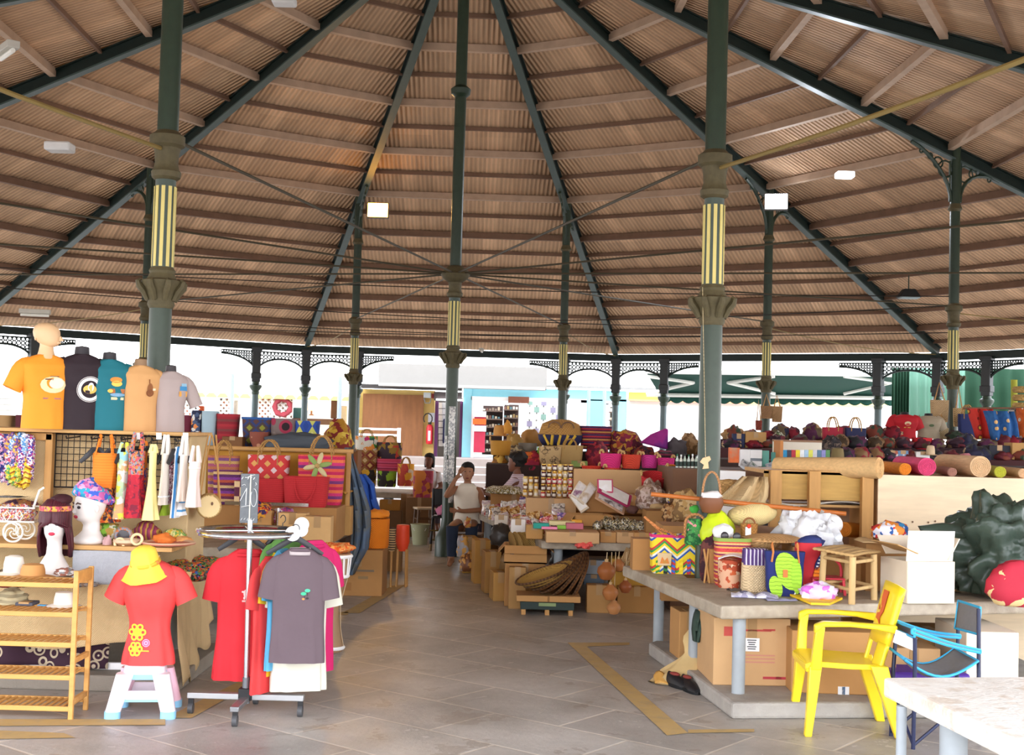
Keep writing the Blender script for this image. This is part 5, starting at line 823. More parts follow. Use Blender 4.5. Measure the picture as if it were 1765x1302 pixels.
# ---------------------------------------------------------------- back row of bags behind the bag stall
t = thing('dark_counter', 'dark brown counter behind the bag stall with a row of bags on top', 'counter', (0, 0, 0)); a, b = at(-60, 768, 14.0), at(600, 768, 14.0); MB().box(((a.x+b.x)/2, 14.3, .72), (b.x-a.x, .5, 1.4)).build('body', K('#4f3524', rough=.8), t); MB().box(((a.x+b.x)/2, 14.25, 1.435), (b.x-a.x+.04, .66, .03)).build('top_board', K('#6a4a30', ('wood', 'x')), t)
ZC = 1.45
for x0, x1, y0, c, tx, hh in ((-10, 22, 716, '#b08a5a', 'straw bag at the far end of the dark counter', 0), (28, 62, 716, '#5a1f2a', 'maroon bag beyond the orange shirt bust', 0), (306, 332, 716, ('#6a1f34', ('dot', 9, ['#b8862c', '#6a1f34', '#6a1f34'], [0, .25, .5])), 'maroon bag with a gold disc beside the grey bust', 0), (331, 348, 708, ('#2a2f4a', ('flo', 12, ['#e0dcd4', '#2a2f4a', '#4a5a7a', '#e08a4a'])), 'navy and white printed bag on the dark counter', 0), (348, 374, 709, '#a8c0cc', 'pale blue bag on the dark counter', 0), (373, 411, 714, ('#8a1f2c', ('st', 'z', 9, ['#a82a34', '#8a1f2c', '#7a3a3a', '#9a2430'])), 'deep red bag with a dark band on the dark counter', 0), (417, 470, 720, ('#5a4a2a', ('dia', 7, 7, ['#8a8a2c', '#4a3a3a', '#2f3a6a', '#5a3a34'])), 'flared olive zigzag bucket bag with blue rim', .0), (466, 512, 722, ('#7a6a66', ('dot', 4.5, ['#2a1a20', '#a0304a', '#7a6a66', '#8a7a74'], [0, .2, .34, .6])), 'grey bag with big dark red circles', 0), (508, 550, 726, ('#2a4a9a', ('dia', 7, 4, ['#d8d0a0', '#c0c060', '#2a4a9a', '#23408a'])), 'royal blue bag with pale diamonds', 0)):
    tq(x0, y0, x1, 768, 14.2, K(c) if isinstance(c, str) else K(c[0], c[1]), tx, ZC, hh=hh, flare=1.18, dp=.22, rim=K('#2a5a9a') if 'olive' in tx else None)
goods([('b', 560, 726, 606, 768, 15.2, ('#b8962c', ('flo', 9, ['#d8b040', '#b8862c', '#8a2f2a', '#e0c050'])), 'mustard flowered bundle by the column beyond the bag stall', 1.42), ('c', 515, 748, 550, 768, 13.95, '#6a4428', 'small brown carton under the royal blue bag', ZC), ('c', 385, 753, 420, 768, 13.92, '#7a5230', 'low brown carton before the deep red bag', ZC), ('d', 430, 745, 462, 768, 13.9, ('#8a4a3a', ('dot', 12, ['#c08a6a', '#8a4a3a'], [0, .3])), 'rust pot before the olive bucket bag', ZC)])
t = thing('back_crate', 'brown crate beside the column carrying the mustard flowered bundle', 'crate', (pb(580, 15.2, 0).x, 15.3, 0)); MB().box((0, 0, .71), (.45, .4, 1.42)).build('body', K('#8a5a34', rough=.8), t, bevel=.005); MB().box((0, -.202, 1.2), (.4, .01, .3)).build('front_panel', K('#a04a34'), t)
bundle('slate grey cloth lying over the dark counter edge', (pb(505, 13.8, 0).x, 13.84, ZC), (.36, .1, .1), K('#4a5058'), 3)
# ---------------------------------------------------------------- central goods stall
slab_table('large concrete table of jars and packets beside the aisle', [(.33, 12.15), (1.45, 12.1), (1.5, 15.9), (-.375, 15.9)], ZT, .08, [(.5, 12.35, 0), (-.25, 15.7, 0), (1.2, 12.3, 0), (.05, 14.5, 0)])
for i, (x0, x1, y, d, zt, mat, tx) in enumerate(((905, 990, 852, 13.6, 1.0, card2, 'carton used as a step under the stacked jars'), (995, 1120, 850, 13.2, .86, card3, 'carton step behind the picture frames'), (845, 925, 850, 15.6, .95, card3, 'carton step under the foil packets'))): p = pb((x0+x1)/2, d+.15, ZT); carton(tx, p, (x1-x0)*d/F, .6, zt-ZT, 0, mat)
def jar(label, loc, c, r=.028, h=.071, group=None, lid='#c9a24c'):
    t = thing('jar', label, 'jar', loc, 0, group); MB().lathe([(.003, 0), (r*.95, .002), (r, .01), (r, h*.78), (r*.9, h*.84), (.003, h*.85)], 14).build('glass', K(c, rough=.12, var=.1, coat=.5), t); MB().lathe([(r*.97, h*.85), (r*.97, h), (.003, h*1.005)], 14).build('lid', K(lid, rough=.3, metal=.5), t); MB().loft([[V((r*1.02*cos(a), r*1.02*sin(a), z)) for a in [-pi/2-.75+1.5*k/6 for k in range(7)]] for z in (h*.18, h*.6)], False, closed=False).build('paper_label', K('#e8dfd0', var=.04), t, solid=.001); return t
jp = {}; jcol = {'amber': '#7a4a1c', 'red': '#b8343a', 'pink': '#d8707a', 'gold': '#c9963c', 'brown': '#4a2a1c', 'cream': '#dfc894', 'plum': '#5a2f3c'}; jrow = [['brown', 'gold', 'plum', 'cream', 'brown', 'plum'], ['plum', 'brown', 'gold', 'gold', 'cream', 'plum'], ['amber', 'red', 'red', 'pink', 'gold', 'pink'], ['brown', 'amber', 'gold', 'cream', 'cream', 'red'], ['red', 'amber', 'brown', 'gold', 'amber', 'red']]
p0 = pb(936, 13.58, 1.0); rown = ['top', 'second', 'third', 'fourth', 'lowest']
for r in range(5):
    for c in range(6):
        nm = jrow[r][c]; tx = f'{nm} jar with gold lid in the {rown[r]} row of the tall jar stack'; loc = (p0.x+.0585*c, p0.y+.012*c, 1.002+(4-r)*.0725)
        if nm not in jp: jp[nm] = jar(tx, loc, jcol[nm]); jp[nm]['group'] = f'stacked jars {rown[r]} {nm}'
        else: dup(jp[nm], loc, 0, tx, f'stacked jars {rown[r]} {nm}')
p0 = pb(905, 13.7, 1.0)
for r in range(3):
    for c in range(3): nm = ['gold', 'amber', 'cream'][(r+c) % 3]; dup(jp[nm], (p0.x+.059*c, p0.y, 1.002+r*.0725), 0, f'{nm} jar of the short stack beside the tall one, {["lowest", "middle", "top"][r]} row', f'short jar stack {r} {nm}')
# cellophane packets sloping up the table
pk = {}; pcol = [('rose', '#c86a70', ('flo', 60, ['#d8808a', '#b04a50', '#e8c0b8', '#c05a4a'])), ('amber', '#b8864a', ('flo', 60, ['#c89a58', '#8a5a2c', '#e0c08a', '#a8702c'])), ('white', '#e4dcd8', ('flo', 40, ['#efe8e6', '#d8c8c8', '#e8d4c0', '#c8b0b8'])), ('violet', '#8a70a8', ('flo', 50, ['#9a80b8', '#d8a0b8', '#6a5a9a', '#e0d0d8'])), ('silver', '#c8c4c0', ('flo', 50, ['#e8e4e0', '#a8a09a', '#d8d0c4', '#7a706a']))]
def packet(label, loc, rz, c, tilt, group):
    nm, col, pat = c; m = K(col, pat, rough=.22, coat=.7, var=.1); mb = MB().loft([[V((x*(.04+.004*sin(9*k)), y*(.018*sin(pi*min(1, max(0, k*1.05)))**.6+.001), .115*k)) for x, y in ((-1, 0), (-.6, -.8), (0, -1), (.6, -.8), (1, 0), (.6, .8), (0, 1), (-.6, .8))] for k in [i/8 for i in range(9)]]); R = Matrix.Rotation(rz, 3, 'Z') @ RX(tilt)
    return single(mb, 'spice_packet', m, label, 'packet', loc, 0, group, R=R)
def edge_x(y): return .33-(y-12.15)*.99/5.25
def heap_z(x, y): u = x-edge_x(y); return .675+.2*min(1, max(0, u)/.7)**.8*(.75+.25*sin(y*2.3+u*3))*min(1, max(0, y-12.3)/.7)
mb = MB(); top = [[V((edge_x(y)+.05+u*1.35, y, 0)) for u in [i/14 for i in range(15)]] for y in [12.45+3.4*j/24 for j in range(25)]]
mb.loft([[V((p.x, p.y, max(.662, heap_z(p.x, p.y)-.05))) for p in r] for r in top], False, closed=False); single(mb, 'packet_bed', K('#8a6a4a', ('flo', 26, ['#a8805a', '#c8a880', '#7a5a44', '#b88a8a', '#d8c8b8']), rough=.5), 'mixed bed of small wrapped goods under the packets', 'goods', solid=.01)['kind'] = 'stuff'
for row in range(16):
    for c in range(11):
        y = 12.5+row*.208+RND.uniform(-.06, .06); u = .05+c*.088+RND.uniform(-.04, .04); x = edge_x(y)+u
        if (y < 13.2 and u > .4) or (y > 13.05 and y < 14.1 and u > .5): continue
        ci = (row*2+c+int(RND.random()*2)) % 5; col = pcol[ci if c > 1 else [1, 4, 0, 2][(row+c) % 4]]; p = (x, y, heap_z(x, y)-.03); where = ['near', 'middle', 'far'][min(2, row//6)]+(' aisle edge' if c < 2 else ' part'); tx = f'{col[0]} cellophane spice packet on the {where} of the packet heap'; g = f'{col[0]} packets, {where}'
        if col[0] not in pk: pk[col[0]] = packet(tx, p, .2, col, -.3, g)
        o = pk[col[0]] if pk[col[0]]['label'] == tx and pk[col[0]].location.x == p[0] else dup(pk[col[0]], p, None, tx, g); o.rotation_euler = (RND.uniform(-.75, .0), RND.uniform(-.35, .35), RND.uniform(-.7, .7)); f = RND.uniform(1.2, 1.7); o.scale = (f, f, f)
goods([('c', 880, 895, 905, 925, 12.7, '#e8e2dc', 'white card box at the table edge among leaning packets', ZT), ('c', 852, 888, 875, 912, 13.6, '#dcd0c0', 'cream card box further along the aisle edge', ZT), ('c', 906, 905, 935, 932, 12.35, '#b98a50', 'brown carton with a blue stripe at the table corner', ZT), ('b', 838, 838, 900, 865, 15.2, ('#a89868', ('flo', 40, ['#d8d0b8', '#8a7a3c', '#e8e4d8', '#6a5a2c', '#b09a50'])), 'heap of gold and silver foil packets before the woman in pink', .95), ('s', 919, 902, 946, 914, 12.25, '#2f9a8a', 'teal incense box on the long carton', .77), ('s', 933, 908, 960, 920, 12.2, '#e88aac', 'pink incense box on the long carton', .77), ('s', 946, 898, 990, 906, 12.5, '#e8d8a0', 'pale yellow incense box on the long carton', .79), ('s', 960, 906, 975, 916, 12.25, '#8ac04a', 'green incense box on the long carton', .77), ('s', 975, 902, 1005, 912, 12.3, '#c06a7a', 'rose incense box on the long carton', .77), ('s', 985, 896, 1003, 902, 12.5, '#e8a83c', 'orange incense box at the back of the long carton', .77)])
p, w, h = Q(940, 910, 1030, 936, 12.15, ZT); carton('long low brown carton at the table front with incense boxes on it', p, w, .42, .105, 0, card2)
for i, (x0, x1, d, c) in enumerate(((1032, 1060, 12.25, card), (1060, 1090, 12.25, card2), (1090, 1118, 12.2, card))): p, w, h = Q(x0, 908, x1, 934, d, ZT); carton(f'low brown carton in the row at the table front, {["beside the incense carton", "middle one", "toward the bright patterned bag"][i]}', p, w*.97, .3, h*.7, 0, c)
p, w, h = Q(970, 862, 1062, 905, 12.75, ZT+.05); carton('open brown carton with raised flaps among the packets', p, w*.72, .34, h*.55, .2, card, opened=1)
p, w, h = Q(988, 810, 1122, 852, 13.6, .87); carton('wide pale carton lid standing behind the picture frames', p, w, .08, h, 0, card_w.copy() if False else card2, tape=False)
def frame_pic(label, x, y, d, w, h, R, c, fm): t = thing('framed_picture', label, 'picture', at(x, y, d), R=R); fo = MB().box((0, 0, 0), (w, .02, h)).build('frame', K(fm), t, bevel=.003); MB().box((0, -.012, 0), (w*.82, .004, h*.82)).build('picture', K(c, ('blot', 8, [c, '#e8e4e0', c])), fo)
for i, (x, y, w, h, a, b, c, fm) in enumerate(((1000, 848, .14, .2, -.5, .6, '#7a3a6a', '#e0d4c4'), (1012, 852, .1, .26, -.5, .7, '#c0a888', '#d8c8b0'), (998, 866, .1, .24, -.6, -.6, '#e0dcd4', '#d0bca0'), (1060, 852, .36, .2, -.9, .45, '#f0ecea', '#a8305a'), (1043, 838, .16, .14, -.3, 0, '#f0eef0', '#c04a6a'), (1052, 866, .34, .16, -1., .5, '#3a2a2a', '#c9a080'))): frame_pic(['violet picture frame leaning', 'thin cream frame leaning', 'cream frame leaning the other way', 'white panel in a pink frame lying tilted', 'small white card in a red frame', 'dark picture in a straw frame'][i]+' on the goods table', x, y, 12.9-.03*i, w, h, RZ(.1) @ RY(b) @ RX(a), c, fm)
for i, (x, y, r, c) in enumerate(((1046, 893, .07, '#6a5a3a'), (1062, 890, .06, '#3a3a34'), (1078, 894, .07, '#8a7a5a'), (1092, 890, .06, '#4a4034'), (1030, 886, .05, '#b0a898'), (1105, 888, .055, '#a8a49c'), (1055, 902, .06, '#7a6a44'), (1085, 903, .06, '#5a4f3a'))): p = pb(x, 12.55-.03*i, ZT+.02 if y > 895 else ZT+.1); bundle(f'glossy bag of dried spices on the goods table, {["first", "second", "third", "fourth", "fifth", "sixth", "seventh", "eighth"][i]} from the open carton', p, (r, r, r), K(c, ('flo', 70, [c, '#c9c0a8', '#2a2620', '#a08a4a']), rough=.2, coat=.8), i, name='spice_bag', cat='packet', group='spice bags')
for i, (x0, y0, x1, y1, d, c, tx) in enumerate(((1096, 832, 1146, 878, 12.9, '#a8907c', 'clear bag of pink shells beside the picture frames'), (1118, 868, 1150, 880, 12.8, '#c9a878', 'pale wooden carving lying by the shell bag'), (1080, 872, 1100, 886, 12.6, '#5a3a34', 'dark bowl beside the spice bags'), (1108, 914, 1142, 929, 12.3, '#d88a2c', 'amber round tray behind the bright patterned bag'))): p, w, h = Q(x0, y0, x1, y1, d); (bundle(tx, p, (w/2, w/2.4, h/1.6), K(c, ('flo', 20, [c, '#c8b0a4', '#8a6a5a', '#d8c8c0']), rough=.3), i, name='shell_bag', cat='bag') if i == 0 else single(MB().blob((w/2, w/3, h/2), 16, 8, .3, c=(0, 0, h/2), seed=i), 'carving', K(c), tx, 'carving', p))
# bright small baskets
def bk(x0, y0, x1, y1, d, c, tx, tl=None): p, w, h = Q(x0, y0, x1, y1, d); basket(tx, p, w/2.3, h*.92, K(c, ('wv', 260.), rough=.85, bump=.4, var=.06), flare=1.12, rz=.5, tilt=tl)
for a in ((1033, 780, 1072, 807, 13.9, '#d8327a', 'pink basket with straw ring handles, first of the row'), (1070, 782, 1105, 808, 13.9, '#d84a34', 'coral basket between two pink ones'), (1104, 783, 1134, 807, 13.95, '#cc3a90', 'magenta basket, third in the row'), (1132, 788, 1163, 812, 13.9, '#d0307c', 'deep pink basket at the end of the row'), (1001, 803, 1038, 810, 13.9, '#d8402c', 'flat red lid at the start of the basket row'), (1040, 806, 1072, 812, 13.85, '#d84a3a', 'flat coral lid under the pink basket')): bk(*a)
t = thing('basket_shelf', 'carton shelf carrying the row of pink baskets', 'shelf', (0, 0, 0)); a, b = at(1005, 810, 14.05), at(1168, 810, 14.05); MB().box(((a.x+b.x)/2, 14.05, (a.z+ZT)/2), (b.x-a.x, .5, a.z-ZT)).build('body', card3, t)
bk(1103, 815, 1148, 845, 13.2, '#cc2f34', 'red basket tilted below the pink row', RX(.35)); bk(1136, 803, 1174, 836, 13.3, '#e07a1c', 'orange basket tilted beside the red one', RX(.5) @ RY(.3)); bk(1168, 806, 1200, 846, 13.2, '#c02c88', 'tall magenta cloth basket by the thick column', RX(.3))
goods([('b', 1150, 836, 1188, 856, 12.6, ('#c9c0a0', ('flo', 18, ['#e0d8b8', '#3a4a8a', '#d8c040', '#8a5a3a'])), 'cream slipper shaped bag with blue trim by the magenta basket', .95), ('c', 1000, 852, 1165, 862, 13.1, '#a87844', 'flat carton tray below the shell bag', .9), ('b', 1160, 845, 1206, 875, 12.1, ('#b08a54', ('flo', 14, ['#c09a60', '#8a6a44', '#d0b080'])), 'tan straw odds and ends beside the thick column below the bottles', .9), ('b', 1138, 868, 1172, 888, 12.2, ('#8a5a34', ('flo', 20, ['#9a6a3c', '#5a3a24', '#c09a6a'])), 'brown carved wood scraps under the bamboo pole', .85), ('c', 1110, 880, 1205, 915, 12.35, '#9a7040', 'brown carton under the wood scraps', .55)])
# floor goods under the central table
t = thing('fruit_crate', 'dark green low crate on wooden feet under the round trays', 'crate', (pb(942, 11.95, 0).x, 11.95, 0)); MB().box((0, 0, .085), (.5, .36, .07)).build('body', K('#23332f', rough=.6), t, bevel=.004); MB().box((0, -.183, .1), (.16, .006, .03)).build('mark', K('#8a9a6a'), t)
for x in (-.22, 0, .22): MB().box((x, 0, .025), (.04, .34, .05)).build('foot', woodz, t)
p, w, h = Q(890, 1024, 998, 1047, 11.95, .122); carton('brown carton of round trays standing on the green crate', p, w, .36, h, 0, card, tape=False, marks=((.0, .5, .02, h, '#8a6238'),))
for i in range(7):
    k = i/6; ta = radians(20+8*i); p = at(891+15*i+48*cos(ta), 1012+5*i-48*sin(ta), 11.74+.06*i); t = thing('round_tray', f'round woven tray with dark rim leaning in the carton, {["front", "second", "third", "fourth", "fifth", "sixth", "rear"][i]} of seven', 'tray', p, R=RY(-ta) @ RX(.1), group=None); mt = straw('#b8924a' if i < 2 else '#8a5c32', 260); MB().lathe([(.01, 0), (.22, 0), (.25, .03), (.258, .038), (.243, .034), (.215, .012), (.01, .012)], 30).build('body', mt, t); MB().tube([(.256*cos(a), .256*sin(a), .034) for a in [2*pi*j/30 for j in range(30)]], .011, 6, closed=True).build('rim', K('#4a2f1c', ('st', 'x', 30, ['#4a2f1c', '#6a4a2c'])), t)
goods([('c', 876, 978, 905, 1050, 12.2, '#a8804c', 'tall brown carton behind the tray carton', 0)]); p, w, h = Q(868, 982, 940, 1010, 12.5, .42); carton('open carton of woven mats with a purple stripe on its side', (p.x, p.y, .42), w, .4, .17, 0, card, opened=.6, marks=((.15, .6, .12, .015, '#4a4a7a'), (-.32, .6, .04, .03, '#5a5a6a')))
carton('plain carton supporting the woven mats carton', (p.x, p.y, 0), w*.95, .38, .42, 0, card3)
for i in range(6): q = (p.x-.13+.045*i, p.y, .6); single(MB().lathe([(.003, -.006), (.11, -.004), (.115, 0), (.11, .004), (.003, .006)], 20), 'woven_mat', straw(['#b08a4c', '#c09a5a', '#a07a3c'][i % 3]), f'round woven mat standing in the striped carton, {["first", "second", "third", "fourth", "fifth", "sixth"][i]} from the aisle', 'mat', q, R=RZ(.3+.2*i) @ RY(1.35))
for i, (x0, y0, x1, y1, d, c, tx) in enumerate(((795, 925, 820, 970, 15.2, '#b88a3c', 'amber carton under the far table end'), (815, 930, 842, 975, 14.2, '#b58440', 'brown carton along the aisle, third from the trays'), (832, 950, 860, 1003, 13.4, '#a87a40', 'brown carton along the aisle, second from the trays'), (846, 985, 872, 1035, 12.8, '#b08446', 'tall brown carton along the aisle next to the trays'))): p, w, h = Q(x0, y0, x1, y1, d, 0); carton(tx, p, w, .3, h, .15, K(c, rough=.8, var=.15))
for i, (x0, y0, x1, y1, d, c, tx) in enumerate(((787, 925, 806, 960, 15.0, '#a8a4a8', 'silver wrapped bag hanging at the far aisle corner'), (793, 955, 820, 985, 14.6, '#7a4a2c', 'brown bag with orange fruit print on the floor by the aisle'), (800, 893, 812, 910, 15.5, '#b85a34', 'orange paper lantern at the table corner'), (845, 905, 880, 940, 13.3, '#3a3430', 'dark plastic sack under the table'), (880, 930, 935, 955, 12.9, '#4a4540', 'grey plastic sheet bunched under the table'), (948, 940, 1000, 985, 13.0, '#2f2c34', 'black sack behind the round trays'), (862, 955, 885, 985, 13.0, '#8a6a40', 'crumpled brown bag by the woven mats'))): p, w, h = Q(x0, y0, x1, y1, d); bundle(tx, p, (w/2, w/2.2, h/1.6), K(c, ('flo', 14, [c, '#d8a050', c, '#c0b8b8']) if i < 3 else None, rough=.4), i+20, name='sack', cat='bag')
t = thing('paper_flower', 'coral pink paper flower hanging from the table edge over the trays', 'ornament', at(1006, 940, 11.98)); pm = K('#e8605a', var=.1)
for k in range(16): a = k*2.4; MB().blob((.055, .03, .022), 8, 6, .2, seed=k).build('petal', pm, t, loc=(.055*cos(a)*(k % 4+1)/3, .03*sin(a), .03*sin(a*1.3)), R=RZ(a) @ RY(.5*sin(k)))
for i, (x, y, r, c) in enumerate(((1045, 985, .085, '#9a5a2c'), (1052, 1022, .075, '#a86a38'), (1058, 1048, .065, '#b07848'), (1078, 1012, .06, '#8a4a24'), (1066, 975, .06, '#a06434'))): p = at(x, y, 11.55+.03*i); t = thing('coconut_pot', f'brown coconut shell pot hanging on a string under the table, {["topmost", "middle", "lowest", "outer", "small upper"][i]}', 'pot', p, 0, None); MB().lathe([(.004, -r), (r*.6, -r*.85), (r, -r*.1), (r*.9, r*.4), (r*.45, r*.8), (r*.4, r), (.004, r*1.01)], 18).build('shell', K(c, rough=.5, var=.25), t); MB().cyl((0, 0, r), (.0, 0, r*1.3), r*.2, n=8).build('stopper', K('#c9a878'), t); MB().tube([(0, 0, r*1.2), (.005, 0, .62-p.z)], .004, 5).build('string', K('#c9b088'), t)
goods([('c', 1010, 1008, 1052, 1058, 12.1, '#ab7f4a', 'brown carton beneath the hanging coconut pots', 0), ('c', 1062, 1010, 1128, 1058, 12.2, '#a1743e', 'wide brown carton under the corner of the near table', 0), ('c', 1050, 962, 1130, 1010, 12.35, '#b88a34', 'amber carton with gold straw on the wide carton', .22), ('c', 1000, 965, 1042, 990, 12.5, '#a8b0b8', 'pale grey blue box under the table', .32), ('c', 1005, 990, 1040, 1010, 12.45, '#6a7a8a', 'slate box under the pale grey one', .22), ('c', 1094, 935, 1150, 990, 12.3, '#c08a34', 'orange lit carton under the table near the bright bag', .5)])
hang_cloth([(1085, 945, 10, 11.9), (1080, 965, 18, 11.85), (1070, 985, 12, 11.85)], straw('#c9a878'), 'knotted straw tassel hanging from the table edge')
# ---------------------------------------------------------------- near concrete table with bags, on a plinth
A, B_, E_ = gz(1243, 1045, ZT), gz(1073, 975, ZT), gz(1800, 1036, ZT); E_ = A+(E_-A)*1.5
slab_table('near concrete table on grey pipe legs carrying bright bags and a reed stool', [(A.x, A.y), (E_.x, E_.y), (E_.x, 9.95), (1.66, 9.95), (1.66, 9.3), (1.34, 9.3), (1.34, B_.y), (B_.x, B_.y)], ZT, .085, [(*gz(1272, 1195, .1).xy, .1), (*gz(1134, 1113, .0).xy, .0), (*gz(1196, 1150, .1).xy, .1), (3.78, 8.5, .1)], lr=.042)
pl = K('#9a948c', ('blot', 3, ['#8d877f', '#a8a29a', '#97918a']), rough=.85, var=.2, bump=.5); a, b = gz(1262, 1212, .1), gz(1118, 1108, .1)
struct(MB().poly([(a.x, a.y), (3.9, a.y+.35), (3.9, 9.9), (b.x+.06, 9.9), (b.x, b.y)], 'z', .1), 'floor_plinth_slab_2', pl, bevel=.02, smooth=False)
def zs(x0, y0, x1, d, z=.1, y1=None): p, w, h = Q(x0, y0, x1, y1 or 0, d, z); return p, w, h
def CT(label, x0, y0, x1, d, dep, z, mat, rz=0, **k):           # carton by its front face: top y0, standing on level z
    p = pb((x0+x1)/2, d, z); h = at((x0+x1)/2, y0, d).z-z; p.y += dep/2; return carton(label, p, (x1-x0)*d/F, dep, h, rz, mat, **k)
RM = '#c05048'
CT('big worn carton with red print under the near table corner', 1226, 1066, 1358, 8.2, .55, .1, card2, .04, marks=((-.28, .8, .09, .06, RM), (.05, .82, .2, .012, RM), (.22, .83, .08, .012, RM), (.1, .45, .2, .008, '#c88a78'), (.1, .4, .2, .008, '#c88a78'), (.1, .35, .2, .008, '#c88a78'), (.27, .12, .12, .016, '#b8404a'), (.4, .12, .08, .016, '#b8404a')))
t = thing('shipping_label', 'white shipping label on the red printed carton', 'label', at(1297, 1112, 8.19)); pq = MB().box((0, 0, 0), (.09, .003, .085)).build('paper', whitep, t)
for k in range(5): MB().box((-.005, -.002, .03-.014*k), (.06-.01*(k % 3), .002, .006)).build('printed_line', K('#4a4a50'), pq)
CT('wide brown carton behind the yellow chair with a blue and white sticker', 1368, 1090, 1545, 8.0, .5, .1, card, -.04, tape=False, marks=((-.3, .02, .04, .05, '#e4e6ea'), (-.0, .05, .07, .06, '#e4e6ea'), (.0, .06, .02, .05, '#2f6a9a')))
CT('narrow carton standing on the plinth behind the sack', 1166, 1055, 1206, 9.1, .3, .1, card, .1, marks=((.1, .5, .03, .3, '#8a6238'),)); CT('dark brown carton on the second carton under the near table', 1390, 1074, 1500, 8.35, .4, .56, card3) if False else None
CT('large pale carton under the near table behind the folding camp chair', 1665, 1090, 1755, 8.1, .6, .1, card_w, .0, tape=False); CT('brown carton in the dark beside the large pale one', 1560, 1088, 1660, 8.75, .4, .1, card3); CT('flat pale carton lid behind the camp chair seat', 1530, 1118, 1620, 8.3, .4, .1, card2)
single(MB().box((0, 0, .09), (.5, .3, .18)), 'storage_box', K('#4a2a8a', rough=.5), 'purple plastic box on the plinth under the camp chair', 'box', pb(1590, 7.98, .1), bevel=.02)
# sack, shoes, green cloth
p = pb(1190, 8.86, 0); t = thing('canvas_sack', 'slumped beige canvas sack spilling off the plinth by the shoes', 'sack', p); sm = K('#c8ac78', rough=.95, var=.15, vs=9); g = []
for k in range(13):
    f = k/12; c = V((-.16+.26*f**.8, -.14+.2*f, .0+.37*f)); r = .11-.07*f+.03*sin(f*9); g.append([c+V((r*1.25*cos(2*pi*j/20)*(1+.16*sin(5*2*pi*j/20+f*6)), r*.9*sin(2*pi*j/20), max(-c.z+.005, .06*sin(2*pi*j/20+1)*(1-f)))) for j in range(20)])
MB().loft(g).build('body', sm, t); MB().sheet(lambda u, v: (-.27+.16*u, -.2+.1*v+.02*sin(u*9), .01+.035*sin(u*6)*v+.03*v), 8, 5).build('torn_flap', K('#c09048'), t, solid=.008)
for i, (x, y, rz) in enumerate(((1172, 1186, .5), (1190, 1192, .25))):
    p = gz(x, y); t = thing('shoe', ['black slip-on shoe with red lining next to the sack', 'black slip-on shoe standing clear of the sack'][i], 'shoe', p, rz, 'pair of black shoes'); sb = K('#19181b', rough=.45); g = []
    for k in range(11):
        f = k/10; w = .042*(1-.35*(2*f-1)**4)*(.82+.3*f if f < .75 else 1.045-.9*(f-.75)); h = .075-.035*f if f < .7 else .0505-.1*(f-.7); g.append([V((w*cos(2*pi*j/14), .13-.26*f, .018+max(0, h*sin(2*pi*j/14)))) for j in range(14)])
    MB().loft(g).build('upper', sb, t); MB().loft([[V((p_.x*1.08, p_.y*1.02, z)) for p_ in [V((.042*(.85+.2*cos(a))*cos(a) if False else .043*cos(a), .13*sin(a), 0)) for a in [2*pi*j/20 for j in range(20)]]] for z in (0, .022)]).build('sole', K('#101012', rough=.7), t); MB().blob((.026, .05, .012), 12, 6, 0, c=(0, .06, .083)).build('lining', K('#8a3a34'), t)
hang_cloth([(1208, 1052, 16, 8.75), (1206, 1070, 22, 8.72), (1203, 1085, 20, 8.72), (1200, 1104, 10, 8.72)], K('#37493f', rough=.8), 'dark green cloth hanging under the near table between legs')
# wares on the near table
p, w, h = Q(1118, 922, 1209, 987, 9.62, ZT); zg = ['#f0d030', '#f0d030', '#2f5aa8', '#e8e4d8', '#f0d030', '#3a9a4a', '#c83a3c', '#f0d030']
t = tote('big woven bag in yellow, blue and red diamonds with a cloth pocket', p, w*.92, .2, h, K('#f0d030', ('zig', 7, 5.2, 1.15, zg), rough=.8, bump=.2, bs=90, var=.08), hh=0, rim=K('#d03070'), flare=1.04, soft=.25)
for k in range(6): MB().box((-w*.36+k*w*.145, -.107, h*.2), (w*.07, .012, h*.38)).build('bead_band', K(['#f0d030', '#2f9a4a', '#c03a3a', '#f0d030', '#3a6ab8', '#f0d030'][k], ('zig', 26, 12, 1, [['#f0d030', '#3a8a3a'], ['#2f7a3a', '#2a2a2a'], ['#c03a3a', '#3a6ac0'], ['#f4d83a', '#e8c820'], ['#3a6ab8', '#d03a3a'], ['#f0d030', '#2f8a4a']][k])), t)
MB().loft([[V((-w*.24+x, -.118-.012*q, z)) for x, z in ((-.05, h*.22), (.05, h*.22), (.055, h*.55), (-.055, h*.55))] for q in (0, 1)]).build('pocket', K('#d8bc90', rough=.9), t, bevel=.006); MB().poly([(-.035, 0), (.035, 0), (.02, .045), (0, .02), (-.02, .05)], 'y', -.004, (-w*.24, -.131, h*.28)).build('pocket_motif', K('#7ab04a', ('blot', 20, ['#6aa84a', '#e07a3a', '#7ab04a'])), t)
MB().tube([(-w*.25, -.08, h), (-w*.45, -.1, h+.07), (-w*.62, -.06, h+.13)], .008, 6).build('handle', straw('#d88a50'), t); MB().tube([(-w*.0, -.1, h*.98), (-w*.35, -.13, h+.05), (-w*.62, -.06, h+.13)], .008, 6).build('handle', straw('#d88a50'), t)
p, w, h = Q(1180, 868, 1212, 930, 9.3, .905); t = tote('green leaf printed bag with a pink flower behind the diamond bag', p, w, .12, h*.62, K('#2f7a3a', ('flo', 24, ['#2f7a3a', '#3f9a4a', '#1f5a2f', '#4a8a4a', '#e08a90'])), hh=0, flare=.7); MB().tube(arc((0, -.05, h*.5), .075, 0, pi, 10)+[V((-.075, -.05, h*.2))], .01, 6).build('handle', straw('#b98050'), t); MB().blob((.035, .03, .03), 10, 6, .4, c=(0, 0, h*.85)).build('top_knot', K('#3f9a3a'), t)
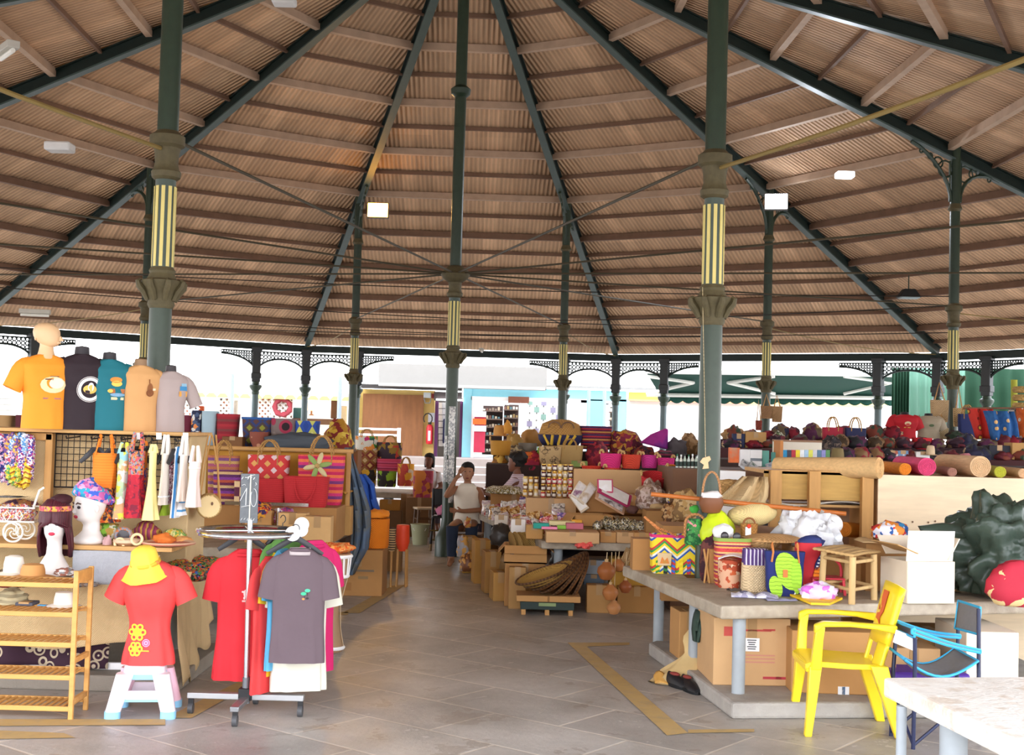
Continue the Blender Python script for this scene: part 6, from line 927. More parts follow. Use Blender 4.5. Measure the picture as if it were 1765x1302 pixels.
single(MB().box((0, .15, .12), (.55, .28, .24)), 'step_crate', card3, 'low brown crate under the lime bag and green leaf bag', 'crate', (1.72, 9.0, ZT), smooth=False); single(MB().box((0, .1, .12), (.38, .2, .24)), 'step_crate', card3, 'low brown crate behind the diamond bag', 'crate', (1.16, 9.74, ZT), smooth=False)
p, w, h = Q(1208, 886, 1264, 934, 9.2, .905); bundle('lime yellow shiny bag with an ink mark, behind the white mask', p, (w/2, .1, h/1.6), K('#c8dc28', rough=.4, var=.08), 5, wob=.25, name='plastic_bag', cat='bag')
p, w, h = Q(1229, 906, 1272, 930, 8.95); t = thing('white_hood', 'white soft hood wearing dark sunglasses on the striped basket', 'hat', p); MB().blob((w*.42, .07, h*.55), 18, 10, .2, 2, 3, (-.02, 0, h*.55)).build('body', whitep, t)
for x, z, r in ((-.02, .03, .028), (.065, .025, .03)): MB().blob((r, .012, r*1.1), 14, 6, 0, c=(x, -.08, z)).build('dark_lens', K('#3a3638', rough=.2), t)
p, w, h = Q(1229, 928, 1294, 981, 8.93, ZT); tote('pink and orange striped straw basket with a green lid', p, w*.9, .16, h, bandm(['#c03a4a', '#e09a50', '#8a2f50', '#d8b070', '#c84a40'], 16), hh=0, flare=1.05, rim=K('#8aa04a'))
for k in range(2): p = pb(1214+9*k, 9.0, ZT); rod(['tan leather strap standing beside the diamond bag', 'second tan leather strap beside the striped basket'][k], p, p+V((.03-.07*k, .03, .24)), .008, lt, 'leather_strap', 'strap')
p, w, h = Q(1237, 963, 1277, 1000, 8.78, ZT); single(MB().lathe([(.01, 0), (w*.46, 0), (w*.5, h*.1), (w*.5, h*.86), (w*.46, h*.95), (.01, h)], 20), 'printed_tin', K('#b8502c', ('flo', 16, ['#c05a30', '#8a3a24', '#d0a080', '#b04a2c', '#d8c0a0'])), 'round rust flowered tin under the white napkin', 'tin', p)
single(MB().sheet(lambda u, v: (-.13+.27*u+.03*v, -.09+.17*v, .015+.02*sin(u*5)+.05*u*v-.02*(1-u)), 10, 8), 'white_napkin', whitep, 'white napkin lying over the flowered tin and striped basket', 'cloth', at(1266, 962, 8.85), solid=.004)
def papers(tx, x, y, z, w, d, rz, c, th=.006, name='paper_sheet', cat='paper'): p = gz(x, y, z); return single(MB().sheet(lambda u, v: (-w/2+w*u, -d/2+d*v, th/2+(.03 if name == 'magazine' else .012)*abs(sin(u*7+rz*3)*sin(v*3))), 10, 6), name, c if not isinstance(c, str) else K(c), tx, cat, p, rz, solid=th)
papers('closed violet booklet beside the diamond bag', 1220, 991, ZT+.002, .15, .13, .2, '#6a6090', .014, 'booklet', 'booklet'); papers('pale card on the table below the flowered tin', 1263, 999, ZT+.001, .16, .05, .1, '#dcd0dc'); papers('second pale card nearer the table edge', 1264, 1008, ZT+.001, .12, .05, -.1, '#e4dce4')
mg = K('#c8c4d4', ('flo', 12, ['#e8e6ee', '#b8b4c8', '#9a96b0', '#d4d2de', '#6a6880'])); papers('open crumpled magazine at the near corner of the table', 1300, 1029, ZT+.004, .3, .17, -.15, mg, .008, 'magazine', 'magazine'); papers('grey leaflet lying flat on the magazine end', 1345, 1035, ZT+.003, .2, .08, .15, '#8e8ba4', .004, 'leaflet', 'leaflet'); papers('dark strip of paper behind the magazine', 1268, 1018, ZT+.001, .12, .05, .5, '#5a504a')
p, w, h = Q(1275, 946, 1326, 1008, 8.62, ZT); t = tote('cream woven handbag with a violet fan cloth top', p, w*.93, .15, h*.66, straw('#e0c49a', 330), hh=0, flare=.96, soft=.45); MB().loft([rrect(w*.88, .14, h*.62, 5, .45), rrect(w*.86, .13, h*.98, 5, .45), rrect(w*.7, .1, h*1.0, 5, .45)]).build('cloth_top', K('#5a3f7a', ('st', 'x', 40, ['#5a3f7a', '#d8d0dc', '#4a3068'], .01)), t)
p, w, h = Q(1274, 926, 1350, 946, 9.0); single(MB().lathe([(w*.3, 0), (w*.46, h*.5), (w*.5, h*1.0), (w*.46, h*.95), (w*.3, .02), (.01, .02)], 24), 'rimmed_basket', straw('#b08a5a'), 'shallow basket with a dark patterned rim under the woven lid', 'basket', p); p, w, h = Q(1278, 918, 1386, 931, 8.98); single(MB().lathe([(.01, 0), (w*.5, 0), (w*.5, .012), (w*.3, .035), (.01, .045)], 28, sy=.7), 'woven_platter', straw('#c89a64'), 'flat round woven lid above the green leaf appliqué bag', 'lid', p, R=RX(.05))
p, w, h = Q(1278, 890, 1304, 924, 9.1); t = tote('small straw handbag with a red bead and white tag', p, w, .07, h*.62, straw('#a8763c'), hh=0); MB().tube(arc((0, 0, h*.6), w*.38, 0, pi, 9), .008, 6).build('handle', K('#8a5a34'), t); MB().blob((.016, .01, .016), 8, 6, 0, c=(-.01, -.045, h*.5)).build('red_bead', K('#d8402c'), t); MB().box((-.015, -.043, h*.25), (.04, .006, .06)).build('tag', whitep, t)
single(MB().box((0, 0, .14), (1.2, .36, .28)), 'step_crate', card3, 'low brown crate under the woven lid and plastic bags', 'crate', (2.62, 9.1, ZT), smooth=False); papers('black folded papers on the goods behind the woven lid', 1325, 906, .99, .3, .1, .05, '#24262c', .012, 'folder', 'folder'); papers('printed newspaper sheet by the clear plastic bags', 1352, 893, 1.03, .26, .16, -.1, K('#c0b8b4', ('flo', 18, ['#d8d4d0', '#c86a5a', '#5a6a9a', '#c8c4bc', '#d0ccc8'])), .008, 'newspaper', 'newspaper')
pb_m = K('#e4e6ea', rough=.25, var=.1, vs=20, coat=.3)
for i, (x0, y0, x1, y1, d) in enumerate(((1342, 882, 1400, 930, 9.25), (1372, 890, 1432, 945, 9.05), (1400, 905, 1445, 950, 8.95))): p, w, h = Q(x0, y0, x1, y1, d); bundle(f'crumpled clear white plastic bag in the pile, {["highest", "middle", "lowest"][i]} of three', p, (w/2, .13, h/1.6), pb_m, i+3, wob=.6, fq=3.5, name='plastic_bag', cat='bag')
p, w, h = Q(1410, 886, 1452, 922, 9.1); single(MB().blob((w/2, w/2, h/2), 22, 14, .05, c=(0, 0, h/2)), 'white_ball', whitep, 'white foam ball on the pile of plastic bags', 'ball', p)
p, w, h = Q(1318, 948, 1384, 1020, 8.42, ZT); t = thing('applique_bag', 'navy bag with big lime green leaf appliqué and orange side', 'bag', p, -.12); W, D = w*.96, .13
MB().loft([rrect(W*.8, D*.9, 0, 5, .2), rrect(W*.95, D, h*.15, 5, .2), rrect(W, D, h*.7, 5, .2), rrect(W*1.08, D*.8, h*.96, 5, .2)]).build('body', K('#232c66', rough=.85), t); lg = K('#a4d23c', ('st', 'z', 42, ['#a4d23c', '#9ccb38', '#a8d642', '#7ea82c'], .05), rough=.8)
def leaf(cx, cz, rx, rz_, rot, m, nm='leaf_motif', y=None): pts = [(cx+rx*cos(a)*cos(rot)-rz_*sin(a)*sin(rot), cz+rx*cos(a)*sin(rot)+rz_*sin(a)*cos(rot)) for a in [2*pi*k/22 for k in range(22)]]; MB().poly(pts, 'y', -.008, (0, (-D/2-.001) if y is None else y, 0)).build(nm, m, t)
leaf(.02, h*.55, W*.32, h*.42, .35, lg); leaf(-W*.24, h*.2, W*.17, h*.24, .25, lg); leaf(W*.3, h*.45, W*.14, h*.38, .05, K('#98c838', ('st', 'z', 42, ['#9ccb38', '#8aba30'], .05)), y=-D/2-.004); MB().box((.0, -D/2-.016, h*.5), (.03, .006, .05)).build('orange_motif', K('#d8743c'), t)
for k in range(5): MB().box((W*.28+.014*k, -D/2-.006, h*.1+.01*k), (.008, .006, .03), RY(.4)).build('white_stitch', whitep, t)
for s in (-1, 1): MB().tube([(s*.09, -D/2-.012, h*.74), (s*.08, -D/2-.01, h*.95), (s*.085, -.02, h*1.12), (s*.08, .03, h*1.05)], .016, 6, flat=.35).build('handle', K('#d8884a'), t)
p, w, h = Q(1372, 936, 1412, 1006, 8.62, ZT); t = thing('applique_bag', 'red and navy bag with an orange striped panel behind the lime leaf bag', 'bag', p, .1); MB().loft([rrect(w*.8, .14, 0, 5, .2), rrect(w, .15, h*.6, 5, .2), rrect(w*1.02, .12, h, 5, .2)]).build('body', K('#c02f38', rough=.85), t); D = .15; leaf(w*.3, h*.3, w*.25, h*.28, -.05, K('#f08a1c', ('st', 'z', 42, ['#f08a1c', '#e87c14', '#b85a10'], .05))); leaf(w*.36, h*.66, w*.14, h*.2, -.5, K('#232c66'))
for k in range(6): MB().box((w*.22+.008*k, -D/2-.012, h*.55+.022*k), (.014, .006, .01)).build('white_stitch', whitep, t)
MB().blob((.09, .06, .05), 12, 7, .3, c=(.02, 0, h)).build('navy_scarf', K('#2a3468'), t)
p, w, h = Q(1380, 1004, 1442, 1030, 8.18, ZT+.015); bundle('pink and white printed plastic packet on the yellow folder', p, (w/2, .08, h/1.7), K('#e8d8ea', ('flo', 11, ['#f0eef2', '#d070d0', '#e8c8e8', '#e4e0e8']), rough=.3), 3, name='plastic_packet', cat='packet')
a = [gz(1327, 1014, ZT+.004), gz(1452, 1034, ZT+.004), gz(1430, 1044, ZT+.004), gz(1398, 1043, ZT+.004)]; single(MB().add([tuple(v) for v in a]+[tuple(v+V((0, 0, .014))) for v in a], [(3, 2, 1, 0), (4, 5, 6, 7), (0, 1, 5, 4), (1, 2, 6, 5), (2, 3, 7, 6), (3, 0, 4, 7)]), 'yellow_folder', K('#f4c62c', rough=.6, var=.04), 'bright yellow plastic folder lying at the table edge', 'folder', smooth=False)
p, w, h = Q(1206, 925, 1238, 985, 9.15, ZT); bundle('dark maroon cloth bag stuffed between the diamond bag and striped basket', p, (w/2, .08, h/1.65), K('#4a1f2a', ('flo', 14, ['#5a2430', '#3a1a24', '#6a3a34'])), 8, name='cloth_bag', cat='bag')
# small red chair, reed stool, white carton
t = thing('toy_chair', 'small red metal child chair behind the reed stool', 'chair', pb(1420, 8.62, ZT)); rm = K('#dc4450', rough=.35); MB().tube([(-.13, .05, .0), (-.135, .05, .15)]+[V((.13*cos(a), .05, .15+.1*sin(a))) for a in [pi-pi*k/10 for k in range(11)]]+[V((.13, .05, 0))], .011, 8).build('back_hoop', rm, t); MB().box((0, -.04, .11), (.22, .2, .012)).build('seat', K('#c83a48', rough=.4), t, bevel=.01)
for x in (-.1, .1): MB().cyl((x*1.1, -.13, 0), (x, -.12, .11), .01, n=8).build('leg', rm, t)
MB().cyl((-.11, -.12, .05), (.11, -.12, .05), .008, n=6).build('rung', rm, t)
z0 = ZT; p = pb(1477, 8.2, z0); t = thing('reed_stool', 'low reed stool with a woven split-cane seat, on the near table', 'stool', p, .1); rd = K('#c9a874', ('wood', 'z'), rough=.7); H = .3
cr = [pb(1421, 8.42, z0)-p, pb(1464, 8.07, z0)-p, pb(1510, 8.3, z0)-p, pb(1470, 8.62, z0)-p]
for c in cr: MB().cyl((c.x*1.02, c.y*1.02, 0), (c.x*.96, c.y*.96, H), .022, n=10).build('leg', rd, t)
for i in range(4):
    for k in (.3, .88): a, b = cr[i], cr[(i+1) % 4]; MB().cyl((a.x, a.y, H*k), (b.x, b.y, H*k), .012, n=8).build('rung', rd, t)
sl = MB(); a, b, c2, d2 = [V((c.x*1.22, c.y*1.22, 0)) for c in cr]
for i in range(9): k = i/8; u = b+(a-b)*k; v = c2+(d2-c2)*k; sl.tube([u+V((0, 0, H+.012+.01*noise.noise((i*3., 0, 0)))), (u+v)/2+V((0, 0, H+.018+.008*(i % 2))), v+V((.05*noise.noise((i*5., 1, 0)), 0, H+.014))], .022, 6, flat=.45)
sl.build('seat_slat', K('#c4a06a', ('wood', 'x', 4), rough=.8), t)
t = thing('open_white_carton', 'white carton with its lid flap standing up, on the near table', 'box', pb(1580, 8.38, ZT), .22); W, D, H = .335, .34, .27; mb = MB().box((0, -D/2, H/2), (W, .008, H)); mb.box((0, D/2, H/2), (W, .008, H)); mb.box((-W/2, 0, H/2), (.008, D, H)); mb.box((W/2, 0, H/2), (.008, D, H)); mb.box((0, 0, .004), (W, D, .008)); mb.build('body', card_w, t, smooth=False); MB().box((0, 0, .1), (W, .006, .2), RX(.12)).build('front_flap', K('#efe6d8'), t, loc=(0, -D/2+.01, H)); MB().box((0, 0, .08), (.006, D, .16), RY(.5)).build('side_flap', card_w, t, loc=(W/2, 0, H)); MB().box((0, 0, .08), (.006, D, .16), RY(-1.2)).build('side_flap', K('#b8905c'), t, loc=(-W/2, 0, H)); MB().box((0, 0, .08), (W, .006, .16), RX(-.8)).build('back_flap', card_w, t, loc=(0, D/2, H))
single(MB().sheet(lambda u, v: (-.16+.32*u, -.1+.24*v, .02*sin(u*8)*v), 8, 6), 'card_sheet', K('#c8a878'), 'loose cardboard sheet between the reed stool and white carton', 'card', pb(1520, 8.85, 1.0), solid=.006); bundle('heap of red, blue and orange cloth behind the white carton', pb(1535, 8.9, 1.02), (.13, .1, .07), K('#c03a34', ('flo', 14, ['#d03a30', '#2f5aa0', '#e08a3a', '#e0dce4', '#c02f34', '#3a8ac0'])), 4)
single(MB().box((0, 0, .17), (.4, .3, .34)), 'step_crate', card3, 'brown crate holding up the heap of coloured cloth', 'crate', pb(1530, 8.95, ZT), smooth=False)
for i, (x, y, c, tx) in enumerate(((1632, 1007, '#dcdce4', 'crumpled tissue on the table beside the white carton'), (1677, 1009, '#ececee', 'small ball of white paper before the tarpaulin'), (1478, 1003, '#b8c8dc', 'pale blue plastic scrap under the reed stool'), (1519, 1013, '#d02f3c', 'tiny red bead packet by the stool leg'))): bundle(tx, gz(x, y, ZT), (.04, .04, .02), K(c), i, name='scrap', cat='scrap', wob=.5)
t = thing('toy_rattle', 'small yellow and white rattle lying behind the yellow chair back', 'toy', gz(1548, 1034, ZT+.012)); MB().cyl((-.07, 0, 0), (.02, 0, 0), .008).build('stick', whitep, t); MB().blob((.02, .018, .018), 10, 7, 0, c=(.03, 0, .003)).build('end_ball', K('#e8b83c'), t); MB().blob((.014, .014, .014), 10, 7, 0, c=(-.075, 0, .003)).build('end_ball', K('#e8c83c'), t)
p = pb(1722, 8.75, ZT); single(MB().blob((.42, .3, .34), 90, 50, .62, 2.0, 4.2, (0, 0, .27), .3), 'tarpaulin', K('#39463c', rough=.35, var=.2, bump=.9, bs=9), 'dark green crumpled tarpaulin heaped on the near table', 'tarpaulin', (p.x+.04, p.y, ZT), ang=180); p = pb(1752, 8.22, ZT); bundle('red cushion with pale gold flowers before the tarpaulin', p, (.19, .12, .17), K('#b8283a', ('flo', 9, ['#c02a3c', '#a82034', '#b82c40', '#e0c890', '#b0243a'])), 2, wob=.15, name='cushion', cat='cushion', flat=.3)
# ---------------------------------------------------------------- wooden stall frame, plywood and rolls behind the near table
z1 = at(1640, 822, 10.0).z; a, b = at(1513, 900, 10.0), at(1920, 900, 10.0); t = thing('plywood_counter', 'pale plywood sheet closing the stall behind the tarpaulin', 'counter', (0, 0, 0)); MB().box(((a.x+b.x)/2, 10.02, z1/2), (b.x-a.x, .03, z1)).build('plywood_sheet', ply, t, smooth=False); MB().box(((a.x+b.x)/2, 10.55, z1-.02), (b.x-a.x, 1.0, .03)).build('top_board', woodl, t, smooth=False); MB().box((a.x+.04, 10.5, z1/2), (.05, .9, z1-.05)).build('side_board', card3, t, smooth=False)
for k in range(3): MB().lathe([(.004, -.001), (.008, 0), (.004, .002)], 8).build('nail_head', darkwood, t, loc=at([1573, 1600, 1612][k], [900, 901, 899][k], 10.0), R=RX(pi/2))
zt2 = at(1400, 812, 10.05).z; a, b = at(1318, 850, 10.05), at(1505, 850, 10.05); t = thing('wooden_stall_frame', 'light wooden stall frame of thick posts and grained boards before the big mat roll', 'frame', (0, 0, 0)); hw = at(1400, 860, 10.05).z; wg = K('#c39a52', ('wood', 'x', 3), rough=.6, var=.08)
for x, y1 in ((1336, 1.0), (1403, .95), (1494, .67)): q = at(x, 850, 10.02); MB().box((q.x, 10.02, (zt2+y1)/2), (.092, .07, zt2-y1)).build('post', woodz, t, bevel=.004, smooth=False)
MB().box(((a.x+b.x)/2, 10.09, (zt2+hw)/2-.01), (b.x-a.x, .03, zt2-hw)).build('board', wg, t, smooth=False); MB().box(((a.x+b.x)/2, 10.5, zt2-.015), (b.x-a.x, .85, .03)).build('top_board', woodl, t, smooth=False); MB().box(((a.x+b.x)/2, 10.75, (hw+ZT)/2), (b.x-a.x, .03, hw-ZT)).build('back_board', K('#b89478', rough=.8), t, smooth=False); MB().box(((a.x+b.x)/2, 10.45, ZT-.02), (b.x-a.x, .7, .04)).build('bottom_board', woodl, t, smooth=False); MB().box(((a.x+b.x)/2, 10.45, hw-.06), (b.x-a.x, .6, .02)).build('shelf', woodl, t, smooth=False)
for x in (a.x, b.x): MB().box((x, 10.8, ZT/2), (.07, .07, ZT)).build('foot', woodz, t)
single(MB().sheet(lambda u, v: ((a.x+.1)+(b.x-a.x-.15)*u, 10.14+.2*v, hw-.04-.02*sin(u*6)-.02*v), 16, 3), 'purple_cloth', K('#4a2f5a', ('st', 'y', 9, ['#d8cfc0', '#3a2a4a'])), 'cream and purple cloth showing below the grained board', 'cloth', solid=.012)
roll('orange-brown rolled mat inside the wooden frame', at(1455, 913, 10.12), at(1485, 915, 10.5), .06, K('#c87a24'), name='rolled_mat')
tan = K('#d8b07a', ('wood', 'x', 6), rough=.9); q = zt2; roll('big tan mat rolled on top of the wooden frame', at(1516, 807, 9.95), at(1338, 806, 10.5), .085, tan); 
for tx, x0, y0, x1, y1, r, c in (('orange rolled mat next to the big tan roll', 1560, 813, 1520, 808, .048, '#e08a2c'), ('pink rolled mat on the plywood counter', 1598, 808, 1552, 803, .072, '#d84a78'), ('thin brown rolled mat between pink and tan rolls', 1641, 814, 1618, 806, .035, '#a87a6a'), ('wide tan rolled mat on the plywood counter', 1690, 806, 1625, 798, .085, '#d8b48a'), ('lime rolled mat on the plywood counter', 1724, 813, 1700, 806, .045, '#b8b83c'), ('pale tan rolled mat at the counter end', 1764, 816, 1725, 808, .04, '#d8b088')): a_, b_ = at(x0, y0, 10.06), at(x1, y1, 10.9); a_.z = b_.z = z1+r; roll(tx, a_, b_, r, K(c, ('wood', 'y', 8), rough=.9))
# goods between the thick column and the frame
rod('long brown bamboo pole lying across the goods', at(1122, 852, 9.28), at(1458, 886, 9.2), .017, K('#b5662c', rough=.4), 'bamboo_pole', 'pole')
p, w, h = Q(1256, 868, 1341, 906, 9.28); single(MB().blob((w*.5, .12, h*.55), 26, 14, .06, c=(0, 0, h*.5)), 'oval_cushion', K('#e0c88c', ('wv', 420.), rough=.85, bump=.3), 'plump oval straw cushion under the bamboo pole', 'cushion', p, R=RY(-.12)); single(MB().box((0, 0, .13), (.5, .3, .26)), 'step_crate', card3, 'crate under the oval straw cushion', 'crate', (p.x, 9.78, ZT+.0), smooth=False) if False else None
p, w, h = Q(1204, 855, 1247, 886, 9.2); t = thing('bowl_basket', 'brown bowl shaped basket with a tall hoop handle and a white napkin', 'basket', p); MB().lathe([(.01, 0), (w*.35, .01), (w*.5, h*.55), (w*.46, h*.9), (.01, h*.85)], 20).build('body', K('#7a4a2c', rough=.5), t); MB().tube([V((w*.36*cos(a), 0, h*.8+.2*sin(a)**.8)) for a in [pi*k/14 for k in range(15)]], .009, 6).build('handle', straw('#b8865a'), t); MB().blob((w*.4, .06, .035), 12, 6, .4, c=(0, -.02, h)).build('napkin', whitep, t)
t = thing('hanging_carving', 'pale wooden cutout hanging before the thick column', 'carving', at(1216, 797, 9.25)); MB().poly([(-.04, .0), (-.02, .03), (.03, .045), (.04, .02), (.02, 0), (.025, -.045), (-.02, -.05), (-.01, -.02)], 'y', .012).build('body', K('#e0b88a', rough=.6), t); MB().tube([(0, 0, .03), (-.04, .06, 1.3)], .003, 4).build('string', straw('#c9b48a'), t)
hang_cloth([(1300, 822, 50, 9.9), (1292, 838, 74, 9.85), (1282, 855, 96, 9.8), (1270, 872, 110, 9.76)], burlap, 'burlap cloth draped in folds left of the wooden frame'.replace('left of', 'beside'), th=.012); bundle('tan straw hat heap by the burlap cloth', at(1262, 856, 10.0), (.16, .12, .08), straw('#c0955c'), 6, name='hat_heap')
single(MB().box((0, .25, .3), (.75, .5, .6)), 'step_crate', card3, 'tall crate under the burlap cloth behind the thick column', 'crate', (1.62, 10.12, ZT-.28), smooth=False)
# ---------------------------------------------------------------- yellow chair, camp chair, nearest table
yc = gz(1445, 1255); ym = K('#f6d629', rough=.35, var=.03, coat=.2); t = thing('plastic_armchair', 'bright yellow plastic armchair with an orange bird print on its back', 'chair', (yc.x+.0, yc.y, 0), radians(-93))
def slab(path, wd, mat=ym, nm='leg', par=t):              # flat bar: list of (x,y,z,width,thickness) swept
    g = []
    for x, y, z, w, th in path: g.append([V((x-w/2, y-th/2, z)), V((x+w/2, y-th/2, z)), V((x+w/2, y+th/2, z)), V((x-w/2, y+th/2, z))])
    return MB().loft(g).build(nm, mat, par, bevel=.006)
for s in (-1, 1):
    slab([(s*.245, -.225, 0, .05, .04), (s*.225, -.2, .22, .06, .055), (s*.215, -.185, .4, .075, .07)], 0); slab([(s*.235, .3, 0, .055, .05), (s*.215, .245, .2, .07, .075), (s*.195, .18, .41, .08, .1)], 0)
    slab([(s*.235, -.185, .38, .05, .06), (s*.25, -.175, .55, .05, .05), (s*.255, -.165, .63, .05, .05)], 0, nm='arm_post')
    g = []
    for y, z, w, h in ((-.2, .615, .05, .05), (-.15, .645, .06, .03), (.0, .648, .06, .026), (.15, .64, .055, .03), (.27, .625, .04, .05)): g.append([V((s*.255-w/2, y, z-h/2)), V((s*.255+w/2, y, z-h/2)), V((s*.255+w/2, y, z+h/2)), V((s*.255-w/2, y, z+h/2))])
    MB().loft(g).build('armrest', ym, t, bevel=.008)
MB().loft([[V((x*w, y, z+dz+.012*x*x)) for x in (-1, -.5, 0, .5, 1)]+[V((x*w, y, z+dz-.02)) for x in (1, .5, 0, -.5, -1)] for y, z, w, dz in ((-.24, .395, .22, .0), (-.2, .415, .235, 0), (0, .405, .225, 0), (.19, .4, .2, 0))]).build('seat', ym, t, bevel=.004); MB().loft([[V((x, y, z)) for x, z in ((-.22, .36), (.22, .36), (.22, .41), (-.22, .41))] for y in (-.235, -.215)]).build('seat_apron', ym, t, bevel=.006)
def backp(u, z): return V((u*(.2+.02*(z-.4)), .2+.3*(z-.4)*.9-.03*(1-u*u), z))
for nm, u0, u1, z0, z1 in (('backrest', -1, 1, .52, .87), ('back_strut', -1, -.45, .38, .53), ('back_strut', .45, 1, .38, .53)): MB().sheet(lambda u, v: backp(u0+(u1-u0)*u, z0+(z1-z0)*v-.02*(abs(u0+(u1-u0)*u))**3*(v if nm == 'backrest' else 0)), 10, 6).build(nm, ym, t, solid=.022)
br = [o for o in t.children if o.name.startswith('backrest')][0]
om = K('#d8602c', rough=.5, var=.04); q = lambda pts: [backp(-u, z)+V((0, -.014, 0)) for u, z in pts]
for pts in ([(-.3, .82), (.25, .82), (.22, .77), (.05, .73), (-.3, .72)], [(-.3, .72), (-.02, .73), (.0, .69), (.3, .68), (.3, .65), (.0, .645), (-.3, .62), (-.12, .66), (-.3, .7)], [(.1, .705), (.3, .735), (.24, .7)]): g = q(pts); MB().add([tuple(v) for v in g]+[tuple(v-V((0, .003, 0))) for v in g], [tuple(range(len(pts))), tuple(range(2*len(pts)-1, len(pts)-1, -1))]).build('bird_print', om, br, smooth=False)
# camp chair
t = thing('camp_chair', 'small folding camp chair of grey cloth with bright blue edging beside the yellow chair', 'chair', (0, 0, 0)); nv = K('#1f2545', rough=.4); gc = K('#77757a', rough=.9, var=.1, vs=40); be = K('#3aa6d6', rough=.6)
c = lambda x, y, d: at(x, y, d)
P = {'bl0': c(1687, 1165, 7.3), 'bl1': c(1687, 1050, 7.38), 'br0': c(1650, 1165, 7.6), 'br1': c(1652, 1040, 7.66), 'f0': c(1577, 1150, 7.05), 'f1': c(1577, 1100, 7.05), 'g0': c(1540, 1150, 7.35), 'g1': c(1545, 1085, 7.38)}
for a, b, w, e in (('bl0', 'bl1', 1688, 7.25), ('br0', 'br1', 1648, 7.6), ('f0', 'f1', 1574, 7.05), ('g0', 'g1', 1536, 7.35)): f = pb(w, e, 0); MB().tube([f, P[a], P[b]], .012, 8).build('leg', nv, t)
for a, b in (((1688, 7.25), (1574, 7.05)), ((1648, 7.6), (1536, 7.35)), ((1688, 7.25), (1648, 7.6)), ((1574, 7.05), (1536, 7.35))): p, q_ = pb(*a, .02), pb(*b, .3); MB().tube([p, q_], .009, 6).build('cross_brace', nv, t); p, q_ = pb(*a, .3), pb(*b, .02); MB().tube([p, q_], .009, 6).build('cross_brace', nv, t)
def cloth(nm, q4, mat, sag=.0, n=10):
    a, b, d, e = [V(v) for v in q4]; f = lambda u, v: (a*(1-u)+b*u)*(1-v)+(e*(1-u)+d*u)*v-V((0, 0, sag*sin(pi*u)*(1-.3*abs(2*v-1))))
    co = MB().sheet(f, n, n).build(nm, mat, t, solid=.006); ed = [f(i/n, 0) for i in range(n)]+[f(1, i/n) for i in range(n)]+[f(1-i/n, 1) for i in range(n)]+[f(0, 1-i/n) for i in range(n)]; MB().tube(ed, .008, 6, closed=True).build('edging', be, co)
cloth('backrest', (c(1646, 1083, 7.62), c(1687, 1094, 7.36), c(1690, 1048, 7.38), c(1652, 1036, 7.66)), gc); cloth('seat', (c(1560, 1138, 7.08), c(1686, 1140, 7.28), c(1645, 1118, 7.6), c(1534, 1118, 7.38)), gc, .13); cloth('arm_strap', (c(1572, 1092, 7.05), c(1690, 1126, 7.27), c(1690, 1121, 7.27), c(1572, 1085, 7.05)), gc, .015); cloth('arm_strap', (c(1535, 1072, 7.38), c(1655, 1100, 7.6), c(1655, 1095, 7.6), c(1535, 1066, 7.38)), gc, .03); cloth('cup_pocket', (c(1545, 1085, 7.36), c(1576, 1100, 7.06), c(1576, 1084, 7.06), c(1545, 1072, 7.36)), nv); MB().box(c(1560, 1104, 7.18), (.13, .008, .075), RZ(-.75) @ RY(.25)).build('white_label', whitep, t)
a, b, e = gz(1522, 1168, ZT), gz(1800, 1300, ZT), gz(1810, 1160, ZT)
slab_table('nearest pale stained concrete table on grey posts', [(a.x, a.y), (b.x, b.y), (b.x+.6, b.y), (e.x+.5, e.y), ], ZT, .085, [], mat=concrete_w); t = bpy.data.objects['concrete_table.005'] if 'concrete_table.005' in bpy.data.objects else None
for px, d, r in ((1641, 5.15, .055), (1551, 5.42, .022), (1790, 5.2, .055)): q = pb(px, d, 0); MB().cyl((q.x, d, 0), (q.x, d, ZT-.085), r, n=16).build('leg', K('#9aa0a4', rough=.55, var=.2), [o for o in bpy.data.objects if o.get('label', '').startswith('nearest pale')][0])
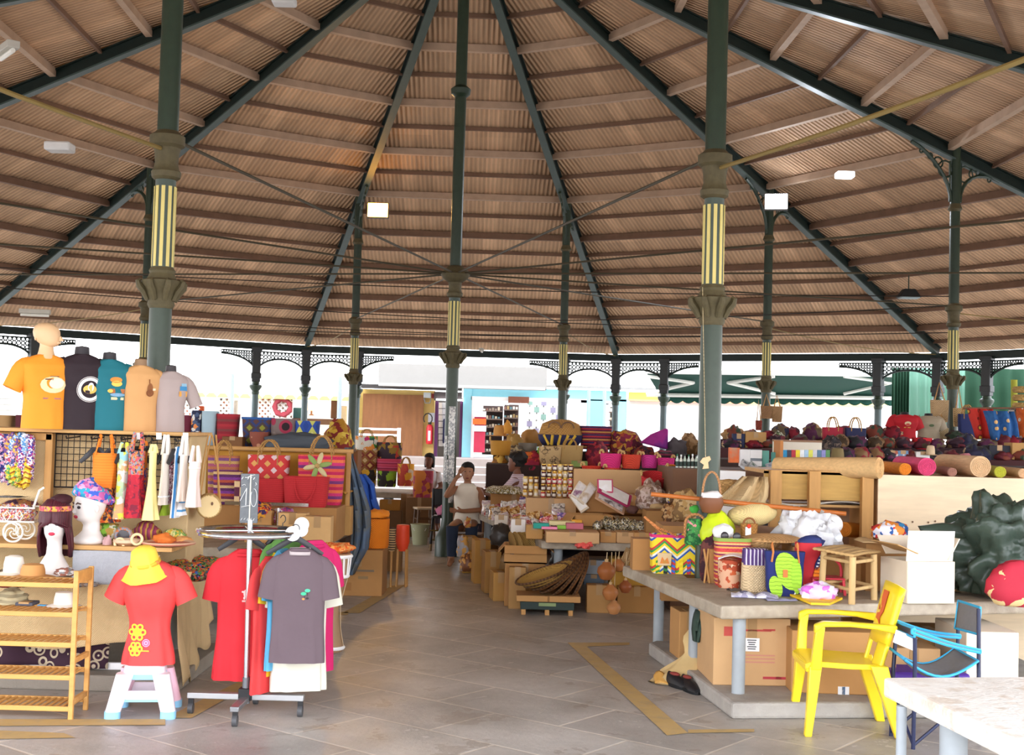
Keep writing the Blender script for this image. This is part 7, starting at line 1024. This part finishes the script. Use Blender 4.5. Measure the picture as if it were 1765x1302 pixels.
# ---------------------------------------------------------------- heaps of bags and hats behind the goods table
def base(label, x0, x1, y, d, dep, mat, name='stall_counter', zb=0): a, b = at(x0, y, d), at(x1, y, d); return single(MB().box(((a.x+b.x)/2, d+dep/2, (a.z+zb)/2), (b.x-a.x, dep, a.z-zb)), name, mat, label, 'counter', smooth=False)
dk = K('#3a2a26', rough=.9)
base('dark counter with heaps of straw bags behind the goods table', 838, 1200, 800, 17.6, 1.0, dk); base('higher dark counter at the back of the straw bag heap', 850, 1200, 775, 18.7, .8, dk); base('brown tall counter below the gold woven cat', 842, 880, 842, 17.3, .3, K('#7a5024'), zb=0)
jb = '#c39a5c'
for k, x0, y0, x1, y1, d, col, tx in (
 ('k', 845, 760, 880, 785, 18.20, '#b8822c', 'amber woven basket above the seated woman in pink'), ('b', 845, 785, 882, 842, 18.35, ('#c08a34', ('flo', 10, ['#d09a3c', '#a86a24', '#e0b050', '#8a5a24'])), 'gold wrapped tall bundle beside the woman in pink'),
 ('h', 843, 733, 880, 752, 19.10, '#c9924c', 'straw hat with turned up brim in the straw heap by the blue shop'), ('b', 868, 726, 882, 748, 18.90, '#d8963c', 'orange straw cap on the turned up hat'), ('b', 872, 748, 900, 775, 18.90, '#b08a4a', 'tan straw bag beside the turned up hat'), ('b', 896, 742, 935, 770, 19.20, '#b8884a', 'brown straw cap heap in the middle of the straw heap'), ('d', 893, 764, 925, 785, 18.40, '#7d7468', 'grey bowl with a dark rim on the straw heap'), ('b', 872, 768, 905, 795, 18.30, ('#9a8a70', ('flo', 12, ['#b0a080', '#6a6058', '#c8b890'])), 'grey and cream crocheted bundle behind the dark haired woman'),
 ('b', 893, 780, 935, 808, 17.90, ('#a82c2c', ('flo', 9, ['#b02c30', '#8a2030', '#d8702c', '#a0243a'])), 'red and orange cloth bundle behind the jar stack'), ('c', 926, 772, 946, 790, 18.10, '#7ab030', 'lime green box in front of the straw bag with rays'), ('b', 905, 795, 930, 815, 17.70, '#9a2440', 'crimson bundle low beside the short jar stack'),
 ('b', 1010, 765, 1048, 805, 18.00, ('#8a1f34', ('flo', 10, ['#8a1f34', '#6a1a34', '#a8303c', '#5a1f30'])), 'dark crimson bundle next to the jute bags'), ('b', 1048, 742, 1105, 785, 18.50, ('#7a2038', ('flo', 9, ['#7a2038', '#a0402c', '#5a1a30', '#c08a34', '#8a2440'])), 'maroon and brown heap before the yellow sign band'), ('b', 1092, 770, 1128, 795, 18.10, ('#3a2028', ('flo', 12, ['#4a2434', '#8a3a2c', '#2f1a24'])), 'dark patterned bundle behind the coral basket'), ('b', 1148, 758, 1182, 790, 18.30, '#5a5458', 'grey felt hat shaped bundle near the thick column'), ('b', 1172, 748, 1204, 785, 18.80, ('#a8845a', ('flo', 10, ['#b08a60', '#8a6a48', '#c0a078'])), 'tan bundle beside the thick column'), ('b', 1128, 778, 1160, 797, 17.90, ('#7a2a44', ('st', 'z', 20, ['#8a2a4a', '#3a1f2c'])), 'striped wine bundle above the deep pink basket'), ('b', 960, 800, 1000, 815, 17.50, '#b08a58', 'small jute purse heap between jars and pink baskets'), ('c', 985, 795, 1012, 805, 17.40, '#8aa058', 'pale green flat box by the jute bags')):
    goods([(k, x0, y0, x1, y1, d, col, tx)])
p, w, h = Q(1000, 735, 1052, 775, 18.5); tote('maroon striped woven bag beside the bag with rays', p, w*.95, .35, h, bandm(['#7a1f34', '#c08a4a', '#5a1a3a', '#a82c3c', '#3a2f5a'], 9), hh=.0)
p, w, h = Q(930, 770, 965, 804, 17.8); tote('jute bag printed with dark spectacles', p, w, .2, h, K('#c0a070', ('blot', 9, ['#c0a070', '#c8a878', '#4a382a', '#c0a070'], [0, .5, .56, .6])), hh=.0); p, w, h = Q(962, 768, 1002, 802, 17.9); tote('second jute bag beside the spectacles bag', p, w, .2, h, K('#b8965f'), hh=.1)
p, w, h = Q(928, 724, 1003, 772, 18.4); t = thing('domed_straw_bag', 'big domed straw bag with navy cloth and yellow rays on its lower half', 'bag', p); W = w/2
MB().lathe([(.01, 0), (W*.72, 0), (W*.95, h*.25), (W, h*.5), (W*.85, h*.85), (W*.4, h*1.0), (.01, h*1.02)], 26, sy=.6).build('body', straw('#b98a4c', 150), t); MB().lathe([(W*.8, h*.08), (W*.99, h*.3), (W*1.02, h*.46)], 26, sy=.6, cap=False).build('cloth_band', K('#2a2a52'), t, solid=.01)
for a, b in ((-.35, -.35), (-.1, -.02), (.12, .3), (.3, .6), (-.45, -.7)): MB().tube([(W*a*1.2, -.6*W*.92*sqrt(1-(a*1.2)**2), h*.1), (W*b*1.1, -.6*W*1.06*sqrt(max(0, 1-(b*1.1)**2)), h*.45)], .022, 5).build('yellow_ray', K('#d8b03c'), t)
for s in (-.3, .3): MB().tube(arc((s*W, -.6*W*.95, h*.7), .09, 0, pi, 8), .01, 5).build('handle', darkwood, t)
p, w, h = Q(1103, 738, 1150, 775, 18.3); single(MB().loft([[V((-w/2, y, h*.3)), V((w/2, y, 0)), V((w/2, y, h)), V((w*.4, y, h*.98)), V((-w*.1, y, h*.7))] for y in (-.1, .1)]), 'cone_bag', K('#9a2a84', ('blot', 5, ['#6a1f6a', '#a82c8a', '#7a2a8a'])), 'purple and magenta folded cone bag on the heap', 'bag', p, bevel=.03)
# bottles, picture boxes and books behind the bamboo pole
base('counter with bottles and picture boxes behind the thick column', 1160, 1338, 808, 12.35, 1.3, K('#6a4a34')); base('white tray board under the picture boxes', 1238, 1285, 812, 12.0, .3, whitep, 'tray_board')
for i in range(7):
    p, w, h = Q(1164+6.6*i, 783+(i % 2), 1170+6.6*i, 808, 12.8); t = thing('small_bottle', f'small clear bottle with dark label left beside the thick column, {["first", "second", "third", "fourth", "fifth", "sixth", "seventh"][i]} from the pink baskets'.replace(' left', ''), 'bottle', p, 0, 'small bottles on the counter'); MB().lathe([(.01, 0), (.016, .002), (.016, h*.62), (.007, h*.78), (.007, h*.9), (.003, h*.9)], 10).build('glass', K(['#c8d4cc', '#d8d8cc', '#b8c8b8'][i % 3], rough=.1), t); MB().lathe([(.009, h*.86), (.009, h), (.002, h)], 8).build('cap', K(['#2f6a4a', '#e8e8e8', '#3a3a3a'][i % 3]), t); MB().lathe([(.0165, h*.15), (.0165, h*.5)], 10, cap=False).build('label', K('#3a4a44'), t)
for x0, y0, x1, y1, d, c, tx in ((1256, 772, 1274, 798, 12.7, ('#d86a3c', ('blot', 9, ['#5ab0a0', '#e07040', '#e8804a'])), 'orange and turquoise picture box by the thick column'), (1274, 775, 1292, 804, 12.65, '#e4e4e4', 'white boxed print next to the orange picture'), (1292, 775, 1312, 804, 12.65, ('#dcdcdc', ('st', 'z', 9, ['#e8e8e8', '#e8e8e8', '#7a828a', '#e8e8e8'])), 'white boxed print with a grey band'), (1312, 777, 1324, 805, 12.7, '#7ac0b4', 'turquoise box at the end of the picture boxes'), (1330, 780, 1346, 800, 12.6, '#5aa098', 'second turquoise box before the postcard case')): p, w, h = Q(x0, y0, x1, y1, d); single(MB().box((0, 0, h/2), (w, .08, h)), 'picture_box', K(c) if isinstance(c, str) else K(c[0], c[1]), tx, 'box', p, bevel=.004, smooth=False)
for i, (x, y, a, c, tx) in enumerate(((1292, 808, .6, '#4a5660', 'dark blue book leaning before the picture boxes'), (1305, 812, .7, '#5a7a6a', 'green grey book leaning on the dark blue one'), (1340, 803, -.35, '#8a9ab0', 'pale blue book lying by the postcard case'))): single(MB().box((0, 0, 0), (.2, .16, .02)), 'book', K(c, ('blot', 14, [c, '#c8ccd0', c])), tx, 'book', at(x, y, 12.5), R=RY(a) @ RX(.5), smooth=False)
t = thing('postcard_case', 'open wooden case of blue and white postcards behind the big mat roll', 'case', (0, 0, 0)); a, b = at(1345, 800, 12.4), at(1432, 800, 12.4); MB().box(((a.x+b.x)/2, 12.5, (a.z)/2), (b.x-a.x+.05, .8, a.z)).build('base', card3, t); MB().box((a.x, 12.5, a.z+.1), (.03, .3, .26)).build('side', K('#b87a44'), t); MB().box(((a.x+b.x)/2, 12.78, a.z+.1), (b.x-a.x, .02, .24)).build('back', K('#d8d0c0'), t); MB().box(((a.x+b.x)/2, 12.78, a.z+.23), (b.x-a.x, .06, .02)).build('rim', K('#8a6a54'), t)
for i in range(22): x = 1349+(i % 11)*7.4; r = i//11; c = ['#3a9ad0', '#e8ecf0', '#5a7a94', '#4a4a58', '#a8c8e0', '#8a8ac0', '#b8404a', '#d8d860', '#5a8a5a', '#e8d040', '#c8c8d0'][(i*3+r) % 11]; p, w, h = Q(x, 776+r*14, x+7, 793+r*8, 12.5-.16*r); single(MB().box((0, 0, h/2), (w, .015, h)), 'postcard', K(c, var=.25, vs=30), f'postcard in the {["upper", "lower"][r]} row of the open case, number {["one", "two", "three", "four", "five", "six", "seven", "eight", "nine", "ten", "eleven"][i % 11]} from the wooden side', 'postcard', p, smooth=False)
# ---------------------------------------------------------------- dim stalls under the awning and green screen
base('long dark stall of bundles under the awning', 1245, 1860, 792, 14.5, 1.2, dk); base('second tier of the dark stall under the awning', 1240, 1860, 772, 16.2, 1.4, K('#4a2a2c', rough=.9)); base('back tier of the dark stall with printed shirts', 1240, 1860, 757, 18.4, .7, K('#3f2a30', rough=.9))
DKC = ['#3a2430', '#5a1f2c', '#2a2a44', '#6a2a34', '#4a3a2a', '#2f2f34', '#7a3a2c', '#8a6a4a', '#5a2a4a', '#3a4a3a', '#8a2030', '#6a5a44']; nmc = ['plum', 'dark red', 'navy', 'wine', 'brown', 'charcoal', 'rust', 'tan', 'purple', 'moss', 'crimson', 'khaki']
n = 0
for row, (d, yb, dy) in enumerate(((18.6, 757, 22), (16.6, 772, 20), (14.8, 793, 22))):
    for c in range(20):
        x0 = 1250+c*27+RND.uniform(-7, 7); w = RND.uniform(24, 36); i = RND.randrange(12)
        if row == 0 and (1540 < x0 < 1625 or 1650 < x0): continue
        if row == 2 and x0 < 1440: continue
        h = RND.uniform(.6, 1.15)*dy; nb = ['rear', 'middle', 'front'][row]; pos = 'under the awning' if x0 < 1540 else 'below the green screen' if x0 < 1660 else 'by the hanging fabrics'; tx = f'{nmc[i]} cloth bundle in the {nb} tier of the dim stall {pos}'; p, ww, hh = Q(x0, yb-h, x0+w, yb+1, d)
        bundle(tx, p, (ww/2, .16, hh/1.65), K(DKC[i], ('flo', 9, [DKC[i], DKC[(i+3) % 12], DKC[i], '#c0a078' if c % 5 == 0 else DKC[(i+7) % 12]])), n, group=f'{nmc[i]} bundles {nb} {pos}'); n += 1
goods([('b', 1245, 738, 1285, 760, 18.7, '#b08a5a', 'straw cap heap by the thick column at the back'), ('c', 1262, 748, 1282, 772, 16.6, '#2a3050', 'navy blue box at the back by the thick column'), ('c', 1282, 745, 1318, 772, 16.65, '#b48a54', 'brown carton next to the navy box'), ('b', 1330, 745, 1352, 768, 16.7, ('#5a6a44', ('flo', 16, ['#6a7a4c', '#c8c8b8', '#3a4a34'])), 'mossy green bundle below the column with straw bags'), ('c', 1396, 742, 1420, 762, 18.7, '#a87a44', 'brown paper carrier at the back under the awning'), ('c', 1700, 768, 1736, 793, 14.85, '#2a2a34', 'dark case at the far corner below the fabrics'), ('c', 1737, 764, 1790, 793, 14.85, '#b08650', 'tan carton at the far corner below the fabrics'), ('c', 1526, 777, 1545, 794, 14.75, ('#c8c0bc', ('flo', 12, ['#e8e8e8', '#b0604a', '#7a8ab0', '#d8d8d8'])), 'white printed box above the pink rolled mat'), ('c', 1545, 777, 1563, 794, 14.75, ('#c8ccd4', ('flo', 12, ['#e4e6ea', '#6a8ab0', '#c8c8d0'])), 'blue and white printed box beside the first printed box'), ('c', 1576, 779, 1600, 794, 14.7, '#dedcda', 'plain white small box above the tan roll'), ('d', 1572, 755, 1606, 775, 16.6, '#c02430', 'red bowl below the red shirt bust'), ('h', 1592, 768, 1616, 785, 14.6, '#c8b090', 'cream hat in the front tier of the dim stall'), ('b', 1652, 782, 1676, 795, 14.7, '#c8808a', 'pink bundle above the tan roll'), ('h', 1425, 772, 1462, 795, 14.5, '#7a6a44', 'khaki hat behind the postcard case'), ('b', 1418, 752, 1448, 780, 15.2, ('#2a2428', ('flo', 20, ['#3a3030', '#6a5a50', '#242024'])), 'dark hooped bag behind the postcard case')])
for x0, y0, x1, y1, d, c, tx in ((1417, 737, 1452, 770, 16.9, '#a02438', 'crimson handbag at the back of the dim stall under the awning'), (1456, 738, 1492, 768, 16.9, '#2a2c50', 'navy handbag beside the crimson one'), (1651, 714, 1682, 757, 18.8, '#2a3468', 'navy blue bag behind the column with straw bags')): tq(x0, y0, x1, y1, d, K(c), tx, hh=.15)
bust(1559, 18.6, 48, 42, K('#b81c28', var=.06), .05, 'headless bust in a red T-shirt before the green screen', [('disc', 0, .23, .05, .03, '#e0c8a0'), ('disc', 0, .21, .035, .02, '#c83a3a'), ('rect', 0, .17, .1, .012, '#d8b050')], .14, '#201c20', zt=at(1559, 757, 18.6).z); bust(1600, 18.7, 46, 40, K('#a89a84', var=.06), .05, 'headless bust in a beige T-shirt before the green screen', [('disc', 0, .2, .04, .02, '#5a6a4a')], .14, '#201c20', zt=at(1600, 757, 18.7).z)
def strap_bag(x0, y0, x1, y1, d, c, tx, top): p, w, h = Q(x0, y0, x1, y1, d); t = tote(tx, p, w*.92, w*.4, h, straw(c, 200), hh=0); MB().tube([(-w*.3, 0, h*.95), at((x0+x1)/2, top, d)-p, (w*.3, 0, h*.95)], .012, 5).build('strap', lt, t)
for a in ((1604, 690, 1634, 728, 19.0, '#bfa078', 'big straw bag hanging on the column before the green screen', 660), (1643, 704, 1662, 736, 19.0, '#c8a878', 'straw shoulder bag hanging on the far side of that column', 668), (1611, 738, 1634, 758, 18.9, '#c8b088', 'square straw box bag hanging low on the column', 715), (1311, 700, 1331, 722, 22.3, '#9a7450', 'brown straw bag hanging on the column under the white lamp', 680), (1330, 701, 1348, 728, 22.3, '#a8825a', 'taller brown straw bag hanging under the white lamp', 682), (1302, 725, 1313, 742, 22.4, '#8a3a2c', 'small red fish shaped purse hanging beside that column', 690)): strap_bag(*a)
hang_cloth([(1690, 705, 48, 17.0), (1692, 720, 44, 17.0), (1696, 740, 38, 17.0), (1698, 757, 34, 17.0)], K('#c8302c', ('dot', 7, ['#e0b83c', '#8a2a24', '#d83a30', '#d83a30'], [0, .16, .3, .5])), 'red hanging fabric with gold roundels', 'hanging_fabric'); hang_cloth([(1722, 709, 58, 16.6), (1728, 730, 56, 16.6), (1731, 750, 54, 16.6), (1733, 766, 50, 16.6)], K('#2a5a94', ('dot', 8, ['#e0b070', '#2a5a94', '#2f639e', '#2a5a94'], [0, .2, .4, .6])), 'blue hanging fabric with small peach flowers', 'hanging_fabric'); hang_cloth([(1748, 706, 14, 16.9), (1752, 740, 16, 16.9), (1752, 766, 14, 16.9)], K('#3a3438', ('chk', 11, '#d8d4d0')), 'black and white hanging fabric strip', 'hanging_fabric'); hang_cloth([(1770, 704, 36, 16.7), (1770, 740, 34, 16.7), (1772, 766, 32, 16.7)], K('#d8682c', ('dot', 8, ['#e8e0d0', '#d8682c', '#c85a24'], [0, .2, .5])), 'orange hanging fabric with pale flowers', 'hanging_fabric')
rod('pale yellow green post at the corner of the fabrics', V((pb(1750, 18.0, 0).x, 18.0, 0)), at(1748, 655, 18.0), .045, K('#a8a83c'), 'stall_post', 'post'); rod('horizontal rail from which the printed fabrics hang', at(1660, 704, 17.1), at(1800, 704, 16.8), .015, darkwood, 'hanging_rail', 'rail')
for i in range(4): p = at(1760, 672+14*i, 17.2); single(MB().lathe([(.01, -.05), (.1, -.04), (.12, 0), (.1, .04), (.01, .05)], 16), 'round_box', straw('#b8965a'), f'round straw box stacked by the yellow green post, {["top", "second", "third", "lowest"][i]}', 'box', p)
rod('shelf edge under the round straw boxes', at(1752, 727, 17.2), at(1790, 727, 17.2), .02, darkwood, 'shelf_bar', 'shelf')
# further dim stalls beyond the bead stall, and beyond the central goods
base('dark far counter beyond the bead stall', -80, 20, 745, 12.5, .6, dk); base('far low wall counter between the aisle and the street', 838, 1210, 830, 21.5, .5, K('#5a4034')); base('dark low counter beyond the far bag stack', 380, 610, 800, 18.5, .6, dk)
# ---------------------------------------------------------------- people
def person(label, loc, rz, J, E, skin, clothes, hairm, hairstyle='bun', sc=1., face=0.):
    t = thing('person', label, 'person', loc, rz, sc=sc); me = bpy.data.meshes.new('body'); names = list(J); idx = {n: i for i, n in enumerate(names)}
    me.from_pydata([J[n][:3] for n in names], [(idx[a], idx[b]) for a, b in E], []); o = bpy.data.objects.new('body', me); C.objects.link(o); o.parent = t; me.materials.append(skin)
    md = o.modifiers.new('skin', 'SKIN'); md.use_smooth_shade = True; sv = me.skin_vertices[0].data
    for n in names: r = J[n][3]; r = r if isinstance(r, tuple) else (r, r); sv[idx[n]].radius = r; sv[idx[n]].use_root = n == 'pelvis'
    md = o.modifiers.new('u', 'SUBSURF'); md.levels = md.render_levels = 2
    h = V(J['head'][:3]); R = RZ(face); hm = MB(); g = []
    for z, rx, ry, oy in ((-.115, .018, .022, -.045), (-.1, .042, .05, -.035), (-.07, .058, .072, -.018), (-.03, .068, .086, -.006), (.01, .073, .094, 0), (.05, .075, .096, .006), (.085, .066, .084, .01), (.11, .042, .054, .012), (.12, .01, .012, .012)): g.append([h+R @ V((rx*cos(2*pi*j/22), oy+ry*sin(2*pi*j/22), z)) for j in range(22)])
    hm.loft(g); hm.loft([[h+R @ V((a*.012, -.088-b, z)) for a, b in ((-1, 0), (0, .014*k), (1, 0), (0, -.012))] for z, k in ((.02, .2), (-.01, .9), (-.032, 1.7), (-.042, .9), (-.046, .1))]); hd = hm.build('head', skin, t, ang=70)
    for s in (-1, 1): MB().blob((.011, .006, .006), 8, 6, 0, c=h+R @ V((s*.03, -.089, .012))).build('eye', K('#6a564c', var=0), hd); MB().blob((.006, .004, .006), 8, 6, 0, c=h+R @ V((s*.03, -.094, .012))).build('iris', K('#1a1210', var=0), hd); MB().blob((.009, .018, .026), 8, 6, .1, c=h+R @ V((s*.074, .008, -.01))).build('ear', skin, hd)
    MB().blob((.022, .008, .009), 10, 6, 0, c=h+R @ V((0, -.086, -.072))).build('mouth', K('#7a3a34'), hd); hb = MB(); g = []
    for z, rx, ry, oy in ((-.05, .07, .06, .045), (.0, .083, .078, .035), (.045, .087, .088, .024), (.07, .085, .104, .008), (.1, .074, .094, .01), (.125, .045, .058, .012), (.135, .01, .012, .012)): g.append([h+R @ V((rx*cos(2*pi*j/22)*(1+.03*sin(7*j)), oy+ry*sin(2*pi*j/22)*(1+.03*cos(5*j)), z)) for j in range(22)])
    hb.loft(g)
    if hairstyle == 'bun': hb.blob((.045, .045, .045), 12, 8, .2, c=h+R @ V((0, .11, .05)))
    elif hairstyle == 'puff': hb.blob((.1, .1, .085), 18, 12, .25, 4, 2, c=h+R @ V((0, .045, .055)))
    elif hairstyle == 'bob': hb.loft([[h+R @ V((rx*cos(a), oy+.08*sin(a), z)) for a in [-.35+(pi+.7)*j/16 for j in range(17)]] for z, rx, oy in ((.05, .086, .02), (-.02, .092, .02), (-.09, .09, .02), (-.12, .08, .02))], False, closed=False)
    hb.build('hair', hairm, t)
    for nm, pts, mat in clothes:
        for q in pts: MB().loft([[V(c)+V((rx*cos(2*pi*j/26)*(1+.03*sin(5*2*pi*j/26+k)), ry*sin(2*pi*j/26)*(1+.03*cos(4*2*pi*j/26+k)), tz*cos(2*pi*j/26))) for j in range(26)] for k, (c, rx, ry, tz) in enumerate(q)], True).build(nm, mat, t, ang=70)
    return t
def seated(lx, rx):        # joints of a seated woman; each arm is elbow, wrist, finger and thumb directions
    J = {'pelvis': (0, 0, .5, (.15, .12)), 'waist': (0, .01, .66, (.125, .1)), 'chest': (0, .0, .86, (.14, .105)), 'neck0': (0, .0, 1.0, (.07, .06)), 'neck': (0, -.01, 1.07, .045), 'head': (0, -.025, 1.17, .05)}
    E = [('pelvis', 'waist'), ('waist', 'chest'), ('chest', 'neck0'), ('neck0', 'neck'), ('neck', 'head')]
    for s, nm, (el, ha, fd, th) in ((-1, 'r', lx), (1, 'l', rx)):
        J[nm+'sh'] = (s*.155, .01, .955, .052); J[nm+'el'] = (*el, .04); J[nm+'wr'] = (*ha, .026); f = V(fd).normalized(); tv = V(th).normalized(); h = V(ha); J[nm+'pm'] = (*(h+f*.045), (.03, .018)); J[nm+'pk'] = (*(h+f*.085), (.036, .015)); E += [('chest', nm+'sh'), (nm+'sh', nm+'el'), (nm+'el', nm+'wr'), (nm+'wr', nm+'pm'), (nm+'pm', nm+'pk')]
        sd = f.cross(tv).normalized()
        for k in range(4):
            b = h+f*.092+tv*(.024-.016*k); c = b+f*(.036+.006*(k in (1, 2)))+sd*.006; d = c+f*.03+sd*.016
            J[f'{nm}f{k}a'] = (*b, .0095); J[f'{nm}f{k}b'] = (*c, .0085); J[f'{nm}f{k}c'] = (*d, .007); E += [(nm+'pk', f'{nm}f{k}a'), (f'{nm}f{k}a', f'{nm}f{k}b'), (f'{nm}f{k}b', f'{nm}f{k}c')]
        b = h+f*.035+tv*.032; c = b+f*.03+tv*.02; J[nm+'ta'] = (*b, .011); J[nm+'tb'] = (*c, .009); E += [(nm+'pm', nm+'ta'), (nm+'ta', nm+'tb')]
    for s, nm in ((-1, 'r'), (1, 'l')): J[nm+'hp'] = (s*.09, -.04, .5, .095); J[nm+'kn'] = (s*.12, -.42, .5, .062); J[nm+'an'] = (s*.12, -.4, .1, .038); J[nm+'to'] = (s*.13, -.54, .04, .034); E += [('pelvis', nm+'hp'), (nm+'hp', nm+'kn'), (nm+'kn', nm+'an'), (nm+'an', nm+'to')]
    return J, E
def top(w=1., lo=.5, sleeve=0, arms=None): return [[((0, .0, lo), .175*w, .145*w, 0), ((0, .01, .64), .155*w, .13*w, 0), ((0, -.005, .82), .17*w, .14*w, 0), ((0, .0, .92), .165*w, .115*w, 0), ((0, .005, .985), .125*w, .085*w, 0), ((0, .005, 1.03), .075*w, .065*w, 0)]]+([] if not sleeve else [[(tuple(V(a)+(V(b)-V(a))*k), .064-.004*k*3, .06, .02) for k in (0, .25, .5, .62)] for a, b in arms])
def skirt(col): return [[((s*.085, .0, .52), .1, .11, 0), ((s*.1, -.2, .535), .085, .085, .0), ((s*.12, -.42, .51), .078, .08, 0), ((s*.12, -.42, .3), .065, .07, 0), ((s*.12, -.405, .14), .055, .06, 0)] for s in (-1, 1)]
def plain_chair(loc, rz, tx, m):
    t = thing('chair', tx, 'chair', loc, rz); MB().box((0, .02, .385), (.42, .4, .03)).build('seat', m, t, bevel=.006)
    for x in (-.19, .19): MB().cyl((x, -.16, 0), (x, -.16, .37), .018, n=8).build('leg', m, t); MB().cyl((x, .2, 0), (x, .24, .85), .018, n=8).build('leg', m, t)
    MB().box((0, .235, .72), (.4, .02, .2)).build('backrest', m, t, bevel=.005)
sk1, sk2 = K('#9a6a4c', rough=.5, var=.06), K('#7a4c38', rough=.5, var=.06); hr = K('#16110f', rough=.7, var=.3, vs=40)
def woman(label, px, d, rz, ra, la, skin, tops, topm, skm, hairm, style, face, sc=1., sleeve=0, chair=''):
    J, E = seated(ra, la); p = pb(px, d, 0); sho = lambda s: (s*.14, .01, .965)
    cl = [('top', top(1., .52, sleeve, [(sho(-1), ra[0]), (sho(1), la[0])]), topm), ('skirt', skirt(0), skm)]
    person(label, p, rz, J, E, skin, cl, hairm, style, sc, face); plain_chair(p, rz, chair, K('#7a4f2a', rough=.5))
woman('woman in a white sleeveless top seated by the aisle, shading her brow with one hand', 802, 16.0, -.1, ((-.25, -.2, .86), (-.12, -.19, 1.1), (.5, .02, .85), (.7, -.2, -.5)), ((.24, -.14, .71), (-.02, -.27, .69), (-1, -.1, .05), (0, -.2, 1)), sk1, 0, K('#e4dccb', rough=.9), K('#2a3448', rough=.9), hr, 'bun', .1, chair='brown wooden chair under the woman shading her brow')
woman('woman in a pale pink T-shirt seen from the side, with dark puffed hair', 888, 16.95, -1.9, ((-.2, -.2, .74), (-.1, -.4, .8), (.1, -1, .1), (0, .2, 1)), ((.21, -.16, .76), (.1, -.38, .78), (-.1, -1, .05), (0, .2, 1)), sk2, 0, K('#d8c4cc', ('st', 'z', 40, ['#dccad2', '#c8b0bc']), rough=.9), K('#3a3444', rough=.9), hr, 'puff', 0, 1.1, 1, 'brown wooden chair under the woman in the pale pink T-shirt')
woman('woman in a white blouse sitting far back behind the orange printed bag', 736, 21.4, .15, ((-.21, -.14, .72), (-.08, -.34, .68), (.3, -1, 0), (.3, 0, 1)), ((.21, -.14, .72), (.08, -.34, .68), (-.3, -1, 0), (-.3, 0, 1)), sk2, 0, K('#e2e0e4', rough=.9), K('#4a4048', rough=.9), hr, 'bob', -.5, 1., 1, 'brown wooden chair under the woman in the white blouse')
